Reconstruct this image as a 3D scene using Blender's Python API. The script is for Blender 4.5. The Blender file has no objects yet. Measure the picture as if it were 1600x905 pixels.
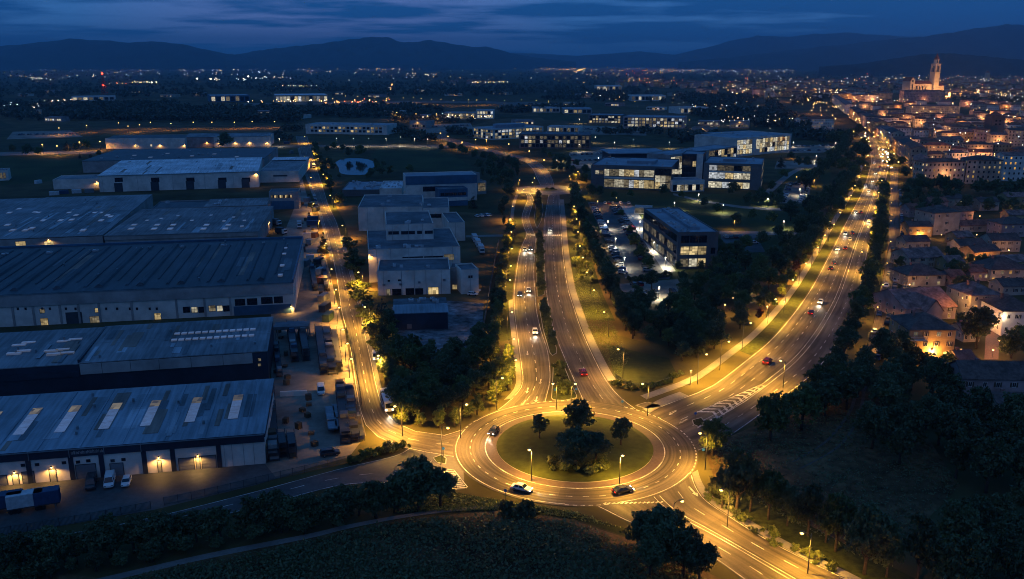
import bpy, math, random
import numpy as np
from mathutils import Vector, Matrix

random.seed(7)
rnd = random.random
SC = bpy.context.scene
COL = SC.collection
R = math.radians

# ------------------------------------------------------------------ camera
FPX, CAMH, PITCH = 1350.0, 88.0, R(14.7)          # focal length in 1600-px units, height, pitch down
cam_d = bpy.data.cameras.new('camera')
cam_d.sensor_width = 36.0
cam_d.lens = 36.0 * FPX / 1600.0
cam_d.clip_start, cam_d.clip_end = 1.0, 90000.0
cam = bpy.data.objects.new('camera', cam_d)
cam.location = (0, 0, CAMH)
cam.rotation_euler = (R(90) - PITCH, 0, 0)
COL.objects.link(cam)
SC.camera = cam

# ------------------------------------------------------------------ dusk sky
W = bpy.data.worlds.new('World')
SC.world = W
W.use_nodes = True
def build_world():
    nt = W.node_tree; N = nt.nodes; L = nt.links
    N.clear()
    out = N.new('ShaderNodeOutputWorld'); bg = N.new('ShaderNodeBackground')
    L.new(bg.outputs[0], out.inputs[0])
    tc = N.new('ShaderNodeTexCoord'); sep = N.new('ShaderNodeSeparateXYZ')
    L.new(tc.outputs['Generated'], sep.inputs[0])
    def math_(op, a, b=None):
        n = N.new('ShaderNodeMath'); n.operation = op
        for i, v in enumerate((a, b)):
            if v is None: continue
            if isinstance(v, (int, float)): n.inputs[i].default_value = v
            else: L.new(v, n.inputs[i])
        return n.outputs[0]
    zz = math_('MAXIMUM', sep.outputs['Z'], 0.0)
    dn = math_('ADD', zz, 0.055)
    cx = math_('DIVIDE', sep.outputs['X'], dn); cy = math_('DIVIDE', sep.outputs['Y'], dn)
    cmb = N.new('ShaderNodeCombineXYZ'); L.new(cx, cmb.inputs[0]); L.new(cy, cmb.inputs[1])
    mp = N.new('ShaderNodeMapping'); mp.inputs['Scale'].default_value = (0.42, 0.5, 1); mp.inputs['Location'].default_value = (3.1, 1.7, 0)
    L.new(cmb.outputs[0], mp.inputs[0])
    no = N.new('ShaderNodeTexNoise'); no.inputs['Scale'].default_value = 1.0; no.inputs['Detail'].default_value = 7; no.inputs['Roughness'].default_value = .52
    L.new(mp.outputs[0], no.inputs['Vector'])
    mp2 = N.new('ShaderNodeMapping'); mp2.inputs['Scale'].default_value = (0.13, 0.16, 1); mp2.inputs['Location'].default_value = (8.3, 4.0, 0)
    L.new(cmb.outputs[0], mp2.inputs[0])
    n2 = N.new('ShaderNodeTexNoise'); n2.inputs['Scale'].default_value = 1.0; n2.inputs['Detail'].default_value = 3
    L.new(mp2.outputs[0], n2.inputs['Vector'])
    mixv = math_('ADD', math_('MULTIPLY', no.outputs['Fac'], .62), math_('MULTIPLY', n2.outputs['Fac'], .38))
    azw = N.new('ShaderNodeVectorMath'); azw.operation = 'DOT_PRODUCT'; L.new(tc.outputs['Generated'], azw.inputs[0]); azw.inputs[1].default_value = (-0.25, 0.97, 0.03)
    thin = N.new('ShaderNodeMapRange'); L.new(azw.outputs['Value'], thin.inputs[0]); thin.inputs[1].default_value = .80; thin.inputs[2].default_value = 1.0; thin.inputs[3].default_value = .04; thin.inputs[4].default_value = -.035
    mixv = math_('ADD', mixv, thin.outputs[0])                     # the cloud sheet thins towards the sunset
    rp = N.new('ShaderNodeValToRGB'); L.new(mixv, rp.inputs[0])           # 0 = clear gap, 1 = cloud
    e = rp.color_ramp.elements; e[0].position = .435; e[0].color = (0, 0, 0, 1); e[1].position = .50; e[1].color = (1, 1, 1, 1)
    # clear sky: blue, the last pink of the sunset low down about one azimuth
    az = N.new('ShaderNodeVectorMath'); az.operation = 'DOT_PRODUCT'
    L.new(tc.outputs['Generated'], az.inputs[0]); az.inputs[1].default_value = (-0.19, 0.98, 0.03)
    pk = N.new('ShaderNodeMapRange'); L.new(az.outputs['Value'], pk.inputs[0])
    pk.inputs[1].default_value = .965; pk.inputs[2].default_value = 1.0
    cl = N.new('ShaderNodeMix'); cl.data_type = 'RGBA'; L.new(pk.outputs[0], cl.inputs[0])
    cl.inputs[6].default_value = (.05, .19, .5, 1); cl.inputs[7].default_value = (.12, .2, .5, 1)
    # cloud: dark slate blue, a little lighter overhead
    ch = N.new('ShaderNodeMapRange'); L.new(zz, ch.inputs[0]); ch.inputs[2].default_value = .5
    cc = N.new('ShaderNodeMix'); cc.data_type = 'RGBA'; L.new(ch.outputs[0], cc.inputs[0])
    cc.inputs[6].default_value = (.0075, .079, .27, 1); cc.inputs[7].default_value = (.016, .087, .27, 1)
    mx = N.new('ShaderNodeMix'); mx.data_type = 'RGBA'
    L.new(rp.outputs[0], mx.inputs[0]); L.new(cl.outputs[2], mx.inputs[6]); L.new(cc.outputs[2], mx.inputs[7])
    # horizon band: even blue dusk air
    hz = N.new('ShaderNodeMapRange'); L.new(zz, hz.inputs[0]); hz.inputs[2].default_value = .04; hz.inputs[3].default_value = 1; hz.inputs[4].default_value = 0
    mh = N.new('ShaderNodeMix'); mh.data_type = 'RGBA'; L.new(hz.outputs[0], mh.inputs[0]); L.new(mx.outputs[2], mh.inputs[6])
    mh.inputs[7].default_value = (.009, .085, .29, 1)
    sky = N.new('ShaderNodeTexSky'); sky.sky_type = 'NISHITA'; sky.sun_disc = False
    sky.sun_elevation = R(-3.0); sky.sun_rotation = R(-11); sky.altitude = 90
    sk = N.new('ShaderNodeMix'); sk.data_type = 'RGBA'; sk.blend_type = 'ADD'; sk.inputs[0].default_value = .001
    L.new(mh.outputs[2], sk.inputs[6]); L.new(sky.outputs[0], sk.inputs[7])
    L.new(sk.outputs[2], bg.inputs[0]); bg.inputs[1].default_value = 1.25
build_world()
dusk_fill_d = bpy.data.lights.new('dusk_fill', 'SUN'); dusk_fill_d.energy = .065; dusk_fill_d.angle = R(50); dusk_fill_d.color = (1.0, .86, .76)  # weak added fill for twilight and town glow; no sun is up
dusk_fill = bpy.data.objects.new('dusk_fill', dusk_fill_d); dusk_fill.rotation_euler = (R(48), 0, R(-20)); COL.objects.link(dusk_fill)
vs = SC.view_settings
vs.view_transform = 'Standard'; vs.look = 'None'; vs.exposure = 0.0; vs.gamma = 1.0; vs.use_curve_mapping = False
SC.render.engine = 'CYCLES'
SC.cycles.use_denoising = True; SC.cycles.denoising_prefilter = 'ACCURATE'
SC.cycles.pixel_filter_type = 'BLACKMAN_HARRIS'; SC.cycles.filter_width = 1.0
SC.cycles.max_bounces = 4; SC.cycles.diffuse_bounces = 2; SC.cycles.glossy_bounces = 2
SC.cycles.transmission_bounces = 2; SC.cycles.transparent_max_bounces = 6; SC.cycles.volume_bounces = 0
SC.cycles.caustics_reflective = False; SC.cycles.caustics_refractive = False
SC.cycles.sample_clamp_indirect = 2.0; SC.cycles.sample_clamp_direct = 0
SC.cycles.use_light_tree = True
SC.cycles.light_sampling_threshold = 0.02

# ------------------------------------------------------------------ measuring: a ray of the survey photograph meets a level plane
CP, SP = math.cos(PITCH), math.sin(PITCH)
def ray(u, v):
    x = (u - 800) / FPX; y = -(v - 452.5) / FPX
    return Vector((x, CP + y * SP, -SP + y * CP))
def G(u, v, z=0.0):
    d = ray(u, v); t = (z - CAMH) / d.z
    return Vector((d.x * t, d.y * t, z))
def PJ(p):
    dz = p[2] - CAMH; a = p[1] * CP - dz * SP; b = p[1] * SP + dz * CP
    return (800 + FPX * p[0] / a, 452.5 - FPX * b / a)
def hgt(u, vb, vt):
    b = G(u, vb); d = ray(u, vt); t = b.y / d.y
    return CAMH + d.z * t
def ordn(n):
    w = ['first', 'second', 'third', 'fourth', 'fifth', 'sixth', 'seventh', 'eighth', 'ninth', 'tenth', 'eleventh', 'twelfth', 'thirteenth', 'fourteenth', 'fifteenth', 'sixteenth', 'seventeenth', 'eighteenth', 'nineteenth', 'twentieth']
    if n < 20: return w[n]
    t = ['twenty', 'thirty', 'forty', 'fifty', 'sixty', 'seventy', 'eighty', 'ninety'][(n + 1) // 10 - 2]
    k = (n + 1) % 10
    return (t + '-' + w[k - 1]) if k else t[:-1] + 'ieth'

# ------------------------------------------------------------------ materials
MATS = {}
def mat(name, col, rough=.8, var=.22, scale=.6, spec=.3, metal=0.0, bump=0.0, bscale=6.0, col2=None, big=.05, coord='world', emis=None, es=0.0, stain=.25):
    if name in MATS: return MATS[name]
    m = bpy.data.materials.new(name); m.use_nodes = True
    nt = m.node_tree; N = nt.nodes; L = nt.links; b = N['Principled BSDF']
    b.inputs['Roughness'].default_value = rough; b.inputs['Metallic'].default_value = metal
    b.inputs['Specular IOR Level'].default_value = spec
    if coord == 'world':
        g = N.new('ShaderNodeNewGeometry'); src = g.outputs['Position']
    else:
        g = N.new('ShaderNodeTexCoord'); src = g.outputs['Object']
    n1 = N.new('ShaderNodeTexNoise'); n1.inputs['Scale'].default_value = scale; n1.inputs['Detail'].default_value = 6; n1.inputs['Roughness'].default_value = .6
    n2 = N.new('ShaderNodeTexNoise'); n2.inputs['Scale'].default_value = big; n2.inputs['Detail'].default_value = 4
    L.new(src, n1.inputs['Vector']); L.new(src, n2.inputs['Vector'])
    mx = N.new('ShaderNodeMix'); mx.data_type = 'RGBA'
    c2 = col2 or tuple(min(1, c * (1 + var)) for c in col)
    c1 = tuple(c * (1 - var) for c in col)
    mx.inputs[6].default_value = (*c1, 1); mx.inputs[7].default_value = (*c2, 1)
    mr = N.new('ShaderNodeMapRange'); mr.inputs[1].default_value = .3; mr.inputs[2].default_value = .7
    L.new(n1.outputs['Fac'], mr.inputs[0]); L.new(mr.outputs[0], mx.inputs[0])
    st = N.new('ShaderNodeMapRange'); st.inputs[1].default_value = .35; st.inputs[2].default_value = .65; st.inputs[3].default_value = 1 - stain; st.inputs[4].default_value = 1 + stain * .6
    L.new(n2.outputs['Fac'], st.inputs[0])
    ml = N.new('ShaderNodeVectorMath'); ml.operation = 'SCALE'
    L.new(mx.outputs[2], ml.inputs[0]); L.new(st.outputs[0], ml.inputs['Scale'])
    L.new(ml.outputs[0], b.inputs['Base Color'])
    if bump:
        n3 = N.new('ShaderNodeTexNoise'); n3.inputs['Scale'].default_value = bscale; n3.inputs['Detail'].default_value = 3
        L.new(src, n3.inputs['Vector'])
        bp = N.new('ShaderNodeBump'); bp.inputs['Strength'].default_value = bump; bp.inputs['Distance'].default_value = .1
        L.new(n3.outputs['Fac'], bp.inputs['Height']); L.new(bp.outputs[0], b.inputs['Normal'])
    if emis:
        b.inputs['Emission Color'].default_value = (*emis, 1); b.inputs['Emission Strength'].default_value = es
        m.cycles.emission_sampling = 'NONE'
    MATS[name] = m
    return m
def emat(name, col, strength, sample='NONE'):
    if name in MATS: return MATS[name]
    m = bpy.data.materials.new(name); m.use_nodes = True
    N = m.node_tree.nodes; L = m.node_tree.links; N.clear()
    o = N.new('ShaderNodeOutputMaterial'); e = N.new('ShaderNodeEmission')
    e.inputs[0].default_value = (*col, 1); e.inputs[1].default_value = strength
    L.new(e.outputs[0], o.inputs[0])
    m.cycles.emission_sampling = sample
    MATS[name] = m
    return m
def wmat(name, col, strength, amount=.75, cell=1.1):
    """a lit room behind glass: glow put on the pane itself, in blocks of random brightness"""
    if name in MATS: return MATS[name]
    m = bpy.data.materials.new(name); m.use_nodes = True
    nt = m.node_tree; N = nt.nodes; L = nt.links; b = N['Principled BSDF']
    b.inputs['Base Color'].default_value = (.02, .025, .03, 1); b.inputs['Roughness'].default_value = .12
    g = N.new('ShaderNodeNewGeometry'); oi = N.new('ShaderNodeObjectInfo')
    vm = N.new('ShaderNodeVectorMath'); vm.operation = 'MULTIPLY'; vm.inputs[1].default_value = (cell * .7, cell * .7, cell * 1.15); L.new(g.outputs['Position'], vm.inputs[0])
    fl = N.new('ShaderNodeVectorMath'); fl.operation = 'FLOOR'; L.new(vm.outputs[0], fl.inputs[0])
    vo = N.new('ShaderNodeTexWhiteNoise'); L.new(fl.outputs[0], vo.inputs['Vector'])
    sx = N.new('ShaderNodeSeparateColor'); L.new(vo.outputs['Color'], sx.inputs[0])
    mr = N.new('ShaderNodeMapRange'); mr.inputs[3].default_value = 1 - amount; mr.inputs[4].default_value = 1 + amount * .5
    L.new(sx.outputs[0], mr.inputs[0])
    rr = N.new('ShaderNodeMapRange'); rr.inputs[3].default_value = .45; rr.inputs[4].default_value = 1.35
    L.new(oi.outputs['Random'], rr.inputs[0])
    mu = N.new('ShaderNodeMath'); mu.operation = 'MULTIPLY'; L.new(mr.outputs[0], mu.inputs[0]); L.new(rr.outputs[0], mu.inputs[1])
    m2 = N.new('ShaderNodeMath'); m2.operation = 'MULTIPLY'; L.new(mu.outputs[0], m2.inputs[0]); m2.inputs[1].default_value = strength
    b.inputs['Emission Color'].default_value = (*col, 1); L.new(m2.outputs[0], b.inputs['Emission Strength'])
    m.cycles.emission_sampling = 'NONE'
    MATS[name] = m
    return m

def road_asphalt():
    """asphalt with long tyre streaks and patches; the streaks follow the strip's own length (UV)"""
    m = bpy.data.materials.new('road_asphalt'); m.use_nodes = True
    nt = m.node_tree; N = nt.nodes; L = nt.links; b = N['Principled BSDF']; b.inputs['Roughness'].default_value = .6; b.inputs['Specular IOR Level'].default_value = .2
    uv = N.new('ShaderNodeUVMap'); g = N.new('ShaderNodeNewGeometry')
    mp = N.new('ShaderNodeMapping'); mp.inputs['Scale'].default_value = (14, .03, 1); L.new(uv.outputs[0], mp.inputs[0])
    n1 = N.new('ShaderNodeTexNoise'); n1.inputs['Scale'].default_value = 1; n1.inputs['Detail'].default_value = 5; L.new(mp.outputs[0], n1.inputs['Vector'])
    n2 = N.new('ShaderNodeTexNoise'); n2.inputs['Scale'].default_value = .05; n2.inputs['Detail'].default_value = 6; L.new(g.outputs['Position'], n2.inputs['Vector'])
    n3 = N.new('ShaderNodeTexNoise'); n3.inputs['Scale'].default_value = 3; n3.inputs['Detail'].default_value = 4; L.new(g.outputs['Position'], n3.inputs['Vector'])
    def rng(src, a, c, lo, hi):
        r = N.new('ShaderNodeMapRange'); r.inputs[1].default_value = a; r.inputs[2].default_value = c; r.inputs[3].default_value = lo; r.inputs[4].default_value = hi; L.new(src, r.inputs[0]); return r.outputs[0]
    def mul(a, c):
        k = N.new('ShaderNodeMath'); k.operation = 'MULTIPLY'; L.new(a, k.inputs[0]); L.new(c, k.inputs[1]); return k.outputs[0]
    f = mul(mul(rng(n1.outputs['Fac'], .3, .7, .5, 1.45), rng(n2.outputs['Fac'], .35, .65, .6, 1.25)), rng(n3.outputs['Fac'], .3, .7, .88, 1.12))
    fm = N.new('ShaderNodeVectorMath'); fm.operation = 'MULTIPLY'; fm.inputs[1].default_value = (2.0, .085, 1); L.new(uv.outputs[0], fm.inputs[0])
    ff = N.new('ShaderNodeVectorMath'); ff.operation = 'FLOOR'; L.new(fm.outputs[0], ff.inputs[0]); wn = N.new('ShaderNodeTexWhiteNoise'); L.new(ff.outputs[0], wn.inputs['Vector'])
    f = mul(f, rng(wn.outputs['Value'], 0, 1, .78, 1.16))            # lane-wide resurfacing patches
    sc = N.new('ShaderNodeVectorMath'); sc.operation = 'SCALE'; sc.inputs[0].default_value = (.098, .08, .058); L.new(f, sc.inputs['Scale']); L.new(sc.outputs[0], b.inputs['Base Color'])
    L.new(rng(n1.outputs['Fac'], .3, .7, .72, .52), b.inputs['Roughness'])
    bp = N.new('ShaderNodeBump'); bp.inputs['Strength'].default_value = .06; bp.inputs['Distance'].default_value = .05; L.new(n3.outputs['Fac'], bp.inputs['Height']); L.new(bp.outputs[0], b.inputs['Normal'])
    return m
M_asph = mat('asphalt', (.085, .08, .076), .55, .18, 1.2, .35, bump=.05, bscale=8, big=.06, stain=.3)
M_road = road_asphalt()
M_asph2 = mat('old_asphalt', (.075, .074, .072), .7, .25, .8, .3, bump=.06, big=.09, stain=.4)
M_conc = mat('concrete_yard', (.23, .19, .15), .75, .2, .5, .3, bump=.05, big=.08, stain=.4)
M_pave = mat('pavement', (.2, .185, .165), .8, .15, 1.5, .3, bump=.05, big=.1)
M_kerb = mat('kerb_stone', (.3, .29, .27), .8, .12, 2)
M_paint = mat('road_paint', (.52, .5, .45), .75, .55, 2.5, .3, stain=.5, big=.25)
M_grass = mat('verge_grass', (.037, .045, .011), .9, .45, .9, .15, bump=.3, bscale=5, big=.07, stain=.4)
M_lawn = mat('lawn', (.046, .056, .014), .9, .25, .6, .15, bump=.2, bscale=5, big=.03, stain=.3)
M_mead = mat('meadow', (.115, .075, .036), .95, .6, .35, .1, bump=.4, bscale=3, big=.04, stain=.5)
M_dirt = mat('dirt_track', (.11, .095, .08), .95, .3, .6, .1, bump=.3, bscale=4)
M_grav = mat('gravel_yard', (.17, .175, .18), .95, .75, .35, .1, bump=.8, bscale=1.5, big=.1, stain=.4)
M_pole = mat('lamp_pole', (.07, .07, .07), .5, .1, 2, .5, metal=.3)
M_steel = mat('steel', (.3, .3, .31), .45, .15, 2, .5, metal=.6)
M_dark = mat('dark_metal', (.035, .038, .045), .5, .2, 2, .4)
M_black = mat('rubber', (.012, .012, .013), .8, .2, 3)
M_sodium = emat('sodium_glow', (1.0, .6, .15), 6)
M_warm = emat('warm_bulb', (1.0, .58, .18), 7)
M_white = emat('white_bulb', (1.0, .92, .72), 6)
M_head = emat('headlight_glow', (1.0, .95, .82), 14)
M_tail = emat('taillight_glow', (1.0, .04, .02), 2.5)
M_red = emat('red_beacon', (1.0, .06, .02), 12)
W_warm = wmat('room_warm', (1.0, .74, .34), .6, .7)
W_white = wmat('room_white', (1.0, .9, .64), .56, .7)
W_cool = wmat('room_cool', (.9, .95, 1.0), .55)
W_amber = wmat('room_amber', (1.0, .52, .1), .7)
W_dim = wmat('room_dim', (.9, .74, .45), .14)
M_glass = mat('dark_glass', (.012, .018, .028), .08, .3, .7, .6)
M_sky = mat('skylight_sheet', (.6, .62, .62), .3, .25, .8, .5, emis=(1.0, .9, .72), es=.035)  # faint emission in the sheet stands in for light from inside

# ------------------------------------------------------------------ mesh building
class MB:
    def __init__(s): s.v = []; s.f = []; s.m = []
    def vert(s, *ps):
        n = len(s.v); s.v.extend([tuple(p) for p in ps]); return n
    def face(s, ps, m=0):
        n = s.vert(*ps); s.f.append(tuple(range(n, n + len(ps)))); s.m.append(m); return s
    def box(s, x0, x1, y0, y1, z0, z1, m=0, bottom=True, top=True):
        n = s.vert((x0, y0, z0), (x1, y0, z0), (x1, y1, z0), (x0, y1, z0), (x0, y0, z1), (x1, y0, z1), (x1, y1, z1), (x0, y1, z1))
        fs = [(0, 1, 5, 4), (1, 2, 6, 5), (2, 3, 7, 6), (3, 0, 4, 7)]
        if top: fs.append((4, 5, 6, 7))
        if bottom: fs.append((3, 2, 1, 0))
        for f in fs: s.f.append(tuple(n + i for i in f)); s.m.append(m)
        return s
    def prism(s, poly, z0, z1, m=0, top=True, mtop=None):
        k = len(poly); n = s.vert(*[(p[0], p[1], z0) for p in poly], *[(p[0], p[1], z1) for p in poly])
        for i in range(k):
            j = (i + 1) % k; s.f.append((n + i, n + j, n + k + j, n + k + i)); s.m.append(m)
        if top: s.f.append(tuple(n + k + i for i in range(k))); s.m.append(m if mtop is None else mtop)
        return s
    def hexa(s, b, t, m=0):
        """8-corner solid: bottom ring b, top ring t"""
        k = len(b); n = s.vert(*b, *t)
        for i in range(k):
            j = (i + 1) % k; s.f.append((n + i, n + j, n + k + j, n + k + i)); s.m.append(m)
        s.f.append(tuple(n + k + i for i in range(k))); s.m.append(m)
        s.f.append(tuple(n + i for i in reversed(range(k)))); s.m.append(m)
        return s
    def tube(s, pts, rad, n=6, m=0, cap=True):
        pts = [Vector(p) for p in pts]
        if not isinstance(rad, (list, tuple)): rad = [rad] * len(pts)
        base = None
        for i, p in enumerate(pts):
            d = (pts[min(i + 1, len(pts) - 1)] - pts[max(i - 1, 0)]).normalized()
            a = d.orthogonal().normalized() if abs(d.z) < .95 else Vector((1, 0, 0))
            a = (a - d * a.dot(d)).normalized(); b = d.cross(a)
            k = s.vert(*[p + (a * math.cos(2 * math.pi * j / n) + b * math.sin(2 * math.pi * j / n)) * rad[i] for j in range(n)])
            if base is not None:
                for j in range(n):
                    q = (j + 1) % n; s.f.append((base + j, base + q, k + q, k + j)); s.m.append(m)
            else: first = k
            base = k
        if cap:
            s.f.append(tuple(base + j for j in range(n))); s.m.append(m)
            s.f.append(tuple(first + j for j in reversed(range(n)))); s.m.append(m)
        return s
    def cyl(s, c, ax, r, h, n=10, m=0):
        c = Vector(c); ax = Vector(ax)
        return s.tube([c - ax * h / 2, c + ax * h / 2], r, n, m)
    def mesh(s, name, mats, smooth=False):
        me = bpy.data.meshes.new(name); me.from_pydata(s.v, [], s.f)
        for mm in (mats if isinstance(mats, (list, tuple)) else [mats]): me.materials.append(mm)
        if any(s.m): me.polygons.foreach_set('material_index', s.m)
        if smooth: me.polygons.foreach_set('use_smooth', [True] * len(s.f))
        me.update(); return me
    def build(s, name, mats, parent=None, smooth=False, kind=None):
        return link(name, s.mesh(name, mats, smooth), parent, kind=kind)
def link(name, me, parent=None, loc=(0, 0, 0), rz=0.0, scale=None, kind=None):
    o = bpy.data.objects.new(name, me); COL.objects.link(o)
    o.location = loc
    if rz: o.rotation_euler = (0, 0, rz)
    if scale: o.scale = scale
    if parent: o.parent = parent
    if kind: o['kind'] = kind
    return o
def tag(o, label, cat, group=None, kind=None):
    if label: o['label'] = label
    if cat: o['category'] = cat
    if group: o['group'] = group
    if kind: o['kind'] = kind
    return o
def thing(name, label, cat, loc=(0, 0, 0), rz=0.0, group=None, scale=None):
    o = bpy.data.objects.new(name, None); COL.objects.link(o)
    o.empty_display_size = .5
    o.location = loc; o.rotation_euler = (0, 0, rz)
    if scale: o.scale = (scale, scale, scale) if not isinstance(scale, (tuple, list)) else scale
    return tag(o, label, cat, group)
def catmull(P, n=8):
    P = [Vector((p[0], p[1], 0)) for p in P]; out = []
    for i in range(len(P) - 1):
        p0 = P[max(i - 1, 0)]; p1 = P[i]; p2 = P[i + 1]; p3 = P[min(i + 2, len(P) - 1)]
        for k in range(n):
            t = k / n
            out.append(.5 * ((2 * p1) + (p2 - p0) * t + (2 * p0 - 5 * p1 + 4 * p2 - p3) * t * t + (3 * p1 - p0 - 3 * p2 + p3) * t ** 3))
    out.append(P[-1]); return out
def resample(P, n):
    d = [0]
    for a, b in zip(P, P[1:]): d.append(d[-1] + (b - a).length)
    out = []; j = 0
    for i in range(n):
        t = d[-1] * i / (n - 1)
        while j < len(P) - 2 and d[j + 1] < t: j += 1
        s = d[j + 1] - d[j]
        out.append(P[j].lerp(P[j + 1], (t - d[j]) / s if s > 1e-9 else 0))
    return out
def gp(px, z=0): return [G(u, v, z) for u, v in px]

# ================================================================== the setting: ground, hills, roads
def structure(name, mb, mats, label=None, parent=None, kind='structure'):
    o = mb.build(name, mats, parent)
    o['kind'] = kind
    if label: o['label'] = label
    return o
def plain_material():
    m = bpy.data.materials.new('plain_fields'); m.use_nodes = True
    nt = m.node_tree; N = nt.nodes; L = nt.links; b = N['Principled BSDF']; b.inputs['Roughness'].default_value = .95
    b.inputs['Specular IOR Level'].default_value = .1
    g = N.new('ShaderNodeNewGeometry')
    mp = N.new('ShaderNodeMapping'); mp.inputs['Scale'].default_value = (1 / 260, 1 / 190, 1); mp.inputs['Rotation'].default_value = (0, 0, .35)
    L.new(g.outputs['Position'], mp.inputs[0])
    vo = N.new('ShaderNodeTexVoronoi'); vo.inputs['Scale'].default_value = 1; L.new(mp.outputs[0], vo.inputs['Vector'])
    sc = N.new('ShaderNodeSeparateColor'); L.new(vo.outputs['Color'], sc.inputs[0])
    rp = N.new('ShaderNodeValToRGB'); L.new(sc.outputs[0], rp.inputs[0])
    e = rp.color_ramp.elements; e[0].color = (.05, .045, .02, 1); e[1].color = (.13, .09, .045, 1)
    for p, c in ((.35, (.085, .072, .028)), (.6, (.06, .058, .028)), (.8, (.11, .08, .036))):
        x = e.new(p); x.color = (*c, 1)
    no = N.new('ShaderNodeTexNoise'); no.inputs['Scale'].default_value = .05; no.inputs['Detail'].default_value = 8; L.new(g.outputs['Position'], no.inputs['Vector'])
    mr = N.new('ShaderNodeMapRange'); mr.inputs[1].default_value = .3; mr.inputs[2].default_value = .7; mr.inputs[3].default_value = .55; mr.inputs[4].default_value = 1.35
    L.new(no.outputs['Fac'], mr.inputs[0])
    ml = N.new('ShaderNodeVectorMath'); ml.operation = 'SCALE'; L.new(rp.outputs[0], ml.inputs[0]); L.new(mr.outputs[0], ml.inputs['Scale'])
    L.new(ml.outputs[0], b.inputs['Base Color'])
    return m
mb = MB()
for gx in range(-8, 8):
    for gy in range(-1, 15):
        mb.face([(gx * 4000, gy * 3000, 0), (gx * 4000 + 4000, gy * 3000, 0), (gx * 4000 + 4000, gy * 3000 + 3000, 0), (gx * 4000, gy * 3000 + 3000, 0)])
structure('ground', mb, plain_material(), 'wide dark plain of fields reaching to the mountains')

M_hill = mat('wooded_hillside', (.016, .03, .026), .95, .4, .004, .05, big=.0007, stain=.4)
def ridge(name, label, dist, sky, depth, seed):
    rs = random.Random(seed)
    us = [p[0] for p in sky]; n = 150; m = 14
    ph = [rs.random() * 6.28 for _ in range(8)]
    rows = []
    for i in range(n + 1):
        u = us[0] + (us[-1] - us[0]) * i / n
        v = np.interp(u, us, [p[1] for p in sky])
        d = ray(u, v); t = dist / d.y
        x, crest = d.x * t, CAMH + d.z * t
        crest *= 1 + .012 * math.sin(i * .9 + ph[0]) + .008 * math.sin(i * 2.3 + ph[1])
        col = []
        for k in range(m + 1):
            f = k / m * 2 - 1                                # -1 foot, 0 crest, 1 back foot
            hh = max(crest, 0) * (1 - abs(f) ** 1.25) if abs(f) < 1 else 0
            hh *= 1 + (.16 * math.sin(i * .55 + k * 1.3 + ph[2]) + .1 * math.sin(i * 1.25 - k * 2.1 + ph[3])) * (1 - (1 - abs(f)) ** 3) * (abs(f) > .02)
            col.append((x * (1 + f * depth / dist), dist + f * depth, hh - 6))
        rows.append(col)
    b = MB()
    for col in rows: b.vert(*col)
    for i in range(n):
        for k in range(m):
            a = i * (m + 1) + k; b.f.append((a, a + m + 1, a + m + 2, a + 1)); b.m.append(0)
    o = b.build(name, M_hill, smooth=True); o['kind'] = 'structure'; o['label'] = label
    return o
ridge('mountain', 'hazy blue range along the horizon behind the industrial estate', 15000,
      [(-500, 90), (-250, 82), (0, 72), (60, 66), (110, 60), (165, 63), (200, 66), (250, 64), (300, 72), (350, 83), (400, 88), (440, 90), (560, 93), (700, 95)], 3600, 3)
ridge('mountain', 'pale middle range with a rounded double summit', 16500,
      [(260, 97), (330, 92), (400, 79), (450, 73), (500, 68), (540, 62), (585, 57), (605, 58), (630, 66), (650, 65), (672, 62), (700, 67), (740, 73), (765, 73), (800, 83), (840, 90), (900, 96)], 3800, 5)
ridge('mountain', 'low pale far ridge in the gap between the ranges', 24000,
      [(620, 96), (760, 88), (800, 82), (850, 84), (900, 87), (960, 83), (1000, 80), (1040, 84), (1100, 90), (1200, 95)], 4000, 8)
ridge('mountain', 'hazy far range rising towards the church side', 23000,
      [(980, 97), (1050, 86), (1100, 75), (1140, 64), (1180, 56), (1230, 57), (1290, 52), (1330, 51), (1380, 55), (1500, 60), (1700, 62), (2000, 70), (2250, 80)], 5000, 11)
ridge('mountain', 'tall dark blue range behind the old town', 16000,
      [(1060, 97), (1150, 88), (1250, 76), (1330, 68), (1400, 60), (1450, 56), (1500, 48), (1560, 39), (1610, 38), (1700, 44), (1850, 55), (2050, 66), (2300, 85)], 4200, 13)
ridge('hill', 'low dark wooded hill behind the bell tower', 7600,
      [(1280, 103), (1340, 99), (1400, 90), (1440, 84), (1480, 82), (1530, 86), (1580, 91), (1650, 95), (1800, 104)], 1500, 17)

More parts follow.
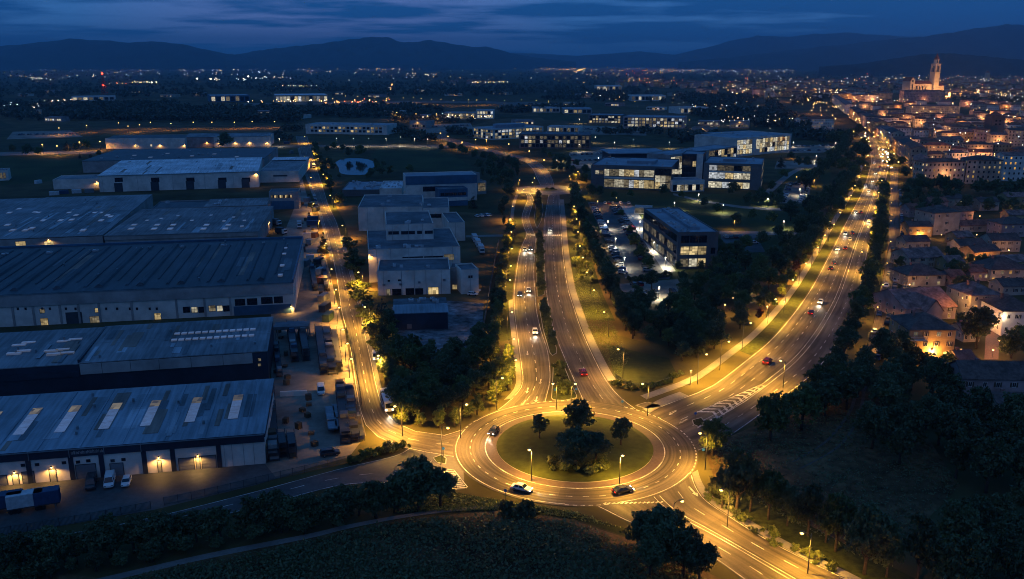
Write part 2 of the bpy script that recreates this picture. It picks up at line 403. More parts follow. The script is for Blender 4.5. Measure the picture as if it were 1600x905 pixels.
Z_LOT, Z_ROAD, Z_RING, Z_MARK = .04, .08, .12, .03
def strip(b, A, B, z, m=0):
    n = len(A); k = b.vert(*[(p.x, p.y, z) for p in A], *[(p.x, p.y, z) for p in B])
    for i in range(n - 1): b.f.append((k + i, k + i + 1, k + n + i + 1, k + n + i)); b.m.append(m)
def fix_up(o):
    me = o.data
    if me.polygons and sum(p.normal.z for p in me.polygons) < 0: me.flip_normals()
ROADS = {}
def strip_uv(o, A, loops=None):
    """u runs across the strip, v along it in metres"""
    n = len(A); d = [0.0]
    for p, q in zip(A, A[1:]): d.append(d[-1] + (q - p).length)
    uvl = o.data.uv_layers.new(name='UVMap')
    for l in o.data.loops: i = l.vertex_index; uvl.data[l.index].uv = (0.0 if i < n else 1.0, d[i % n])
def road(name, key, Lp, Rp, z=Z_ROAD, material=None, label=None, dashes=(), solid=(), edges=(.35, .35), n=90, dash=(3.0, 5.0), lw=.17, skip=None):
    A = resample(catmull(gp(Lp)), n); B = resample(catmull(gp(Rp)), n)
    b = MB(); strip(b, A, B, z); o = structure(name, b, material or M_road, label); fix_up(o)
    strip_uv(o, A)
    ROADS[key] = (A, B, z, o)
    mk = MB()
    def line(f, off=0.0, w=lw):
        P = [a.lerp(c, f) + (c - a).normalized() * off for a, c in zip(A, B)]
        for i in range(n - 1):
            d = (P[i + 1] - P[i]).normalized(); s = Vector((-d.y, d.x, 0)) * w / 2
            yield P[i], P[i + 1], s
    for f, off in ([(0, edges[0])] if edges and edges[0] else []) + ([(1, -edges[1])] if edges and edges[1] else []) + [(s, 0) for s in solid]:
        for p, q, s in line(f, off):
            if skip and skip(p): continue
            mk.face([p - s + Vector((0, 0, z + Z_MARK)), q - s + Vector((0, 0, z + Z_MARK)), q + s + Vector((0, 0, z + Z_MARK)), p + s + Vector((0, 0, z + Z_MARK))])
    for f in dashes:
        P = [a.lerp(c, f) for a, c in zip(A, B)]
        tot = sum((b_ - a_).length for a_, b_ in zip(P, P[1:])); k = max(int(tot / .75), 2)
        Q = resample(P, k); per = int((dash[0] + dash[1]) / .75); on = int(dash[0] / .75)
        i = 0
        while i + on < k:
            p, q = Q[i], Q[i + on]; d = (q - p).normalized(); s = Vector((-d.y, d.x, 0)) * lw / 2
            if not (skip and skip(p)):
                mk.face([p - s + Vector((0, 0, z + Z_MARK)), q - s + Vector((0, 0, z + Z_MARK)), q + s + Vector((0, 0, z + Z_MARK)), p + s + Vector((0, 0, z + Z_MARK))])
            i += per
    if mk.f:
        mo = mk.build('road_marking', M_paint, o, kind='stuff'); fix_up(mo)
    return o
def sheet(name, px, z=Z_LOT, material=None, label=None, world=None):
    P = world or gp(px); b = MB(); b.face([(p[0], p[1], z) for p in P]); o = structure(name, b, material or M_asph2, label); fix_up(o); return o
def raised(name, P, h=.15, top=None, label=None, inset=.22):
    """kerbed patch: kerb ring and a filled top"""
    P = [Vector((p[0], p[1], 0)) for p in P]
    area = sum(a.x * c.y - c.x * a.y for a, c in zip(P, P[1:] + P[:1]))
    if area < 0: P.reverse()
    n = len(P); Q = []
    for i in range(n):
        d = (P[(i + 1) % n] - P[i - 1]).normalized(); Q.append(P[i] + Vector((-d.y, d.x, 0)) * inset)
    b = MB()
    for i in range(n):
        j = (i + 1) % n
        b.face([(P[i].x, P[i].y, 0), (P[j].x, P[j].y, 0), (P[j].x, P[j].y, h), (P[i].x, P[i].y, h)], 0)
        b.face([(P[i].x, P[i].y, h), (P[j].x, P[j].y, h), (Q[j].x, Q[j].y, h), (Q[i].x, Q[i].y, h)], 0)
    b.face([(q.x, q.y, h - .01) for q in Q], 1)
    return structure(name, b, [M_kerb, top or M_grass], label)
def pavement(name, Lp, Rp, label=None, h=.15, material=None, n=60):
    A = resample(catmull(gp(Lp)), n); B = resample(catmull(gp(Rp)), n)
    b = MB(); strip(b, A, B, h)
    for S in (A, B):
        k = b.vert(*[(p.x, p.y, 0) for p in S], *[(p.x, p.y, h) for p in S])
        for i in range(n - 1): b.f.append((k + i, k + i + 1, k + n + i + 1, k + n + i)); b.m.append(1)
    o = structure(name, b, [material or M_pave, M_kerb], label)
    return o
def off_path(key, side, d0, d1, i0=0, i1=None):
    """strip running beside a road, d0..d1 metres outside its edge; side 0 = first edge, 1 = second"""
    A, B, z, o = ROADS[key]; S, T = (A, B) if side == 0 else (B, A)
    i1 = i1 or len(S)
    return [s + (s - t).normalized() * d0 for s, t in zip(S[i0:i1], T[i0:i1])], [s + (s - t).normalized() * d1 for s, t in zip(S[i0:i1], T[i0:i1])]
def beside(name, key, side, d0, d1, z, material, label=None, i0=0, i1=None, raised_=False):
    A, B = off_path(key, side, d0, d1, i0, i1); n = len(A)
    b = MB(); strip(b, A, B, z)
    if raised_:
        for S in (A, B):
            k = b.vert(*[(p.x, p.y, 0) for p in S], *[(p.x, p.y, z) for p in S])
            for i in range(n - 1): b.f.append((k + i, k + i + 1, k + n + i + 1, k + n + i)); b.m.append(1)
    o = structure(name, b, [material, M_kerb] if raised_ else material, label)
    if not raised_: fix_up(o)
    return o

# ---- the roundabout
RC = Vector((14.8, 188.7, 0)); R_IS, R_AP, R_OUT = 18.5, 20.9, 28.3
def ringpts(r, n=96): return [RC + Vector((math.cos(2 * math.pi * i / n), math.sin(2 * math.pi * i / n), 0)) * r for i in range(n)]
def annulus(r0, r1, z, material, name, label=None, parent=None, kind='structure', n=96):
    b = MB(); A, B = ringpts(r0, n), ringpts(r1, n); strip(b, A + A[:1], B + B[:1], z)
    o = structure(name, b, material, label, parent, kind); fix_up(o); return o
inring = lambda p: (p - RC).length < R_OUT + .4
ring_o = annulus(R_AP, R_OUT + .5, Z_RING, M_road, 'road', 'circular carriageway of the large roundabout'); strip_uv(ring_o, ringpts(1, 96) and (lambda q: q + q[:1])(ringpts(R_AP)))
annulus(R_AP + .1, R_AP + .35, Z_RING + Z_MARK, M_paint, 'road_marking', None, ring_o, 'stuff')
mk = MB()
def arc(r, a0, a1, w=.2, z=Z_RING + Z_MARK, b=None, n=None):
    n = n or max(2, int(abs(a1 - a0) * r / 1.2)); b = b or mk
    for i in range(n):
        t0 = a0 + (a1 - a0) * i / n; t1 = a0 + (a1 - a0) * (i + 1) / n
        q = [(RC.x + math.cos(t) * rr, RC.y + math.sin(t) * rr, z) for t, rr in ((t0, r - w / 2), (t0, r + w / 2), (t1, r + w / 2), (t1, r - w / 2))]
        b.face(q)
k = 0
while k < 44:                                         # lane dashes round the ring
    a = 2 * math.pi * k / 44; arc(24.7, a, a + .055); k += 1
for a0, a1 in ((R(160), R(262)), (R(285), R(330)), (R(20), R(35)), (R(118), R(148))): arc(R_OUT - .2, a0, a1, .22)
for (c0, c1, r) in ((R(262), R(285), R_OUT + .1), (R(35), R(60), R_OUT), (R(75), R(118), R_OUT), (R(148), R(160), R_OUT), (R(330), R(380), R_OUT)):
    m_ = int(abs(c1 - c0) * r / 1.6)
    for i in range(m_): arc(r, c0 + (c1 - c0) * i / m_, c0 + (c1 - c0) * (i + .55) / m_, .3)
mo = mk.build('road_marking', M_paint, ring_o, kind='stuff'); fix_up(mo)
M_apron = mat('roundabout_apron', (.1, .07, .06), .7, .2, 1.5, .3, bump=.1)
b = MB(); A = ringpts(R_IS); B = ringpts(R_AP); strip(b, A + A[:1], B + B[:1], .17)
structure('pavement', b, M_apron, 'worn paved apron around the roundabout island')
b = MB(); A = ringpts(R_AP); k0 = b.vert(*[(p.x, p.y, .05) for p in A], *[(p.x, p.y, .17) for p in A])
for i in range(96): b.f.append((k0 + i, k0 + (i + 1) % 96, k0 + 96 + (i + 1) % 96, k0 + 96 + i)); b.m.append(0)
structure('kerb', b, M_kerb, 'low kerb round the apron of the roundabout')
b = MB()                                              # the domed green island
NR = 10
for i in range(NR + 1):
    r = R_IS * (1 - i / NR) if i < NR else .3
    z = .3 + 1.1 * (1 - (r / R_IS) ** 2)
    for j in range(64):
        a = 2 * math.pi * j / 64
        b.vert((RC.x + math.cos(a) * r, RC.y + math.sin(a) * r, z + .07 * math.sin(3 * a + i) * (i > 0)))
for i in range(NR):
    for j in range(64): b.f.append((i * 64 + j, i * 64 + (j + 1) % 64, (i + 1) * 64 + (j + 1) % 64, (i + 1) * 64 + j)); b.m.append(0)
b.f.append(tuple(NR * 64 + j for j in range(64))); b.m.append(0)
k0 = b.vert(*[(p.x, p.y, .1) for p in ringpts(R_IS, 64)])
for j in range(64): b.f.append((k0 + j, k0 + (j + 1) % 64, (j + 1) % 64, j)); b.m.append(1)
structure('lawn', b, [M_lawn, M_kerb], 'domed grass island of the large roundabout').data.polygons.foreach_set('use_smooth', [True] * len(b.f))

# ---- carriageways (edges measured along both sides)
road('road', 'north_west', [(822, 304), (824, 312), (819, 325), (815, 340), (818, 355), (822, 367), (812, 392), (806, 425), (802, 460), (803, 490), (808, 530), (813, 570), (815, 600), (800, 622), (770, 646), (745, 660)],
     [(829, 303), (834, 312), (831, 325), (827, 340), (831, 355), (837, 371), (836, 400), (835, 428), (837, 455), (839, 482), (846, 515), (857, 550), (861, 590), (856, 618), (850, 640), (845, 655)],
     label='southbound carriageway running down to the roundabout', dashes=(.5,), skip=inring)
road('road', 'north_east', [(857, 303), (854, 320), (850, 345), (849, 367), (849, 394), (852, 452), (862, 509), (879, 556), (898, 600), (910, 628), (915, 648)],
     [(874, 303), (875, 320), (877, 345), (878, 367), (881, 401), (888, 448), (899, 485), (911, 519), (932, 565), (952, 600), (975, 625), (1010, 650)],
     label='northbound carriageway leaving the roundabout uphill', dashes=(.5,), skip=inring)
road('road', 'avenue', [(1000, 648), (1040, 632), (1080, 617), (1111, 604), (1161, 567), (1212, 523), (1262, 459), (1296, 398), (1320, 351), (1347, 300), (1357, 270), (1361, 250), (1355, 228), (1340, 209)],
     [(1092, 705), (1127, 691), (1180, 655), (1240, 610), (1276, 580), (1303, 545), (1325, 505), (1342, 459), (1358, 384), (1371, 340), (1380, 300), (1387, 270), (1390, 250), (1384, 228), (1366, 209)],
     label='wide diagonal avenue from the roundabout into the old town', dashes=(.19, .385, .81), solid=(.565, .635), n=130, skip=inring, lw=.2)
road('road', 'south_east', [(905, 780), (940, 796), (985, 818), (1050, 842), (1104, 867), (1158, 904), (1260, 980)],
     [(1083, 700), (1080, 735), (1097, 775), (1144, 809), (1212, 850), (1320, 904), (1460, 975)],
     label='dual carriageway dropping away below the roundabout', dashes=(.27, .74), solid=(.46, .52), skip=inring)
road('road', 'estate', [(462, 213), (467, 230), (475, 260), (486, 290), (497, 320), (506, 350), (515, 385), (520, 405), (525, 430), (529, 457), (534, 490), (543, 524), (549, 558), (555, 600), (562, 640), (574, 670), (605, 692), (645, 704), (715, 716)],
     [(480, 213), (485, 230), (494, 260), (504, 290), (513, 320), (527, 350), (536, 385), (541, 405), (548, 430), (556, 457), (564, 490), (571, 524), (579, 558), (588, 600), (598, 634), (615, 658), (650, 674), (700, 680), (735, 668)],
     label='industrial estate road beside the warehouses', dashes=(.5,), n=120, skip=inring, edges=(.3, .3))
road('road', 'west', [(640, 700), (614, 713), (530, 733), (400, 768), (240, 808), (118, 832), (0, 850), (-150, 872)],
     [(720, 748), (702, 764), (640, 757), (540, 758), (420, 788), (304, 816), (130, 848), (0, 868), (-150, 892)], z=.06, material=M_asph2,
     label='dark lower road passing the warehouse yard fence', dashes=(.45,), edges=(.3, .3), skip=inring)
road('road', 'service', [(1391, 262), (1390, 300), (1389, 340), (1388, 384), (1380, 440), (1373, 470), (1363, 515), (1351, 570), (1340, 612)],
     [(1404, 262), (1403, 300), (1405, 340), (1406, 384), (1397, 440), (1391, 470), (1381, 515), (1367, 570), (1352, 612)],
     label='narrow residential street with parked cars beside the avenue trees', edges=None, z=.06)
road('road', 'far_north', [(844, 290), (838, 277), (830, 262), (812, 250), (764, 238), (715, 225), (684, 216), (690, 208)],
     [(866, 290), (862, 277), (852, 262), (828, 248), (772, 234), (724, 221), (697, 214), (700, 207)], label='lit road winding north from the small roundabout', dashes=(.5,), n=60)
road('road', 'cross', [(400, 231), (470, 230.5), (560, 230.5), (640, 230.5), (700, 231)], [(400, 227), (470, 226.5), (560, 226.5), (640, 226.5), (700, 226)], z=.05, label='lit cross road beyond the pond', edges=None)
road('road', 'plain_highway', [(380, 165.5), (560, 162), (660, 161), (760, 162), (900, 166)], [(380, 161.5), (560, 158.5), (660, 157.5), (760, 158.5), (900, 162)], z=.05, label='distant highway strung with amber lamps', edges=None)
road('road', 'west_far', [(-60, 245), (60, 242), (160, 240)], [(-60, 239), (60, 237), (160, 235.5)], z=.05, label='pale lane across the far western field', edges=None, material=M_pave)
road('road', 'park_drive', [(905, 233), (960, 236), (1010, 238)], [(905, 228), (960, 231), (1010, 233)], z=.05, label='drive behind the campus', edges=None)

# small upper roundabout
C2 = G(858, 297); 
def disc(c, r, z, n=40): return [(c.x + math.cos(2 * math.pi * i / n) * r, c.y + math.sin(2 * math.pi * i / n) * r, z) for i in range(n)]
b = MB(); b.face(disc(C2, 23.5, Z_RING)); o2 = structure('road', b, M_asph, 'small upper roundabout at the top of the boulevard'); fix_up(o2)
for r in (12.5, 22.8):
    b = MB(); A = [Vector(p) for p in disc(C2, r, 0)]; B = [Vector(p) for p in disc(C2, r + .35, 0)]; strip(b, A + A[:1], B + B[:1], Z_RING + Z_MARK)
    fix_up(b.build('road_marking', M_paint, o2, kind='stuff'))
raised('lawn', disc(C2, 6.5, 0), .35, M_lawn, 'small green island of the upper roundabout', .3)
road('road', 'upper_east', [(872, 291), (890, 290), (905, 285)], [(876, 301), (892, 298), (908, 291)], label='stub of road east of the small roundabout', edges=None, n=12)
road('road', 'upper_west', [(806, 293), (820, 291), (838, 291)], [(806, 303), (820, 303), (838, 302)], label='stub of road west of the small roundabout', edges=None, n=12)

# crossing, stop bars, hatching
mk = MB()
zc = Z_ROAD + Z_MARK + .01
def bar(p, d, l, w, z=zc, b=None):
    d = Vector((d[0], d[1], 0)).normalized(); s = Vector((-d.y, d.x, 0)) * w / 2; e = d * l / 2; q = Vector((p[0], p[1], z))
    (b or mk).face([q - e - s, q + e - s, q + e + s, q - e + s])
a, c = G(851, 368), G(877, 368)
for i in range(10): bar(a.lerp(c, i / 9), (0.03, 1), 4.2, .75)
a, c = G(824, 366.5), G(835, 368)
for i in range(6): bar(a.lerp(c, i / 5), (0.05, 1), 4.2, .7)
o = mk.build('road_marking', M_paint, ROADS['north_east'][3], kind='stuff'); fix_up(o)
mk = MB()
# long hatched median of the avenue
A, B, z, ao = ROADS['avenue']
for i in range(40, 108):
    if 52 < i < 57: continue
    for k in (0, .5):
        t = min(i + k, len(A) - 2); j = int(t); f = t - j
        p = A[j].lerp(A[j + 1], f); q = B[j].lerp(B[j + 1], f)
        m0 = p.lerp(q, .572); m1 = p.lerp(q, .628)
        if i > 62: bar((m0 + m1) / 2, (m1 - m0) + (A[j + 1] - A[j]).normalized() * .8, (m1 - m0).length * 1.05, .5, z + Z_MARK + .012)
# chevrons by the roundabout
c0, c1 = G(1104, 650), G(1193, 602)
dd = (c1 - c0).normalized(); ss = Vector((-dd.y, dd.x, 0)); LL = (c1 - c0).length
for i in range(11):
    t = (i + .5) / 11; w = 2.6 * (1 - t) + .5
    for sgn in (-1, 1):
        bar(c0 + dd * (LL * t + .6) + ss * sgn * w / 2, dd * .9 + ss * -sgn, w * 1.5, .75, z + Z_MARK + .012)
for sgn in (-1, 1):
    p0 = c0 + ss * sgn * 2.9; p1 = c1 + ss * sgn * .6
    bar((p0 + p1) / 2, p1 - p0, (p1 - p0).length, .25, z + Z_MARK + .016)
o = mk.build('road_marking', M_paint, ao, kind='stuff'); fix_up(o)
mk = MB()
a, c = G(700, 734), G(722, 762)                       # ladder hatching at the western exit
for i in range(9): bar(a.lerp(c, i / 8), (1, -.25), 2.2, .35, .06 + Z_MARK)
for s in (-1.2, 1.2): bar((a + c) / 2 + Vector((s, 0, 0)), c - a, (c - a).length, .2, .06 + Z_MARK + .004)
fix_up(mk.build('road_marking', M_paint, ROADS['west'][3], kind='stuff'))
mk = MB()
def arrow(p, d, L=3.4, w=.3, b=None, z=zc):
    d = Vector((d[0], d[1], 0)).normalized(); s = Vector((-d.y, d.x, 0)); p = Vector((p[0], p[1], z))
    b.face([p - d * L / 2 - s * w / 2, p + d * L * .15 - s * w / 2, p + d * L * .15 + s * w / 2, p - d * L / 2 + s * w / 2])
    b.face([p + d * L * .15 - s * w * 1.6, p + d * L / 2, p + d * L * .15 + s * w * 1.6])
for (u, v, u2, v2) in ((826, 604, 822, 618), (846, 590, 843, 604), (840, 618, 836, 632), (822, 625, 815, 635), (824, 545, 824, 560)):
    p = G(u, v); q = G(u2, v2); arrow((p + q) / 2, q - p, 4.2, .32, mk)
p, q = G(1077, 762), G(1090, 776); arrow((p + q) / 2, q - p, 4.5, .4, mk)
for (u, v, u2, v2) in ((1062, 640, 1040, 652), (1122, 650, 1105, 660), (1075, 655, 1060, 663)):
    p = G(u, v); q = G(u2, v2); arrow((p + q) / 2, q - p, 4.0, .3, mk)
fix_up(mk.build('road_marking', M_paint, ROADS['north_west'][3], kind='stuff'))
mk = MB()                                              # give-way triangle below the ring
for (a, c, n_) in ((G(945, 788), G(1040, 786), 14),):
    for i in range(n_): bar(a.lerp(c, i / n_), (c - a).normalized() + Vector((0, .8, 0)), .9, .4, .2)
fix_up(mk.build('road_marking', M_paint, ROADS['south_east'][3], kind='stuff'))

# islands and medians
def isl(px, label, top=M_grass, h=.16): return raised('lawn', resample(gp(px) + gp(px[:1]), 40)[:-1], h, top, label)
isl([(838, 372), (848, 372), (849, 394), (850, 430), (851, 464), (839, 464), (838, 430), (838, 400)], 'long planted median between the two carriageways')
isl([(841, 474), (853, 474), (863, 515), (871, 550), (868, 556), (860, 556), (848, 515)], 'middle planted median between the two carriageways')
isl([(864, 568), (880, 568), (893, 600), (903, 622), (880, 627), (861, 625), (863, 595)], 'planted median at the mouth of the boulevard')
isl([(836, 305), (846, 306), (849, 330), (846, 345), (839, 358), (834, 345), (837, 320)], 'tree planted wedge below the small roundabout')
isl([(1081, 657), (1096, 653), (1102, 660), (1092, 668), (1083, 664)], 'small grass splitter at the avenue mouth')
isl([(993, 634), (1010, 629), (1028, 632), (1036, 636), (1010, 640)], 'worn grass splitter beside the avenue slip', M_dirt)
isl([(676, 716), (690, 711), (698, 717), (697, 726), (682, 724)], 'tiny grass splitter at the western exit')
A, B, z, _ = ROADS['avenue']
for i0, i1, lab in ((32, 44, 'dark planted median strip low on the avenue'), (50, 60, 'grassy median strip with a sign on the avenue')):
    L_ = [a.lerp(c, .578) for a, c in zip(A, B)][i0:i1]; R_ = [a.lerp(c, .622) for a, c in zip(A, B)][i0:i1]
    raised('lawn', L_ + R_[::-1], .2, M_grass, lab)

# grass verges and footways
V = [('north_west', 0, .4, 9, 18, 74, 'golden grass verge beside the southbound carriageway'), ('north_east', 1, 2.9, 13, 24, 70, 'wide grass verge beside the northbound carriageway'),
     ('avenue', 0, .4, 5.6, 8, 80, 'grass verge between the avenue and its footpath'), ('estate', 1, .4, 5.0, 20, 100, 'grass verge with young trees along the estate road'),
     ('south_east', 1, 2.6, 11, 30, 88, 'rough grass bank above the lower dual carriageway'), ('avenue', 1, .4, 9, 20, 100, 'grass verge under the avenue trees')]
for key, side, d0, d1, i0, i1, lab in V: beside('verge', key, side, d0, d1, .05, M_grass, lab, i0, i1)
beside('pavement', 'north_east', 1, .15, 2.7, .15, M_pave, 'footway beside the northbound carriageway', 6, 84, True)
beside('pavement', 'avenue', 0, 5.8, 8.6, .12, M_pave, 'broad footpath along the avenue', 1, 84, True)
beside('pavement', 'south_east', 1, .15, 2.3, .15, M_pave, 'footway beside the lower dual carriageway', 16, 88, True)
beside('pavement', 'estate', 1, .12, 1.9, .15, M_pave, 'footway curving round the estate road corner', 84, 116, True)
beside('pavement', 'north_west', 0, .12, 1.9, .15, M_pave, 'footway at the foot of the southbound carriageway', 62, 86, True)
beside('pavement', 'estate', 0, .12, 1.6, .15, M_pave, 'narrow footway beside the warehouse yards', 20, 92, True)
pavement('path', [(1004, 640), (1030, 625), (1062, 613)], [(1015, 646), (1040, 632), (1075, 619)], 'paved corner where footpath meets roundabout')
pavement('path', [(790, 789), (700, 795), (620, 806), (540, 821), (480, 835), (330, 864), (150, 905)], [(790, 793.5), (700, 800), (620, 811), (540, 827), (480, 842), (330, 872), (165, 910)], 'pale footpath curving through the dark meadow', h=.06, material=M_pave)
sheet('verge', [(702, 767), (760, 778), (860, 793), (975, 825), (1040, 846), (1010, 850), (900, 812), (790, 797), (680, 802), (600, 800), (640, 775)], .045, M_grass, 'grass bank below the roundabout')
sheet('meadow', [(0, 880), (160, 905), (330, 870), (480, 842), (620, 812), (790, 797), (900, 815), (1000, 848), (1150, 915), (1200, 960), (-100, 980), (-100, 890)], .03, M_mead, 'dark overgrown meadow below the footpath')
sheet('meadow', [(1100, 700), (1180, 665), (1290, 620), (1345, 612), (1420, 640), (1500, 760), (1400, 860), (1300, 850), (1190, 790), (1120, 760)], .025, M_mead, 'dark clearing with wheel tracks beside the wood')
for k_, px in enumerate(([(1338, 612), (1330, 640), (1310, 670), (1285, 695), (1240, 722)], [(1350, 612), (1344, 645), (1326, 680), (1300, 706), (1250, 733)])):
    P = resample(catmull(gp(px)), 24); b = MB(); strip(b, [p - Vector((.5, 0, 0)) for p in P], [p + Vector((.5, .2, 0)) for p in P], .05); fix_up(structure('track', b, M_dirt, ('upper' if k_ == 0 else 'lower') + ' wheel rut of the dirt track'))
# yards, lots, lawns
sheet('yard', [(417, 430), (470, 300), (462, 240), (478, 300), (505, 385), (527, 475), (540, 524), (553, 600), (572, 680), (545, 715), (430, 745), (413, 724), (424, 600), (424, 500)], .035, M_conc, 'concrete yard between warehouses and estate road')
sheet('yard', [(-60, 764), (413, 718), (545, 712), (400, 758), (240, 797), (0, 838), (-60, 846)], .03, M_asph2, 'asphalt apron before the roller doors')
sheet('road', [(636, 700), (715, 712), (724, 735), (726, 764), (702, 768), (660, 760), (600, 742)], .05, M_asph, 'asphalt mouth of the western exit')
sheet('gravel_yard', [(618, 520), (612, 480), (700, 470), (756, 474), (752, 535), (700, 560), (640, 562)], .035, M_grav, 'pale rubble strewn gravel yard')
sheet('car_park', [(918, 316), (985, 316), (1052, 424), (1046, 436), (978, 436), (945, 375)], .035, M_asph2, 'campus car park with rows of parked cars')
sheet('walkway', [(970, 322), (990, 322), (1056, 424), (1038, 426)], .06, mat('pale_paving', (.42, .4, .36), .8, .12, 1.2), 'pale lit walkway between car park and office')
sheet('car_park', [(966, 444), (1062, 436), (1075, 470), (985, 478)], .035, M_conc, 'small pale car park behind the hedge')
sheet('car_park', [(1126, 366), (1180, 366), (1196, 394), (1128, 396)], .035, M_asph2, 'small car park beside the office end')
sheet('car_park', [(1228, 288), (1268, 286), (1262, 318), (1216, 318)], .04, M_conc, 'lit campus car park near the avenue trees')
sheet('car_park', [(890, 238), (950, 234), (957, 262), (885, 264)], .035, M_conc, 'pale car park behind the lit offices')
sheet('car_park', [(1200, 228), (1312, 226), (1312, 238), (1200, 240)], .035, M_conc, 'far campus car park in white light')
sheet('car_park', [(1214, 252), (1290, 250), (1290, 263), (1210, 264)], .035, M_conc, 'paved campus forecourt in white light')
sheet('car_park', [(20, 206), (110, 204), (130, 214), (10, 218)], .035, M_conc, 'far pale lot at the western edge')
sheet('car_park', [(650, 196), (735, 192), (742, 205), (660, 209)], .035, M_conc, 'far pale lot beside the white offices')
sheet('car_park', [(905, 196), (1010, 200), (1010, 212), (915, 210)], .035, M_conc, 'far pale lot beside the pink offices')
sheet('lawn', [(905, 300), (1050, 303), (1215, 303), (1290, 296), (1260, 400), (1200, 420), (1130, 430), (1040, 440), (985, 440), (905, 316)], .02, M_lawn, 'campus lawns between the offices')
sheet('lawn', [(1214, 265), (1300, 263), (1292, 300), (1214, 301)], .022, M_lawn, 'upper campus lawn')
sheet('lawn', [(592, 231), (690, 231), (740, 262), (690, 268), (600, 264), (580, 245)], .022, M_lawn, 'green field behind the pond')
sheet('lawn', [(-60, 245), (150, 242), (110, 280), (-60, 296)], .022, M_lawn, 'dark green field at the western edge')
sheet('lawn', [(830, 172), (905, 178), (900, 190), (850, 187)], .022, M_lawn, 'far green park behind the offices')
sheet('lawn', [(950, 540), (1045, 560), (1060, 590), (1010, 604), (960, 597)], .03, M_lawn, 'fenced grass basin beside the boulevard')
pavement('path', [(1124, 361), (1190, 362), (1262, 364)], [(1124, 366), (1190, 367), (1262, 369)], 'lit footpath east of the office', h=.07)
pavement('path', [(1190, 303), (1232, 270), (1262, 258)], [(1204, 303), (1240, 272), (1270, 258)], 'pale diagonal path across the campus lawn', h=.07)
pavement('path', [(1052, 302), (1095, 312), (1160, 322), (1230, 326)], [(1052, 305), (1095, 315), (1160, 325.5), (1230, 330)], 'curving path below the glass offices', h=.07)
pavement('path', [(797, 370), (797, 345), (800, 320), (806, 304)], [(802, 370), (802, 345), (805, 320), (810, 304)], 'footpath beside the southbound carriageway', h=.07)
pavement('path', [(728, 368), (770, 367), (803, 366)], [(728, 371), (770, 370), (803, 369.5)], 'footpath to the factory behind the hedge', h=.07)
pavement('path', [(1402, 371), (1430, 370), (1455, 373)], [(1402, 384), (1430, 383), (1455, 381)], 'lit forecourt beside the tall pale house', h=.05, material=M_dirt)
# pond
def water():
    m = bpy.data.materials.new('pond_water'); m.use_nodes = True; b = m.node_tree.nodes['Principled BSDF']
    b.inputs['Base Color'].default_value = (.01, .018, .022, 1); b.inputs['Roughness'].default_value = .06; b.inputs['IOR'].default_value = 1.33
    n = m.node_tree.nodes.new('ShaderNodeTexNoise'); n.inputs['Scale'].default_value = .4
    bp = m.node_tree.nodes.new('ShaderNodeBump'); bp.inputs['Strength'].default_value = .03; m.node_tree.links.new(n.outputs['Fac'], bp.inputs['Height']); m.node_tree.links.new(bp.outputs[0], b.inputs['Normal'])
    return m
M_water = water()
px = [(524, 254), (535, 248.5), (560, 247.5), (578, 250), (588, 258), (576, 266), (572, 273), (535, 272), (529, 262)]
o = sheet('pond', None, .05, M_water, 'small still pond reflecting the dusk sky', world=resample(catmull(gp(px + px[:1])), 48)[:-1])

# ================================================================== buildings
M_roofm = None
def roof_metal(name, col, rough=.42, rib=1.2, streak=.5):
    if name in MATS: return MATS[name]
    m = bpy.data.materials.new(name); m.use_nodes = True
    nt = m.node_tree; N = nt.nodes; L = nt.links; b = N['Principled BSDF']
    b.inputs['Roughness'].default_value = rough; b.inputs['Specular IOR Level'].default_value = .45
    t = N.new('ShaderNodeTexCoord')
    mp = N.new('ShaderNodeMapping'); mp.inputs['Scale'].default_value = (1.1, .07, 1); L.new(t.outputs['Object'], mp.inputs[0])
    n1 = N.new('ShaderNodeTexNoise'); n1.inputs['Scale'].default_value = 1; n1.inputs['Detail'].default_value = 6; L.new(mp.outputs[0], n1.inputs['Vector'])
    n2 = N.new('ShaderNodeTexNoise'); n2.inputs['Scale'].default_value = .06; n2.inputs['Detail'].default_value = 5; L.new(t.outputs['Object'], n2.inputs['Vector'])
    br = N.new('ShaderNodeTexBrick'); br.inputs['Scale'].default_value = 1; br.inputs['Mortar Size'].default_value = .0; br.inputs['Brick Width'].default_value = 7.0; br.inputs['Row Height'].default_value = 9.0
    br.inputs['Color1'].default_value = (.82, .82, .82, 1); br.inputs['Color2'].default_value = (1.15, 1.15, 1.15, 1); L.new(t.outputs['Object'], br.inputs['Vector'])
    a = N.new('ShaderNodeMath'); a.operation = 'ADD'; L.new(n1.outputs['Fac'], a.inputs[0]); L.new(n2.outputs['Fac'], a.inputs[1])
    mr = N.new('ShaderNodeMapRange'); mr.inputs[1].default_value = .7; mr.inputs[2].default_value = 1.3; mr.inputs[3].default_value = 1 - streak; mr.inputs[4].default_value = 1 + streak
    L.new(a.outputs[0], mr.inputs[0])
    s1 = N.new('ShaderNodeVectorMath'); s1.operation = 'SCALE'; s1.inputs[0].default_value = col; L.new(mr.outputs[0], s1.inputs['Scale'])
    s2 = N.new('ShaderNodeVectorMath'); s2.operation = 'MULTIPLY'; L.new(s1.outputs[0], s2.inputs[0]); L.new(br.outputs['Color'], s2.inputs[1])
    L.new(s2.outputs[0], b.inputs['Base Color'])
    w = N.new('ShaderNodeTexWave'); w.inputs['Scale'].default_value = rib; w.inputs['Distortion'].default_value = 0; L.new(t.outputs['Object'], w.inputs['Vector'])
    bp = N.new('ShaderNodeBump'); bp.inputs['Strength'].default_value = .25; bp.inputs['Distance'].default_value = .08; L.new(w.outputs['Fac'], bp.inputs['Height']); L.new(bp.outputs[0], b.inputs['Normal'])
    MATS[name] = m; return m
RF_blue = roof_metal('roof_sheet_blue_grey', (.2, .24, .28))
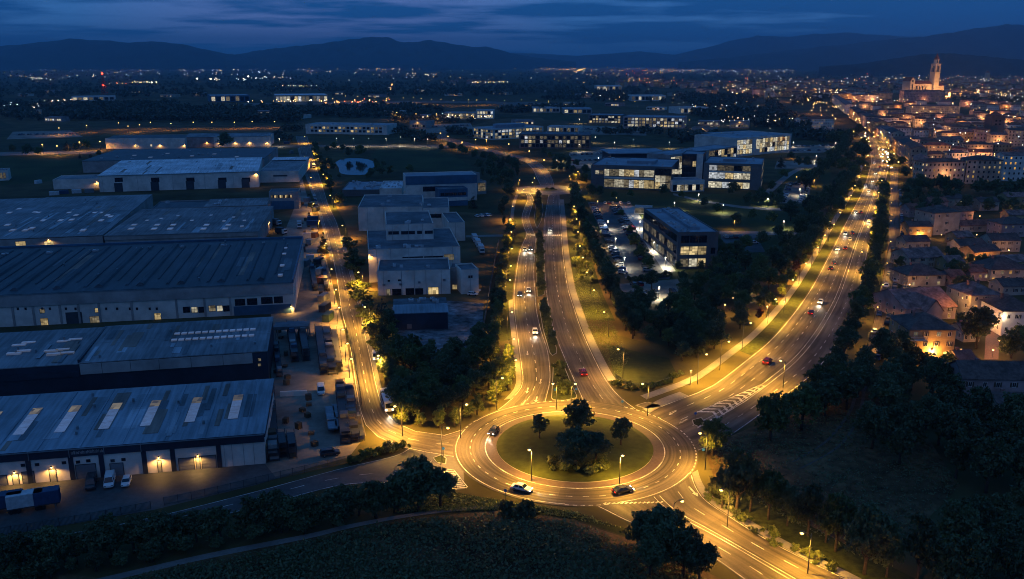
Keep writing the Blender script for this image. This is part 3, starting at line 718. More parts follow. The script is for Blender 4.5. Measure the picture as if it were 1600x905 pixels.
RF_navy = roof_metal('roof_sheet_navy', (.03, .042, .055), .55)
RF_grey = roof_metal('roof_felt_grey', (.19, .2, .21), .7, .3)
RF_brown = roof_metal('roof_fibre_brown', (.2, .19, .19), .8, 1.5)
RF_white = roof_metal('roof_sheet_white', (.55, .56, .58), .45)
RF_felt = mat('flat_roof_felt', (.13, .14, .155), .75, .3, .4, .3, stain=.4, big=.08)
RF_pale = mat('pale_flat_roof', (.26, .29, .33), .6, .15, .5, .4, stain=.25, big=.08)
WL_white = mat('white_render', (.72, .63, .55), .8, .1, .5, .3, stain=.2, big=.15)
WL_grey = mat('grey_panel', (.36, .32, .3), .7, .12, .4, .3, stain=.2, big=.1)
WL_navy = mat('navy_cladding', (.022, .03, .05), .5, .2, .5, .4)
WL_slate = mat('slate_panel', (.15, .135, .13), .6, .15, .6, .4)
WL_brown = mat('brown_brick', (.2, .14, .11), .8, .2, .8)
WL_pink = mat('pink_render', (.4, .28, .26), .8, .12, .5, .3, stain=.25, big=.2)
WL_orange = mat('ochre_render', (.42, .27, .13), .8, .14, .5, .3, stain=.3, big=.2)
WL_cream = mat('cream_render', (.42, .36, .28), .8, .12, .5, .3, stain=.25, big=.2)
WL_stone = mat('old_stone', (.42, .34, .25), .85, .2, .3, .2, stain=.3, big=.1)
RT_terra = mat('terracotta_tiles', (.3, .11, .07), .85, .35, 1.2, .2, bump=.5, bscale=3, stain=.4, big=.3)
RT_dark = mat('dark_tiles', (.13, .08, .065), .8, .3, 1.2, .3, bump=.5, bscale=3, stain=.35, big=.3)
RT_rose = mat('weathered_tiles', (.32, .16, .13), .85, .4, .9, .2, bump=.6, bscale=2.5, stain=.45, big=.35)
WL_blue = mat('blue_cladding', (.05, .12, .2), .5, .15, .5, .4)
WFRAME = {'dark': M_dark, 'white': WL_white, 'grey': M_steel}
PANE = {'warm': W_warm, 'white': W_white, 'amber': W_amber, 'dim': W_dim, 'dark': M_glass, 'cool': W_cool}
_wm = {}
def winmesh(state, w, h, nx=2, nz=1, fr='dark', bar=.09, deep=.08):
    k = (state, round(w, 1), round(h, 1), nx, nz, fr)
    if k in _wm: return _wm[k]
    b = MB(); w, h = max(w, .3), max(h, .3)
    b.face([(-w / 2, -.02, -h / 2), (w / 2, -.02, -h / 2), (w / 2, -.02, h / 2), (-w / 2, -.02, h / 2)], 0)
    for x0, x1, z0, z1 in ((-w / 2, w / 2, -h / 2 - bar, -h / 2), (-w / 2, w / 2, h / 2, h / 2 + bar), (-w / 2 - bar, -w / 2, -h / 2 - bar, h / 2 + bar), (w / 2, w / 2 + bar, -h / 2 - bar, h / 2 + bar)):
        b.box(x0, x1, -deep, 0, z0, z1, 1)
    for i in range(1, nx): x = -w / 2 + w * i / nx; b.box(x - bar * .35, x + bar * .35, -deep * .7, -.021, -h / 2, h / 2, 1)
    for i in range(1, nz): z = -h / 2 + h * i / nz; b.box(-w / 2, w / 2, -deep * .6, -.022, z - bar * .3, z + bar * .3, 1)
    _wm[k] = b.mesh('window', [PANE[state], WFRAME[fr]]); return _wm[k]
_dm = {}
def doormesh(kind, w, h):
    k = (kind, round(w, 1), round(h, 1))
    if k in _dm: return _dm[k]
    b = MB()
    if kind == 'roller':
        n = max(5, int(h / .35))
        for i in range(n): b.box(-w / 2, w / 2, -.09 if i % 2 else -.05, 0, h * i / n, h * (i + 1) / n, 0)
        ms = [mat('roller_shutter', (.2, .2, .21), .5, .1, 1), M_dark]
    elif kind == 'dock':
        b.box(-w / 2, w / 2, -.06, 0, 0, h, 0); ms = [mat('dark_door', (.05, .06, .075), .6, .15, 1), M_dark]
    else:
        b.box(-w / 2, w / 2, -.06, 0, 0, h, 0); b.box(w * .3, w * .36, -.12, -.06, h * .42, h * .5, 1); ms = [mat('grey_door', (.33, .32, .3), .6, .1, 1), M_dark]
    for x0, x1, z0, z1 in ((-w / 2 - .12, -w / 2, 0, h), (w / 2, w / 2 + .12, 0, h), (-w / 2 - .12, w / 2 + .12, h, h + .12)): b.box(x0, x1, -.12, 0, z0, z1, 1)
    _dm[k] = b.mesh('door', ms); return _dm[k]
_um = {}
def unitmesh(i):
    if i in _um: return _um[i]
    rs = random.Random(i); b = MB(); w, d, h = rs.uniform(.9, 2.6), rs.uniform(.9, 1.8), rs.uniform(.6, 1.3)
    b.box(-w / 2, w / 2, -d / 2, d / 2, 0, h, 0)
    b.cyl((w * .2, 0, h + .1), (0, 0, 1), min(w, d) * .3, .2, 10, 1)
    if i % 2: b.box(-w / 2 - .8, -w / 2, -.15, .15, .1, .4, 1)
    _um[i] = b.mesh('rooftop_unit', [mat('rooftop_plant', (.45, .46, .47), .5, .15, 1.5), M_steel]); return _um[i]

class Bld:
    def __init__(s, name, label, A, B, zr, h, depth=None, back=None, cat='building', ext=(0, 0), group=None, zb=None):
        a = G(*A, zr); b = G(*B, zr); a.z = b.z = 0
        s.d = (b - a).normalized(); s.n = Vector((-s.d.y, s.d.x, 0))
        a -= s.d * ext[0]; b += s.d * ext[1]
        s.a, s.b, s.h = a, b, h; s.L = (b - a).length
        s.D = depth if depth else (G(back[0], back[1], back[2] if len(back) > 2 else h) - b).dot(s.n)
        if s.D < 0: print('NEG DEPTH', label, s.D)
        s.rz = math.atan2(s.d.y, s.d.x)
        s.root = thing(name, label, cat, a, s.rz, group)
        s.mx = {}
    def loc(s, p): q = Vector(p) - s.a; return (q.dot(s.d), q.dot(s.n), p[2])
    def face(s, u, v, y0=0.0):
        r = ray(u, v); o = s.a + s.n * y0; t = o.dot(s.n) / r.dot(s.n)
        p = Vector((0, 0, CAMH)) + r * t; return (p - o).dot(s.d), p.z
    def side(s, u, v, x0=None):
        x0 = s.L if x0 is None else x0
        r = ray(u, v); o = s.a + s.d * x0; t = o.dot(s.d) / r.dot(s.d)
        p = Vector((0, 0, CAMH)) + r * t; return (p - o).dot(s.n), p.z
    def top(s, u, v, z): return s.loc(G(u, v, z))[:2]
    def part(s, name, mb, mats, parent=None, smooth=False, kind=None): return mb.build(name, mats, parent or s.root, smooth, kind)
    def block(s, x0, x1, y0, y1, z0, z1, wall, roof, par=.5, t=.3, name='wall', rname='roof'):
        b = MB(); b.box(x0, x1, y0, y1, z0, z1, 0, bottom=False, top=False)
        if par:
            zi = z1 - par
            n = b.vert((x0, y0, z1), (x1, y0, z1), (x1, y1, z1), (x0, y1, z1), (x0 + t, y0 + t, z1), (x1 - t, y0 + t, z1), (x1 - t, y1 - t, z1), (x0 + t, y1 - t, z1),
                       (x0 + t, y0 + t, zi), (x1 - t, y0 + t, zi), (x1 - t, y1 - t, zi), (x0 + t, y1 - t, zi))
            for i in range(4):
                j = (i + 1) % 4
                b.f += [(n + i, n + j, n + 4 + j, n + 4 + i), (n + 4 + i, n + 4 + j, n + 8 + j, n + 8 + i)]; b.m += [0, 0]
            w = s.part(name, b, wall)
            r = MB().box(x0 + t, x1 - t, y0 + t, y1 - t, zi - .2, zi + .002)
        else:
            w = s.part(name, b, wall); r = MB().box(x0, x1, y0, y1, z1 - .02, z1 + .15)
        return w, s.part(rname, r, roof)
    def slope(s, x0, x1, y0, y1, za, zb, roof, over=.25, thick=.25, name='roof'):
        """single pitch: za at y0, zb at y1"""
        b = MB(); b.hexa([(x0 - over, y0 - over, za), (x1 + over, y0 - over, za), (x1 + over, y1 + over, zb), (x0 - over, y1 + over, zb)],
                         [(x0 - over, y0 - over, za + thick), (x1 + over, y0 - over, za + thick), (x1 + over, y1 + over, zb + thick), (x0 - over, y1 + over, zb + thick)])
        return s.part(name, b, roof)
    def shell(s, x0, x1, y0, y1, z0, za, zb, wall, name='wall'):
        b = MB(); n = b.vert((x0, y0, z0), (x1, y0, z0), (x1, y1, z0), (x0, y1, z0), (x0, y0, za), (x1, y0, za), (x1, y1, zb), (x0, y1, zb))
        for f in ((0, 1, 5, 4), (1, 2, 6, 5), (2, 3, 7, 6), (3, 0, 4, 7)): b.f.append(tuple(n + i for i in f)); b.m.append(0)
        return s.part(name, b, wall)
    def gable(s, x0, x1, y0, y1, ze, zr, wall, roof, z0=0, over=.4, along='x'):
        b = MB(); b.box(x0, x1, y0, y1, z0, ze, 0, bottom=False, top=False); ym = (y0 + y1) / 2; xm = (x0 + x1) / 2
        if along == 'x':
            for x in (x0, x1): b.face([(x, y0, ze), (x, y1, ze), (x, ym, zr)] if x == x1 else [(x, y1, ze), (x, y0, ze), (x, ym, zr)])
        else:
            for y in (y0, y1): b.face([(x0, y, ze), (x1, y, ze), (xm, y, zr)] if y == y0 else [(x1, y, ze), (x0, y, ze), (xm, y, zr)])
        s.part('wall', b, wall)
        r = MB(); k = (zr - ze); t = .16
        if along == 'x':
            dy = (y1 - y0) / 2; zo = ze - k * over / dy
            for sy, yo in ((1, y0 - over), (-1, y1 + over)):
                q = [(x0 - over, yo, zo), (x1 + over, yo, zo), (x1 + over, ym, zr), (x0 - over, ym, zr)]
                r.hexa(q if sy > 0 else q[::-1], [(p[0], p[1], p[2] + t) for p in (q if sy > 0 else q[::-1])])
        else:
            dx = (x1 - x0) / 2; zo = ze - k * over / dx
            for sx, xo in ((1, x0 - over), (-1, x1 + over)):
                q = [(xo, y0 - over, zo), (xo, y1 + over, zo), (xm, y1 + over, zr), (xm, y0 - over, zr)]
                r.hexa(q[::-1] if sx > 0 else q, [(p[0], p[1], p[2] + t) for p in (q[::-1] if sx > 0 else q)])
        return s.part('roof', r, roof)
    def hip(s, x0, x1, y0, y1, ze, zr, wall, roof, z0=0, over=.5):
        b = MB(); b.box(x0, x1, y0, y1, z0, ze, 0, bottom=False, top=False); s.part('wall', b, wall)
        r = MB(); X0, X1, Y0, Y1 = x0 - over, x1 + over, y0 - over, y1 + over
        m = min(X1 - X0, Y1 - Y0) / 2
        if X1 - X0 >= Y1 - Y0: p, q = (X0 + m, (Y0 + Y1) / 2, zr), (X1 - m, (Y0 + Y1) / 2, zr)
        else: p, q = ((X0 + X1) / 2, Y0 + m, zr), ((X0 + X1) / 2, Y1 - m, zr)
        c = [(X0, Y0, ze), (X1, Y0, ze), (X1, Y1, ze), (X0, Y1, ze)]; e = [(a_[0], a_[1], ze - .18) for a_ in c]
        n = r.vert(*c, p, q, *e)
        fs = [(0, 1, 5, 4), (1, 2, 5), (2, 3, 4, 5), (3, 0, 4)] if X1 - X0 >= Y1 - Y0 else [(0, 1, 4), (1, 2, 5, 4), (2, 3, 5), (3, 0, 4, 5)]
        for f in fs: r.f.append(tuple(n + i for i in f)); r.m.append(0)
        for i in range(4): j = (i + 1) % 4; r.f.append((n + 6 + i, n + 6 + j, n + j, n + i)); r.m.append(0)
        r.f.append((n + 9, n + 8, n + 7, n + 6)); r.m.append(0)
        return s.part('roof', r, roof)
    def put(s, name, me, x, z, f='f', off=0.0, y0=0.0, parent=None):
        rz, lo = {'f': (0, (x, y0 - off, z)), 'r': (R(90), (s.L + off if y0 == 0 else y0 + off, x, z)), 'l': (R(-90), (y0 - off, x, z)), 'b': (R(180), (x, s.D + off, z))}[f]
        return link(name, me, parent or s.root, lo, rz)
    def win(s, u0, v0, u1, v1, state='dark', nx=2, nz=1, fr='dark', y0=0.0):
        x0, z1 = s.face(u0, v0, y0); x1, z0 = s.face(u1, v1, y0)
        return s.put('window', winmesh(state, abs(x1 - x0), abs(z1 - z0), nx, nz, fr), (x0 + x1) / 2, (z0 + z1) / 2, 'f', 0.005, y0)
    def door(s, u0, v0, u1, v1, kind='plain', y0=0.0):
        x0, z1 = s.face(u0, v0, y0); x1, z0 = s.face(u1, v1, y0)
        return s.put('door', doormesh(kind, abs(x1 - x0), max(2.1, z1)), (x0 + x1) / 2, 0, 'f', 0.005, y0)
    def grid(s, x0, x1, z0, z1, nx, nz, f='f', pick=None, gap=.12, sub=(2, 1), fr='dark', y0=0.0):
        pick = pick or (lambda i, j: 'dark')
        w = (x1 - x0) / nx; h = (z1 - z0) / nz
        for j in range(nz):
            for i in range(nx):
                st = pick(i, j)
                if st: s.put('window', winmesh(st, w * (1 - gap), h * (1 - gap), *sub, fr), x0 + w * (i + .5), z0 + h * (j + .5), f, .005, y0)
    def units(s, n, x0, x1, y0, y1, z, seed=0):
        rs = random.Random(seed)
        for i in range(n):
            link('rooftop_unit', unitmesh(rs.randrange(6)), s.root, (rs.uniform(x0, x1), rs.uniform(y0, y1), z), rs.choice((0, R(90))))
    def skylight(s, bot, top_, z, w=1.7, lit=None, zt=None, tilt=0.0):
        x, y0 = s.top(*bot, z); x2, y1 = s.top(*top_, z if zt is None else zt); xm = (x + x2) / 2
        L_ = y1 - y0; b = MB(); n = 4
        zz = lambda y: (y - y0) * tilt
        for i in range(n):
            a0, a1 = y0 + L_ * i / n + .06, y0 + L_ * (i + 1) / n - .06
            b.hexa([(xm - w / 2 + .05, a0, z + zz(a0) - .1), (xm + w / 2 - .05, a0, z + zz(a0) - .1), (xm + w / 2 - .05, a1, z + zz(a1) - .1), (xm - w / 2 + .05, a1, z + zz(a1) - .1)],
                   [(xm - w / 2 + .05, a0, z + zz(a0) + .14), (xm + w / 2 - .05, a0, z + zz(a0) + .14), (xm + w / 2 - .05, a1, z + zz(a1) + .14), (xm - w / 2 + .05, a1, z + zz(a1) + .14)], 1 if (lit and i in lit) else 0)
        b.hexa([(xm - w / 2, y0, z + zz(y0) - .2), (xm + w / 2, y0, z + zz(y0) - .2), (xm + w / 2, y1, z + zz(y1) - .2), (xm - w / 2, y1, z + zz(y1) - .2)],
               [(xm - w / 2, y0, z + zz(y0) + .1), (xm + w / 2, y0, z + zz(y0) + .1), (xm + w / 2, y1, z + zz(y1) + .1), (xm - w / 2, y1, z + zz(y1) + .1)], 2)
        return s.part('skylight', b, [M_sky, W_dim, M_steel])
LIGHTS = []          # (kind, world position, extras) - lamps fixed to buildings are made later
def wall_lamp(s, u, v, y0=0.0, kind='warm', label=None, f='f'):
    if f == 'f': x, z = s.face(u, v, y0); p = s.a + s.d * x + s.n * (y0 - .35)
    else: y, z = s.side(u, v); p = s.a + s.d * (s.L + .35) + s.n * y
    LIGHTS.append((kind, Vector((p.x, p.y, z)), label, s))

# ---------------- industrial estate, nearest shed first
w1 = Bld('warehouse', 'long warehouse with navy fascia, lit doors and tall strip skylights, lowest of the sheds', (0, 710), (412, 678), 7.3, 7.3, back=(417, 594, 8.6), ext=(30, 0))
s = w1; tilt = 1.3 / s.D
s.shell(0, s.L, 0, s.D, 0, 7.3, 8.6, WL_white); s.slope(0, s.L, 0, s.D, 7.3, 8.6, RF_blue, .3)
s.part('fascia', MB().box(-.1, s.L + .1, -.34, -.02, 5.5, 7.5), WL_navy); s.part('fascia', MB().box(s.L + .02, s.L + .3, -.3, s.D, 6.6, 7.45), WL_navy)
zr_ = lambda y: 7.55 + y * tilt
for i in range(10):
    x = s.L - 4 - i * 8.6
    s.part('roof_seam', MB().hexa([(x - .12, 0, zr_(0)), (x + .12, 0, zr_(0)), (x + .12, s.D, zr_(s.D)), (x - .12, s.D, zr_(s.D))], [(x - .08, 0, zr_(0) + .14), (x + .08, 0, zr_(0) + .14), (x + .08, s.D, zr_(s.D) + .14), (x - .08, s.D, zr_(s.D) + .14)]), RF_blue)
for bt, tp in (((-36, 686), (-6, 648)), ((31, 680), (57, 642)), ((94, 676), (119, 638)), ((163, 671), (183, 634)), ((229, 666), (243, 630)), ((297, 660), (309, 625)), ((365, 655), (372, 621))):
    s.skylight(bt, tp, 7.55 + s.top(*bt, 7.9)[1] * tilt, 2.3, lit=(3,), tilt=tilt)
for u in (45, 112, 160, 227, 272, 344): x, _ = s.face(u, 730); s.part('pilaster', MB().box(x - .5, x + .5, -.18, 0, 0, 5.5), WL_navy)
for u0, v0, u1, v1 in ((19, 741, 31, 761), (77, 734, 90, 758), (246, 720, 254, 746), (306, 713, 314, 740)): s.door(u0, v0, u1, v1)
for u0, v0, u1, v1 in ((279, 717, 305, 741), (315, 713, 339, 738)): s.door(u0, v0, u1, v1, 'roller')
for u0, v0, u1, v1 in ((118, 727, 153, 758), (172, 725, 195, 750), (34, 738, 56, 760), (-18, 745, 14, 766)): s.door(u0, v0, u1, v1, 'roller')
for u, v in ((36, 727), (58, 726), (122, 722), (138, 720), (176, 720), (193, 718), (100, 723)): s.win(u - 3, v - 1.5, u + 3, v + 1.5, 'dark', 1)
for u in (350, 362, 380, 396): x, _ = s.face(u, 700); s.part('panel_joint', MB().box(x - .04, x + .04, -.05, 0, 0, 5.5), WL_grey)
rsg = random.Random(3); sg = MB(); xa, za = s.face(112, 711); xb, zb_ = s.face(163, 705); k = 0
while k < 26:                                            # faint, unreadable lettering
    x = xa + (xb - xa) * k / 26; hh = rsg.uniform(.45, .8); sg.box(x, x + rsg.uniform(.08, .16), -.38, -.35, 6.1, 6.1 + hh)
    if rsg.random() < .6: sg.box(x, x + .26, -.38, -.35, 6.1 + hh * rsg.choice((0, .45, .85)), 6.2 + hh * .5)
    k += 1
s.part('sign_lettering', sg, WL_grey, kind='stuff')
for u in (45, 109, 164, 222): x, _ = s.face(u, 712); s.part('downpipe', MB().box(x - .07, x + .07, -.44, -.35, 5.4, 7.5), M_steel)
for u, v in ((23, 737), (81, 729), (248, 714), (309, 711)): wall_lamp(s, u, v, label='warm wall lamp over a warehouse door')

w2 = Bld('warehouse', 'grey warehouse with white parapet band and ribbed glass roof strip', (0, 577), (417, 550), 9, 9, back=(425, 497, 9.8), ext=(30, 0))
s = w2; xs, _ = s.face(123, 570); tilt = .8 / s.D
s.shell(0, s.L, 0, s.D, 0, 9, 9.8, WL_navy); s.slope(0, xs, 0, s.D, 9, 9.7, RF_grey, .2); s.slope(xs + .4, s.L, 0, s.D, 9.15, 9.95, RF_grey, .2)
s.part('parapet_band', MB().box(xs + .3, s.L - 4, -.5, -.02, 6.1, 9.0), WL_grey); s.part('parapet_band', MB().box(0, xs, -.4, -.02, 5.6, 7.2), WL_navy)
s.part('roof_edge', MB().box(xs - .2, xs + .35, 0, s.D, 9.2, 10.25), WL_navy)
for i in range(12):
    x = xs + (s.L - xs) * (.44 + .04 * i)
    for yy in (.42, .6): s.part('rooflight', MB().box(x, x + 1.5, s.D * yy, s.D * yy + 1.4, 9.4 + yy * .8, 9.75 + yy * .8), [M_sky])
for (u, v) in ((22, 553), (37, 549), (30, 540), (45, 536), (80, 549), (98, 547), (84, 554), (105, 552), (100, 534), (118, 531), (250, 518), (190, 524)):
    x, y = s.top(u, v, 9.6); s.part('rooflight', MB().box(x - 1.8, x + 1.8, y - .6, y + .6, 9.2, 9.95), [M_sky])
s.part('roof_seam', MB().box(xs, s.L, s.D * .5, s.D * .5 + .2, 9.6, 9.85), M_steel)
for u in (160, 205, 250, 300, 350): x, _ = s.face(u, 575); s.part('panel_joint', MB().box(x - .05, x + .05, -.53, -.48, 6.1, 9), WL_navy)
for v_ in (560, 568): s.win(403, v_, 408, v_ + 4, 'dim', 1)
wall_lamp(s, 432, 551, label='white wall lamp on the warehouse end wall facing the yard', f='r')

w3 = Bld('warehouse', 'largest warehouse with dark blue roof of long raised ribs', (0, 462), (457, 442), 11.2, 11.2, back=(460, 373, 12), ext=(40, 0))
s = w3; tilt = .8 / s.D
s.shell(0, s.L, 0, s.D, 0, 11.2, 12, WL_white); s.slope(0, s.L, 0, s.D, 11.2, 12, RF_navy, .3)
s.part('fascia', MB().box(-.1, s.L + .1, -.45, -.02, 7.1, 11.3), WL_grey)
s.part('parapet', MB().box(-.1, s.L + .1, s.D - .3, s.D + .35, 11.9, 13.0), WL_blue); s.part('parapet', MB().box(s.L - .2, s.L + .4, -.3, s.D + .2, 11.2, 12.5), WL_blue)
for i in range(30):
    x = s.L - 7 - i * 4.6; y0 = s.D * (.06 + .1 * (i % 3 == 0)); y1 = s.D * (.93 - .06 * (i % 2)); hh = (.35, 1.0, .5)[i % 3]
    ww = (.35, 1.5, .6)[i % 3]
    s.part('roof_monitor', MB().hexa([(x - ww, y0, 11.4 + y0 * tilt), (x + ww, y0, 11.4 + y0 * tilt), (x + ww, y1, 11.4 + y1 * tilt), (x - ww, y1, 11.4 + y1 * tilt)],
           [(x - .1, y0 + .6, 11.5 + hh + y0 * tilt), (x + ww * .7, y0 + .6, 11.5 + hh * .6 + y0 * tilt), (x + ww * .7, y1 - .6, 11.5 + hh * .6 + y1 * tilt), (x - .1, y1 - .6, 11.5 + hh + y1 * tilt)]), RF_navy)
for (u, v) in ((444, 397), (441, 415), (438, 430), (446, 388)): x, y = s.top(u, v, 11.9); s.part('rooflight', MB().box(x - .8, x + .8, y - 1.3, y + 1.3, 11.6, 12.15), [M_sky])
for u, v in ((8, 398), (78, 396), (150, 393), (218, 389), (285, 387), (350, 384), (412, 381)): x, y = s.top(u, v, 12); link('rooftop_unit', unitmesh(u % 6), s.root, (x, y, 11.9))
for u in (22, 54, 96, 125, 157, 208, 278, 322, 362): x, _ = s.face(u, 500); s.part('pilaster', MB().box(x - .35, x + .35, -.2, 0, 0, 7.1), WL_grey)
for u0, v0, u1, v1, st, nx in ((63, 498, 76, 509, 'warm', 2), (62, 483, 70, 489, 'dim', 1), (148, 482, 154, 488, 'warm', 1), (241, 490, 252, 500, 'warm', 2), (140, 495, 156, 505, 'dim', 2), (286, 480, 297, 488, 'dark', 2), (299, 480, 309, 488, 'white', 2), (310, 480, 321, 488, 'dark', 2),
                               (326, 478, 337, 486, 'dim', 2), (339, 478, 348, 486, 'white', 2), (349, 478, 361, 486, 'dark', 2), (367, 468, 383, 477, 'dark', 3), (386, 467, 402, 476, 'dark', 3), (408, 465, 426, 474, 'dark', 3), (428, 464, 442, 473, 'dark', 3)):
    s.win(u0, v0, u1, v1, st, nx, 2)
s.put('door', doormesh('dock', 5.0, 4.0), s.face(117, 505)[0], 0, 'f', .005); s.win(110, 496, 125, 511, 'white', 3, 2)
for u in (28, 40, 66, 78, 103, 118, 166, 183, 203, 214, 234, 245): s.win(u - 1.5, 481, u + 1.5, 484, 'dark', 1)
x0, _ = s.face(366, 490); s.part('base_cladding', MB().box(x0, s.L - 1, -.25, -.01, 0, 3.4), WL_blue)
wall_lamp(s, 455, 478, label='pair of warm lamps at the corner of the ribbed warehouse')

w4 = Bld('warehouse', 'wide grey warehouse with scattered skylights and two lit doorways', (0, 375), (160, 369), 8.5, 8.5, back=(236, 305, 9.5), ext=(50, 0))
s = w4; tilt = 1 / s.D
s.shell(0, s.L, 0, s.D, 0, 8.5, 9.5, WL_grey)
for f0, f1 in ((0, .36), (.365, .66), (.665, 1)): s.slope(s.L * f0, s.L * f1, 0, s.D, 8.5 + .2 * (f0 > .3), 9.5 + .2 * (f0 > .3), RF_grey, .1)
for (u, v) in ((60, 333), (68, 345), (95, 345), (108, 333), (112, 344), (119, 337), (12, 352), (20, 360), (40, 360), (50, 357), (130, 322), (148, 333), (160, 333), (168, 337), (173, 339), (55, 332), (90, 318), (160, 313), (15, 333), (158, 345), (30, 327), (185, 320), (130, 360)):
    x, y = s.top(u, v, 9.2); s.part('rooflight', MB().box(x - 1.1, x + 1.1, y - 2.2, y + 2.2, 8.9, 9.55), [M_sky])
for u0, u1 in ((24, 41), (69, 85)): s.win(u0, 378, u1, 388, 'warm', 3, 2)
wall_lamp(s, 76, 374, label='bright lamp above the second lit doorway'); wall_lamp(s, 202, 369, label='bright lamp on the brown roofed shed corner')
w4b = Bld('warehouse', 'brown roofed shed with rows of skylights and lit strip below the eaves', (163, 369), (403, 362), 8.5, 8.5, back=(417, 323, 9.3))
s = w4b; s.shell(0, s.L, 0, s.D, 0, 8.5, 9.3, WL_grey); s.slope(0, s.L, 0, s.D, 8.5, 9.3, RF_brown, .3)
s.part('fascia', MB().box(0, s.L, -.4, -.01, 6.5, 8.5), WL_grey)
for u in (205, 241, 266, 318, 352):
    for v in (358, 352): x, y = s.top(u + (358 - v) * .8, v, 8.9); s.part('rooflight', MB().box(x - 1.2, x + 1.2, y - 2, y + 2, 8.6, 9.25), [M_sky])
for (u, v) in ((225, 336), (252, 342), (278, 338), (300, 345), (332, 332), (350, 346), (380, 335), (382, 345), (378, 354), (230, 345), (285, 333), (330, 337), (365, 340), (384, 328)): x, y = s.top(u, v, 9); s.part('rooflight', MB().box(x - .8, x + .8, y - 1.2, y + 1.2, 8.7, 9.3), [M_sky])
for i, u in enumerate((172, 185, 210, 230, 252, 285, 300, 318, 345, 362)): s.win(u, 370.5 - (u - 170) * .028, u + 12, 373.5 - (u - 170) * .028, 'dim' if i % 3 else 'warm', 3)
wall_lamp(s, 420, 347, label='bright lamp on the brown shed end wall', f='r')
w4c = Bld('warehouse', 'dark roofed shed with stepped brown roof before the white roofed hall', (236, 326), (416, 321), 8.5, 8.5, depth=26)
s = w4c; s.shell(0, s.L, 0, s.D, 0, 8.4, 8.9, WL_grey); s.slope(0, s.L * .45, 0, s.D, 7.6, 8.0, RF_navy, .1); s.slope(s.L * .452, s.L * .73, 0, s.D, 8.5, 8.9, RF_brown, .1); s.slope(s.L * .735, s.L, 0, s.D, 8.5, 8.9, RF_brown, .1)
s.units(6, 5, s.L - 5, 3, 20, 9, 3)
w4d = Bld('warehouse', 'small block with glazed strip and blue lower wall beside the yard', (420, 300), (466, 299), 11, 11, depth=14)
s = w4d; s.block(0, s.L, 0, s.D, 0, 11, WL_grey, RF_felt); s.part('base_cladding', MB().box(.5, s.L - 3, -.2, -.01, 0, 5.2), WL_blue); s.grid(1, s.L - 4, 7, 9, 12, 1, pick=lambda i, j: ('dim', 'dark', 'warm')[(i * 7) % 3], sub=(1, 1))
w5 = Bld('warehouse', 'long hall with bright white roof and tall grey dock doors', (153, 275), (403, 268), 11.5, 11.5, back=(408, 246, 12.5))
s = w5; s.shell(0, s.L, 0, s.D, 0, 11.5, 12.5, WL_white); s.slope(0, s.L, 0, s.D, 11.5, 12.5, RF_white, .4)
for u in (185, 242, 297, 347, 384): s.put('door', doormesh('dock', 5.2, 6.0), s.face(u, 290)[0], 0, 'f', .005); s.win(u - 6, 278, u + 7, 284, 'dark', 3)
for u in (160, 215, 270, 320, 365): x, _ = s.face(u, 285); s.part('panel_joint', MB().box(x - .08, x + .08, -.08, 0, 0, 11.5), WL_grey)
wall_lamp(s, 400, 271, label='lamp at the end of the white roofed hall')
w5b = Bld('warehouse', 'low grey annex with open lit bay at the hall end', (82, 281), (153, 279), 7, 7, depth=26)
s = w5b; s.block(0, s.L, 0, s.D, 0, 7, WL_white, RF_grey); wall_lamp(s, 151, 284, label='lamp over the annex corner bay')
w5c = Bld('warehouse', 'white fronted annex with dark sign between hall and yard', (404, 268), (466, 267), 8.5, 8.5, back=(466, 246, 9))
s = w5c; s.block(0, s.L, 0, s.D, 0, 8.5, WL_white, RF_grey, .4); s.slope(0, s.L, s.D * .8, s.D, 8.7, 9.2, RF_white, .1, name='roof_strip')
x0, z0 = s.face(427, 276); x1, z1 = s.face(449, 273); s.part('wall_sign', MB().box(x0, x1, -.12, 0, z0, z0 + 1.0), WL_navy)
w6 = Bld('warehouse', 'broad dark roofed shed behind the white roofed hall', (128, 252), (412, 248), 9.5, 9.5, back=(412, 231, 10)); s = w6
s.shell(0, s.L, 0, s.D, 0, 9.5, 10, WL_grey); s.slope(0, s.L, 0, s.D, 9.5, 10, RF_navy, .3); s.units(14, 5, s.L - 5, 3, s.D - 3, 9.8, 8)
for (u, v) in ((210, 243), (235, 246), (262, 240), (300, 244), (335, 241), (370, 245)): x, y = s.top(u, v, 10); s.part('rooflight', MB().box(x - 1.5, x + 1.5, y - 2, y + 2, 9.6, 10.3), [M_sky])
w7 = Bld('warehouse', 'far white fronted warehouse with dark roof and pale end panel', (166, 233), (290, 232), 0, 11, depth=45); s = w7
s.block(0, s.L, 0, s.D, 0, 11, WL_white, RF_navy, .3); s.gable(s.L * .02, s.L * .98, 1, s.D - 1, 10.6, 12.2, WL_white, RF_navy)
for u in (178, 212, 235): s.win(u, 226, u + 3, 229, 'white', 1)
for u in (212, 250, 288): wall_lamp(s, u, 226, label='small lamp on the far white warehouse front')
w7b = Bld('warehouse', 'far warehouse in three bays with grey ridged roof', (291, 231), (422, 229), 0, 12, depth=48); s = w7b
for i in range(3): s.gable(s.L * i / 3, s.L * (i + 1) / 3, 0, s.D, 11, 13, WL_pink if i == 0 else WL_white, RF_grey)
for u in (323, 343, 368, 390, 417): wall_lamp(s, u, 222, label='small lamp on the three bay warehouse front')
wf = Bld('office_building', 'far low white office with long pale roof and small lit windows', (478, 209), (605, 211), 0, 12, depth=40); s = wf
s.block(0, s.L, 0, s.D, 0, 12, WL_white, RF_pale); s.grid(6, s.L - 6, 2, 10, 18, 2, pick=lambda i, j: ('dark', 'dark', 'warm', 'dim')[(i * 5 + j * 3) % 4], gap=.35); s.units(8, 10, s.L - 10, 5, 30, 11.6, 4)

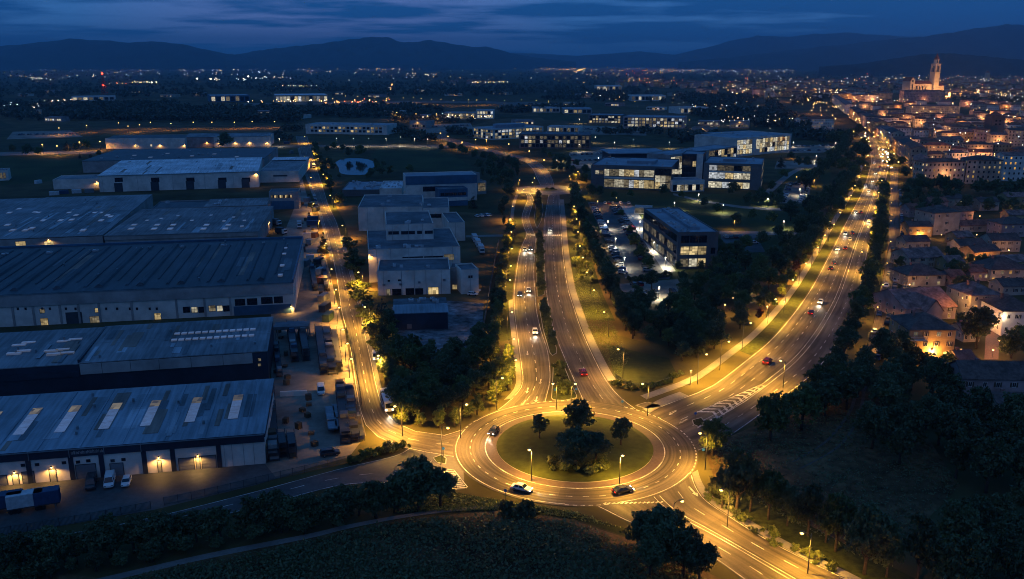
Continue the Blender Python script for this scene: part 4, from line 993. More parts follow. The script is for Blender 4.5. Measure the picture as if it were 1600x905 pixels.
# patched sheets, gutters and vents that age the big roofs
PT = [roof_metal('roof_patch_pale', (.3, .33, .36), .5), roof_metal('roof_patch_dark', (.11, .125, .14), .6), roof_metal('roof_patch_rust', (.2, .15, .12), .7)]
def age_roof(s, z0, z1, n, seed, vents=6, gutter=True, x0=2, dark=False):
    rs = random.Random(seed); zz = lambda y: z0 + (z1 - z0) * y / s.D
    for i in range(n):
        w, l = rs.choice((1.1, 1.1, 2.2, 3.3)), rs.uniform(3, s.D * .45); x = rs.uniform(x0, s.L - 4); y = rs.uniform(.5, s.D - l - .5); h = .02 + .004 * i
        s.part('roof_patch', MB().hexa([(x, y, zz(y)), (x + w, y, zz(y)), (x + w, y + l, zz(y + l)), (x, y + l, zz(y + l))], [(x, y, zz(y) + h), (x + w, y, zz(y) + h), (x + w, y + l, zz(y + l) + h), (x, y + l, zz(y + l) + h)]), PT[1 + rs.randrange(2)] if dark else rs.choice(PT))
    for i in range(vents):
        x, y = rs.uniform(x0, s.L - 3), rs.uniform(2, s.D - 2); b = MB().cyl((x, y, zz(y) + .35), (0, 0, 1), .28, .8, 8); b.tube([(x, y, zz(y) + .75), (x, y, zz(y) + 1.0)], [.45, .05], 8); s.part('roof_vent', b, M_steel)
    if gutter: s.part('gutter', MB().box(0, s.L, -.62, -.42, z0 - .32, z0 - .14), M_steel)
age_roof(w1, 7.56, 8.86, 26, 1, 7, x0=28); age_roof(w2, 9.42, 10.22, 22, 2, 8, False, 28); age_roof(w3, 11.46, 12.26, 16, 3, 10, True, 38, True); age_roof(w4, 8.97, 9.97, 26, 4, 8, False, 45); age_roof(w4b, 8.77, 9.57, 16, 5, 6); age_roof(w5, 11.77, 12.77, 10, 6, 4)
# ---------------- factory blocks between the estate road and the boulevard
f4 = Bld('factory_block', 'white factory front block with glazed door and dark low windows', (591, 462), (704, 459), 0, hgt(704, 459, 421), depth=22); s = f4
s.block(0, s.L, 0, s.D, 0, s.h, WL_white, RF_felt)
for u0, v0, u1, v1, st, nx in ((613, 452, 627, 462, 'dark', 2), (634, 451, 647, 461, 'dark', 2), (649, 451, 661, 461, 'dark', 2), (669, 449, 685, 461, 'warm', 3), (606, 438, 609, 440, 'dark', 1), (622, 437, 626, 439, 'dark', 1), (604, 452, 610, 462, 'dim', 1)): s.win(u0, v0, u1, v1, st, nx, 2)
s.units(3, 4, s.L - 4, 4, 15, s.h - .5, 5)
f3 = Bld('factory_block', 'broad white factory hall with long dark window band', (575, 390), (719, 385), 14, 14, back=(716, 355, 14)); s = f3
s.block(0, s.L, 0, s.D, 0, 14, WL_white, RF_felt); s.win(629, 402, 661, 411, 'dark', 5); s.win(663, 401, 692, 409, 'dark', 5); s.win(694, 398, 709, 406, 'dim', 3)
s.units(5, 4, s.L - 4, 3, 6, 13.5, 9); wall_lamp(s, 577, 398, label='warm lamp on the factory corner by the estate road', kind='warm')
f2 = Bld('factory_block', 'upper white storey with narrow windows set on the factory roof', (603, 351), (677, 349), 20.5, 20.5, back=(661, 329, 20.5)); s = f2
s.block(0, s.L, 0, s.D, 13.4, 20.5, WL_white, RF_felt)
for u0, u1 in ((607, 623), (627, 648), (652, 659), (664, 676)): s.win(u0, 362 - (u0 - 607) * .02, u1, 366 - (u0 - 607) * .02, 'dark', 3)
s.units(4, 2, s.L - 2, 2, 10, 20, 11)
f1 = Bld('factory_block', 'rear factory block with grey felt roof beside the estate road', (559, 324), (702, 322), 13, 13, back=(660, 303, 13)); s = f1
s.block(0, s.L * .7, 0, s.D, 0, 13, WL_white, RF_felt); s.block(s.L * .705, s.L, 0, s.D * .8, 0, 12.2, WL_white, RF_felt); s.units(6, 3, s.L - 4, 3, s.D - 4, 12.5, 13)
s.win(672, 335, 690, 340, 'dark', 3)
f5 = Bld('factory_block', 'slim white stair block beside the factory front', (721, 460), (748, 458), 0, hgt(748, 458, 420), depth=11); s = f5
s.block(0, s.L, 0, s.D, 0, s.h, WL_white, RF_felt); s.win(732, 431, 738, 434, 'dark', 2)
s.root['label'] = 'slim white stair block beside the factory front'
f5b = Bld('factory_block', 'recessed grey link with a lit window between two factory blocks', (704, 452), (721, 452), 0, 9, depth=8); s = f5b
s.block(0, s.L, 0, s.D, 0, 9, WL_grey, RF_felt); s.win(707, 445, 716, 452, 'warm', 2)
f6 = Bld('factory_block', 'tall narrow white block behind the factory hall', (702, 377), (727, 376), 0, hgt(727, 376, 347), back=(714, 331)); s = f6
s.block(0, s.L, 0, s.D, 0, s.h, WL_white, RF_felt)
f7 = Bld('shed', 'low dark shed with pale sheet roof at the gravel yard', (616, 517), (700, 514), 0, hgt(700, 514, 487), back=(695, 466)); s = f7
s.shell(0, s.L, 0, s.D, 0, s.h - .3, s.h, WL_navy); s.slope(0, s.L, 0, s.D * .55, s.h - .25, s.h, RF_blue, .3); s.slope(0, s.L, s.D * .56, s.D, s.h - .1, s.h, RF_felt, .25)
s.units(7, 4, s.L - 3, s.D * .62, s.D - 1, s.h + .2, 17); x0, _ = s.face(636, 512); s.part('hatch', MB().box(x0, x0 + 1.6, -.1, 0, .6, 2.2), WL_slate)
f8 = Bld('office_building', 'white and navy office with one long window band', (634, 276), (745, 273), 17, 17, back=(744, 267, 17)); s = f8
s.block(0, s.L, 0, s.D, 0, 17, WL_white, RF_pale); s.part('fascia', MB().box(-.2, s.L + .2, -.4, -.02, 11.6, 17.1), WL_blue); s.win(661, 292, 702, 298, 'dark', 8); s.win(703, 291, 716, 297, 'dim', 3)
f9 = Bld('office_building', 'low blue banded block before the navy topped office', (686, 323), (731, 321), 0, 11, depth=12); s = f9
s.block(0, s.L, 0, s.D, 0, 11, WL_blue, RF_felt); s.grid(1, s.L - 1, 6.6, 8.6, 6, 1, pick=lambda i, j: 'dark'); s.part('band', MB().box(-.05, s.L + .05, -.15, -.01, 3.4, 5.6), WL_white)
f10 = Bld('office_building', 'stepped grey annex with small terraces beside the navy topped office', (746, 304), (760, 303), 0, 13, depth=20); s = f10
s.block(0, s.L, 0, s.D, 0, 9, WL_grey, RF_felt); s.block(1, s.L - 2, 6, s.D, 8.5, 14, WL_grey, RF_felt); s.grid(.5, s.L - .5, 2, 8, 2, 2, pick=lambda i, j: 'dim')
f11 = Bld('workshop', 'low workshop with cluttered pale roof below the pond', (535, 307), (628, 306), 0, 4.5, depth=44); s = f11
s.block(0, s.L * .62, 0, s.D, 0, 4.5, WL_slate, RF_pale); s.block(s.L * .625, s.L, 0, s.D * .9, 0, 5.2, WL_white, RF_white); s.units(34, 2, s.L - 2, 3, 40, 4.3, 21)

for s, us in ((f4, (600, 628, 648, 666, 690)), (f3, (590, 612, 640, 676, 708)), (f2, (615, 640, 662)), (f1, (575, 600, 640)), (f6, (712,)), (f5, (735,))):
    for k, u in enumerate(us):
        x, _ = s.face(u, PJ(s.a)[1] - 5)
        if .3 < x < s.L - .3: s.part('downpipe' if k % 2 else 'panel_joint', MB().box(x - .07, x + .07, -.1, 0, 13.5 if s is f2 else 0, s.h - .1), M_steel if k % 2 else WL_grey)
    s.part('coping', MB().box(-.08, s.L + .08, -.1, .32, s.h - .04, s.h + .1), WL_grey)
for u, v in ((600, 445), (626, 444), (655, 441), (694, 437)): x, z = f4.face(u, v); f4.part('wall_unit', MB().box(x - .5, x + .5, -.45, 0, z - .35, z + .35), M_steel)
for yy in (5, 11, 17, 23): f3.put('window', winmesh('dark' if yy != 11 else 'dim', 1.6, 1.4, 2, 1), yy, 9.5, 'l', .01); f3.put('window', winmesh('dark', 1.6, 1.4, 2, 1), yy, 4.5, 'l', .01)
# ---------------- campus offices
def lit(p, seed, a='white', b_='warm', off='dark', dim='dim'):
    rs = random.Random(seed); tb = {}
    def f(i, j):
        if (i, j) not in tb:
            r = rs.random(); tb[(i, j)] = a if r < p * .5 else b_ if r < p * .75 else 'cool' if r < p * .88 else dim if r < p else dim if r < p + (1 - p) * .5 else off
        return tb[(i, j)]
    return f
c1 = Bld('office_building', 'two storey glass office glowing along its whole front', (924, 257), (1050, 261), 17, 17, back=(1046, 248, 17)); s = c1
s.block(0, s.L, 0, s.D, 0, 17, WL_slate, RF_pale, .7)
x0, _ = s.face(944, 280); x1, _ = s.face(1022, 280); x2, _ = s.face(930, 270)
s.grid(x0, x1, 9.2, 14.2, 10, 1, pick=lit(.85, 1), gap=.06, sub=(4, 1)); s.grid(x0, x1, 1, 7, 10, 1, pick=lit(.92, 2), gap=.06, sub=(3, 1)); s.grid(x2, x0 - .5, 10, 13, 2, 1, pick=lit(.6, 3))
s.grid(x1 + .6, s.L - .3, 1, 15.6, 3, 3, pick=lit(.35, 4), gap=.05); s.units(9, 6, s.L - 6, 5, s.D - 5, 16.3, 31)
s.part('canopy', MB().box(x0, x1, -1.0, 0, 7.4, 8.6), WL_white)
s.part('roof_plant', MB().box(s.L * .4, s.L * .75, s.D * .35, s.D * .7, 16.2, 18.4), RF_pale)
c3 = Bld('office_building', 'three storey glass office with pale lit floors and grey end', (1100, 254), (1191, 257), 18.5, 18.5, back=(1212, 247, 18.5)); s = c3
s.block(0, s.L, 0, s.D, 0, 18.5, WL_slate, RF_pale, .7); x0, _ = s.face(1107, 280); x1, _ = s.face(1172, 280)
s.grid(x0, x1, 13, 17, 5, 1, pick=lit(.75, 5), gap=.05, sub=(3, 1)); s.grid(x0, x1, 7.2, 11.8, 5, 1, pick=lit(.97, 6), gap=.05, sub=(4, 1)); s.grid(x0, x1, .6, 5.2, 6, 1, pick=lit(.85, 7), gap=.06, sub=(3, 1))
s.grid(2, s.D - 1, 13, 16.6, 6, 1, 'r', lit(.6, 8), sub=(2, 1)); s.grid(2, s.D - 1, 7.4, 11, 6, 1, 'r', lit(.7, 9), sub=(2, 1)); s.grid(2, s.D - 1, 1, 5, 6, 1, 'r', lit(.5, 10), sub=(2, 1))
s.units(8, 5, s.L - 5, 4, s.D - 4, 17.8, 33); s.part('floor_band', MB().box(x0, x1, -.5, 0, 11.9, 12.9), WL_white); s.part('roof_plant', MB().box(s.L * .3, s.L * .7, s.D * .4, s.D * .65, 17.8, 19.6), RF_pale)
c2 = Bld('office_building', 'dark glass atrium tower with white fin between lit offices', (1066, 240), (1099, 241), 24, 24, depth=24); s = c2
s.block(0, s.L, 0, s.D, 0, 24, WL_navy, RF_pale); x0, _ = s.face(1088, 260); s.part('fin', MB().box(x0, s.L + .05, -.5, -.01, 3.5, 24.2), WL_white)
s.grid(.4, x0 - .3, 2, 23, 4, 5, pick=lit(.06, 11, dim='dark'), gap=.05, sub=(1, 1)); s.grid(x0, s.L - .3, .4, 3.3, 2, 1, pick=lit(.7, 12))
c2b = Bld('office_building', 'long rear wing of the campus with lit side windows', (1047, 246), (1152, 232), 17, 17, depth=22); s = c2b
s.block(0, s.L, 0, s.D, 0, 19, WL_grey, RF_pale); s.grid(1, s.L * .2, 2, 17, 3, 3, pick=lit(.7, 13), gap=.06); s.grid(s.L * .55, s.L - 1, 8, 18, 9, 2, pick=lit(.4, 14), gap=.1); s.units(6, 4, s.L - 4, 3, 18, 18.5, 35)
c2c = Bld('office_building', 'low glazed entrance link with bright lobby', (1050, 300), (1100, 299), 0, 8, depth=18); s = c2c
s.block(0, s.L, 0, s.D, 0, 8, WL_white, RF_pale); s.grid(.5, s.L - .5, .5, 5.2, 8, 1, pick=lit(.6, 15), sub=(2, 1)); s.win(1050, 265, 1065, 272, 'white', 4, y0=-.01)
c4 = Bld('office_building', 'pale rear office with brilliant stairwell and banded windows', (1151, 216), (1237, 209), 18, 18, back=(1188, 203, 18)); s = c4
s.block(0, s.L, 0, s.D, 0, 18, WL_white, RF_pale, .7); s.grid(1, s.L * .28, 2, 16, 5, 3, pick=lit(.85, 16), gap=.1); s.grid(s.L * .42, s.L - 3, 2, 16, 12, 3, pick=lit(.9, 17), gap=.1, sub=(1, 1)); s.win(1182, 218, 1192, 232, 'white', 2, 3); s.units(5, 5, s.L - 5, 4, s.D - 4, 17.4, 37)
c5 = Bld('office_building', 'dark low block behind the pale rear office', (1124, 210), (1200, 206), 12, 12, depth=30); c5.block(0, c5.L, 0, c5.D, 0, 12, WL_slate, RF_pale)
c6 = Bld('office_building', 'dark flat pavilion with wide overhanging roof behind the glass office', (955, 240), (1040, 239), 11, 11, depth=36); s = c6
s.block(0, s.L, 0, s.D, 0, 10.4, WL_navy, RF_pale, 0); s.part('overhang', MB().box(-2, s.L + 2, -2, s.D + 2, 10.6, 11.4), RF_pale); s.grid(4, s.L - 4, 2, 7, 8, 1, pick=lit(.1, 19))
c7 = Bld('office_building', 'three storey slate office block beside the car park', (1060, 363), (1123, 362), 16.5, 16.5, back=(1075, 324, 16.5)); s = c7
s.block(0, s.L, 0, s.D, 0, 16.5, WL_slate, RF_pale, .5)
x0, _ = s.face(1063, 390); x1, _ = s.face(1104, 390)
s.grid(x0, x1, 11.6, 15, 3, 1, pick=lambda i, j: 'dark', gap=.1, sub=(3, 1)); s.grid(x0, x1, 6.2, 10.2, 3, 1, pick=lambda i, j: 'warm', gap=.08, sub=(3, 1), fr='dark'); s.grid(x0, x1, .8, 4.8, 3, 1, pick=lambda i, j: ('dim', 'white', 'warm')[i], gap=.1, sub=(3, 1))
for zz0, zz1 in ((11.6, 15), (6.2, 10.2), (.8, 4.8)): s.grid(2, s.D - 2, zz0, zz1, 12, 1, 'l', lambda i, j: ('dim' if i % 3 else 'dark') if zz0 < 11 else 'dark', gap=.1, sub=(2, 1))
s.grid(x1 + 1.8, s.L - 1, 6.5, 9.5, 1, 1); s.part('roof_plant', MB().box(s.L * .42, s.L * .66, s.D * .12, s.D * .9, 16, 17.3), RF_pale)
for i in range(8): link('rooftop_unit', unitmesh(i % 6), s.root, (s.L * .54, s.D * (.16 + .095 * i), 17.3))
s.units(6, 2, s.L * .35, 3, s.D - 3, 16, 39)
c7b = Bld('shelter', 'pale low shelter wall at the head of the walkway', (991, 334), (1018, 335), 0, 4.5, depth=6); c7b.block(0, c7b.L, 0, c7b.D, 0, 4.5, WL_white, RF_pale); c7b.grid(.5, c7b.L - .5, .5, 3.5, 5, 1, pick=lambda i, j: 'dim')
for nm, lab, A, B, h, dp, wl, rf, p, nx, nz in (
    ('office_building', 'white three storey office with curved rooftop storey', (771, 219), (849, 214), 13, 42, WL_white, RF_pale, .5, 14, 3),
    ('office_building', 'brown brick office with plain dark windows', (811, 232), (923, 233), 15, 40, WL_brown, RF_felt, .12, 18, 3),
    ('office_building', 'pinkish office with brightly lit ground floor', (973, 199), (1067, 201), 15, 50, WL_pink, RF_pale, .75, 16, 3),
    ('office_building', 'dark office with two lit bands beside the pinkish one', (919, 193), (971, 194), 13, 40, WL_slate, RF_pale, .5, 10, 3),
    ('office_building', 'far lit pavilion beside the highway', (694, 187), (743, 187), 11, 35, WL_cream, RF_pale, .7, 10, 2),
    ('office_building', 'far bright glazed hall with sloping roof', (744, 186), (772, 186), 14, 35, WL_white, RF_pale, .9, 6, 2),
    ('office_building', 'pale low hall far behind the offices', (986, 158), (1040, 158), 13, 60, WL_white, RF_white, .2, 10, 1),
    ('office_building', 'white lit hall on the far plain', (932, 141), (972, 141), 14, 80, WL_white, RF_white, .5, 8, 1),
    ('warehouse', 'far blue roofed depot on the plain', (329, 160), (391, 159), 15, 90, WL_blue, RF_blue, .1, 8, 1),
    ('warehouse', 'far depot with lit pale front on the plain', (430, 161), (513, 160), 17, 110, WL_cream, RF_white, .5, 14, 1),
    ('warehouse', 'small far white shed at the western edge', (-8, 283), (14, 282), 8, 16, WL_white, RF_navy, .0, 3, 1),
    ('office_building', 'low white office beyond the pale far lot', (855, 207), (905, 208), 8, 25, WL_white, RF_pale, .3, 8, 1),
    ('office_building', 'far pale block beside the lit pavilion', (832, 176), (875, 176), 9, 40, WL_white, RF_pale, .2, 8, 1),
    ('warehouse', 'far long roof beside the highway', (880, 178), (925, 178), 9, 60, WL_grey, RF_pale, .2, 6, 1),
    ('warehouse', 'far flat depot near the radio mast', (112, 158), (180, 157), 10, 70, WL_white, RF_pale, .2, 8, 1),
    ('office_building', 'white apartment slab before the wood', (1062, 178), (1108, 177), 11, 40, WL_white, RF_pale, .1, 8, 1)):
    s = Bld(nm, lab, A, B, 0, h, depth=dp); s.block(0, s.L, 0, s.D, 0, h, wl, rf, .6)
    if p or nx: s.grid(1.5, s.L - 1.5, 1, h - 1.2, nx, nz, pick=lit(p, nx * 7 + nz), gap=.25, sub=(1, 1))
    s.units(4, s.L * .15, s.L * .85, 5, dp - 5, h - .6, nx)
    if 'curved' in lab:
        s.part('upper_storey', MB().prism([(s.L * .5 + s.L * .3 * math.cos(t * .314), 20 + 12 * math.sin(t * .314)) for t in range(20)], 12.4, 16.5, 0), RF_pale)
        s.grid(1, s.D - 1, 1, 11.5, 8, 3, 'l', lit(.3, 77), gap=.25, sub=(1, 1))
FARB = [((28, 150), 30), ((70, 146), 26), ((205, 146), 40), ((250, 152), 34), ((300, 150), 30), ((520, 148), 40), ((575, 152), 30), ((640, 144), 44), ((700, 150), 34), ((770, 148), 40), ((850, 144), 36), ((905, 153), 30), ((1050, 150), 36), ((1100, 160), 30), ((540, 170), 26), ((600, 178), 30), ((655, 186), 24), ((780, 172), 30), ((805, 196), 24), ((880, 166), 30), ((945, 166), 26), ((1010, 172), 30), ((1120, 172), 26), ((1160, 176), 28), ((70, 190), 26), ((30, 180), 30), ((445, 185), 26), ((395, 180), 24), ((640, 200), 20), ((1080, 212), 24), ((1090, 196), 26), ((1140, 200), 22)]
FARB.sort()
for i, ((u, v), w) in enumerate(FARB):
    p = G(u, v); h = (6, 8, 10, 7)[i % 4]; s = Bld('low_building', 'low far building on the middle plain, ' + ordn(i) + ' counted from the estate side', (u, v), (u + 5, v + (.1, -.1, .15)[i % 3]), 0, h, depth=16 + i % 3 * 6, ext=(0, w), group='low far buildings on the middle plain')
    s.block(0, s.L, 0, s.D, 0, h, (WL_white, WL_cream, WL_grey, WL_pink)[i % 4], (RF_pale, RF_grey, RT_terra)[i % 3], .4)
    s.grid(1, s.L - 1, 1, min(h - 1, 5), 7, 1, pick=lit((.25, .5, .1, .7)[i % 4], i), gap=.3, sub=(1, 1))
    if i % 2 == 0: LIGHTS.append(('warm', s.a + s.d * s.L * .5 - s.n * 1.2 + Vector((0, 0, h - 1)), 'warm lamp on a low far building front', s))

# ================================================================== houses beside the avenue and the old town
_hc = {}
def chimney(s, x, y, z):
    if 'c' not in _hc:
        b = MB().box(-.35, .35, -.35, .35, -1.2, 1.0, 0); b.box(-.45, .45, -.45, .45, 1.0, 1.15, 0); _hc['c'] = b.mesh('chimney', RT_rose)
    link('chimney', _hc['c'], s.root, (x, y, z))
def house(label, A, B, vt, depth, wall, roof, kind='hip', rise=2.6, nx=3, nz=2, states=None, side='l', name='house', chim=1, base=None, seed=1, balcony=None, extra=None, h=None):
    u = (A[0] + B[0]) / 2; vb = (A[1] + B[1]) / 2
    h = h or hgt(u, vb, vt)
    s = Bld(name, label, A, B, 0, h, depth=depth, cat='house')
    if kind == 'hip': s.hip(0, s.L, 0, s.D, h, h + rise, wall, roof)
    elif kind == 'gx': s.gable(0, s.L, 0, s.D, h, h + rise, wall, roof, along='x')
    elif kind == 'gy': s.gable(0, s.L, 0, s.D, h, h + rise, wall, roof, along='y')
    rs = random.Random(seed); rs2 = random.Random(int(A[0] * 3 + A[1]))
    fh = h / nz
    for j in range(nz):
        for i in range(nx):
            st = (states or {}).get((i, j), 'dark')
            if st is None: continue
            if st == 'dark' and rs2.random() < .16: st = rs2.choice(('amber', 'warm', 'dim'))
            w = .9 if st == 'dark' else 1.1
            x = s.L * (i + .5) / nx + rs.uniform(-.3, .3)
            s.put('window', winmesh(st, w, 1.25, 2, 1, 'white'), x, fh * j + fh * .55, 'f', .01)
            if st == 'dark' and rs.random() < .6:
                for sx in (-1, 1): link('shutter', _shut(), s.root, (x + sx * (w / 2 + .32), -.03, fh * j + fh * .55))
        for i in range(max(1, int(s.D / 4))):
            s.put('window', winmesh('dark', .9, 1.25, 2, 1, 'white'), s.D * (i + .5) / max(1, int(s.D / 4)), fh * j + fh * .55, side, .01)
    for c in range(chim): chimney(s, s.L * (.3 + .35 * c), s.D * .55, h + rise * .8)
    if balcony:
        i0, i1, j = balcony
        x0, x1 = s.L * i0, s.L * i1; z = fh * j + .1
        b = MB().box(x0, x1, -1.3, -.02, z - .18, z, 0); s.part('balcony', b, WL_white)
        r = MB()
        for k in range(int((x1 - x0) / .22) + 1): r.box(x0 + k * .22, x0 + k * .22 + .04, -1.3, -1.26, z, z + 1, 0)
        r.box(x0, x1, -1.31, -1.25, z + 1, z + 1.06, 0); s.part('railing', r, WL_white, kind='stuff')
    return s
def _shut():
    if 's' not in _hc: _hc['s'] = MB().box(-.24, .24, -.03, .02, -.65, .65).mesh('shutter', mat('shutter', (.09, .06, .04), .7, .2, 2))
    return _hc['s']
h1 = house('tall pale three storey house with one column of balcony doors', (1457, 368), (1497, 365), 332, 14, WL_cream, RT_dark, 'hip', 3.0, 3, 3, {(0, 1): None, (2, 1): None, (2, 2): None, (2, 0): None})
h2 = house('low ochre house with two glowing windows beside the parking street', (1419, 370), (1455, 370), 354, 10, WL_orange, RT_dark, 'gx', 2, 4, 1, {(2, 0): 'amber', (3, 0): 'warm'}); wall_lamp(h2, 1437, 366, label='amber lamp on the low ochre house')
h3 = house('dark roofed cottage with a single bright doorway among trees', (1489, 324), (1513, 323), 310, 9, WL_cream, RT_dark, 'hip', 2.4, 1, 1, {(0, 0): 'warm'})
h4 = house('long low house between the tall pale house and pink one', (1499, 364), (1560, 361), 352, 9, WL_cream, RT_terra, 'gx', 2.2, 5, 1)
h5 = house('rose coloured two storey house at the picture edge', (1563, 371), (1612, 370), 350, 12, WL_pink, RT_dark, 'hip', 2.8, 4, 2, {(1, 1): 'dim'}, chim=2)
h6 = house('cream house with arched gable behind the garden wall', (1548, 394), (1593, 394), 376, 11, WL_cream, RT_dark, 'gx', 2.6, 4, 2)
h7 = house('small ochre house with a row of tiny amber garden lights', (1521, 410), (1561, 407), 393, 9, WL_orange, RT_dark, 'gx', 2.2, 4, 1, {(3, 0): 'amber'}); wall_lamp(h7, 1526, 408, label='amber lamp at the small ochre house corner')
h8 = house('broad pale house under a big dark hip roof', (1546, 441), (1606, 440), 421, 14, WL_cream, RT_dark, 'hip', 4, 5, 2, {(4, 1): 'dim', (1, 1): 'dim'})
h9 = house('crumbling grey house with broken rose tiled roof', (1419, 420), (1474, 417), 402, 13, WL_cream, RT_rose, 'gx', 3, 4, 2)
h10 = house('pale house with dark hip roof and blue lit landing window', (1417, 449), (1476, 447), 430, 13, WL_cream, RT_dark, 'hip', 3.4, 3, 2, {(1, 1): 'dim'})
h11 = house('sprawling old house under weathered rose tiles', (1413, 503), (1492, 498), 481, 21, WL_pink, RT_rose, 'gx', 4.5, 4, 2, chim=2); s = h11
s.gable(s.L * .3, s.L * .62, -3, 8, s.h - .2, s.h + 3.6, WL_pink, RT_rose, along='y')
h12 = house('ochre house with dark hip roof and blazing lamp by its door', (1416, 562), (1488, 562), 515, 14, WL_orange, RT_dark, 'hip', 3.6, 4, 3, {(0, 2): 'dim', (1, 2): 'dark', (0, 0): None, (1, 0): None, (2, 0): 'dark'}, balcony=(.0, .36, 2), chim=1)
wall_lamp(h12, 1456, 547, label='blazing amber lamp beside the ochre house door')
h13 = house('grey house with two bright yellow windows one above the other', (1513, 500), (1560, 498), 461, 14, WL_cream, RT_rose, 'hip', 3, 3, 3, {(2, 2): 'amber', (2, 1): 'amber', (2, 0): None}, chim=2); wall_lamp(h13, 1503, 465, label='small orange lamp in the alley by the grey house')
h14 = house('white walled house with wall lamp and dark hip roof', (1563, 525), (1612, 525), 486, 14, WL_white, RT_dark, 'hip', 3.6, 3, 2, {}); wall_lamp(h14, 1565, 493, label='white lamp on the white walled house corner', kind='white')
h16 = house('stone house with long dark roof below the terrace', (1500, 632), (1612, 634), 592, 10, WL_pink, RT_dark, 'gx', 3.2, 5, 2, {(4, 0): None, (3, 0): None, (0, 0): None})
h17 = house('single storey porch house with glowing window', (1556, 650), (1612, 651), 630, 7, WL_cream, RT_dark, 'gx', 1.6, 2, 1, {(0, 0): 'warm', (1, 0): None})
b = MB().box(0, 11, 0, 6, 0, 2.2); o = tag(link('terrace', b.mesh('terrace', [M_pave]), None, tuple(G(1452, 583)), R(-4)), 'raised paved terrace beside the ochre house', 'terrace')
for k, (A, B, lab) in enumerate((((1498, 398), (1540, 396), 'dark tiled cottage in the gardens below the pink house'), ((1565, 424), (1605, 422), 'ochre lit cottage above the big hip roof'), ((1490, 345), (1520, 344), 'small dark cottage behind the tall pale house'),
                        ((1415, 392), (1452, 391), 'small rose tiled house at the forecourt corner'), ((1575, 350), (1605, 350), 'dark cottage above the rose coloured house'), ((1515, 440), (1545, 439), 'old dark house behind the grey house'), ((1505, 535), (1530, 534), 'narrow outbuilding beside the brick alley'), ((1480, 425), (1506, 424), 'tile roofed cottage right behind the blue windowed house'), ((1484, 448), (1508, 447), 'low tiled shed behind the rose tiled roofs'), ((1566, 462), (1604, 461), 'long tiled house beyond the two yellow windows'), ((1494, 385), (1520, 384), 'tiled cottage beside the garden lights'), ((1420, 340), (1446, 339), 'small tiled house at the top of the residential street'), ((1530, 330), (1560, 329), 'tiled house in the upper gardens'), ((1572, 322), (1604, 321), 'tiled house at the edge of the upper gardens'), ((1452, 330), (1480, 329), 'tiled house above the tall pale house'), ((1500, 580), (1526, 579), 'low tiled house behind the paved terrace'))):
    house(lab, A, B, (A[1] + B[1]) / 2 - 14, 9, (WL_cream, WL_orange, WL_pink)[k % 3], (RT_dark, RT_rose, RT_terra)[k % 3], 'gx', 2.2, 3, 1, {(1, 0): 'amber'} if k in (1, 4) else {})
sheet('path', [(1541, 508), (1562, 508), (1560, 562), (1538, 562)], .05, mat('brick_paving', (.25, .14, .1), .85, .25, 2), 'brick paved alley lit orange between houses')

# ---------------- the old town: rows of joined houses
TW = [WL_cream, WL_pink, WL_orange, WL_white, WL_stone]; TR = [RT_terra, RT_dark, RT_rose, RT_terra]
TOWN = []
def town_house(a, d, L_, D_, h, seed, label, group, p_lit=.16, amb=.5, name='town_house', tower=False):
    rs = random.Random(seed)
    s = Bld.__new__(Bld); s.a = Vector((a.x, a.y, 0)); s.d = d; s.n = Vector((-d.y, d.x, 0)); s.L, s.D, s.h = L_, D_, h; s.rz = math.atan2(d.y, d.x); s.b = s.a + d * L_
    s.root = thing(name, label, 'house', s.a, s.rz, group)
    wall = rs.choice(TW); rf = rs.choice(TR)
    if rs.random() < .55: s.hip(0, L_, 0, D_, h, h + rs.uniform(1.8, 3), wall, rf)
    else: s.gable(0, L_, 0, D_, h, h + rs.uniform(1.8, 3), wall, rf, along='x')
    nz = max(2, int(h / 3.4)); bd, bl = MB(), MB(); wa, aa = MB(), MB()
    for face, LL in (('f', L_), ('l', D_), ('r', D_)):
        n = max(2, int(LL / 3.2))
        for j in range(nz):
            for i in range(n):
                x = LL * (i + .5) / n; z = h * (j + .52) / nz; r = rs.random()
                b = (wa if rs.random() < amb else aa) if r < p_lit else bd
                w, hh, o = .55, .8, .04
                if face == 'f': b.face([(x - w, -o, z - hh), (x + w, -o, z - hh), (x + w, -o, z + hh), (x - w, -o, z + hh)])
                elif face == 'l': b.face([(-o, x + w, z - hh), (-o, x - w, z - hh), (-o, x - w, z + hh), (-o, x + w, z + hh)])
                else: b.face([(L_ + o, x - w, z - hh), (L_ + o, x + w, z - hh), (L_ + o, x + w, z + hh), (L_ + o, x - w, z + hh)])
    for b, m_ in ((bd, M_glass), (wa, W_warm), (aa, W_amber)):
        if b.f: s.part('window', b, m_, kind='stuff')
    if rs.random() < .7: chimney(s, L_ * rs.uniform(.2, .8), D_ * .5, h + 2.2)
    TOWN.append(s); return s
def town_at(A, B, h, D_, label, seed, p=.2, amb=.5, group=None, name='apartment_house', split=1):
    a, b = G(*A), G(*B); d = (b - a).normalized(); L_ = (b - a).length
    for i in range(split):
        lab = label if split == 1 else label + ', ' + ordn(i) + ' from the avenue end'
        town_house(a + d * L_ * i / split, d, L_ / split * .985, D_, h * (1 + .2 * math.sin(i * 2.3 + seed)), seed * 31 + i, lab, group, p, amb, name)
town_at((1441, 288), (1506, 287), 14, 14, 'white four storey apartment house facing the camera above the avenue trees', 1, .22, .8)
town_at((1507, 287), (1563, 288), 15, 14, 'second white apartment house with bluish lit windows', 2, .2, .8)
town_at((1564, 283), (1640, 284), 19, 15, 'tall apartment block with many amber windows at the edge', 3, .3, .3)
town_at((1393, 233), (1421, 262), 14, 13, 'pale avenue house front', 4, .15, .4, 'houses lining the avenue', split=3)
town_at((1424, 264), (1439, 286), 13, 12, 'cream corner house at the lower avenue end', 5, .2, .4)
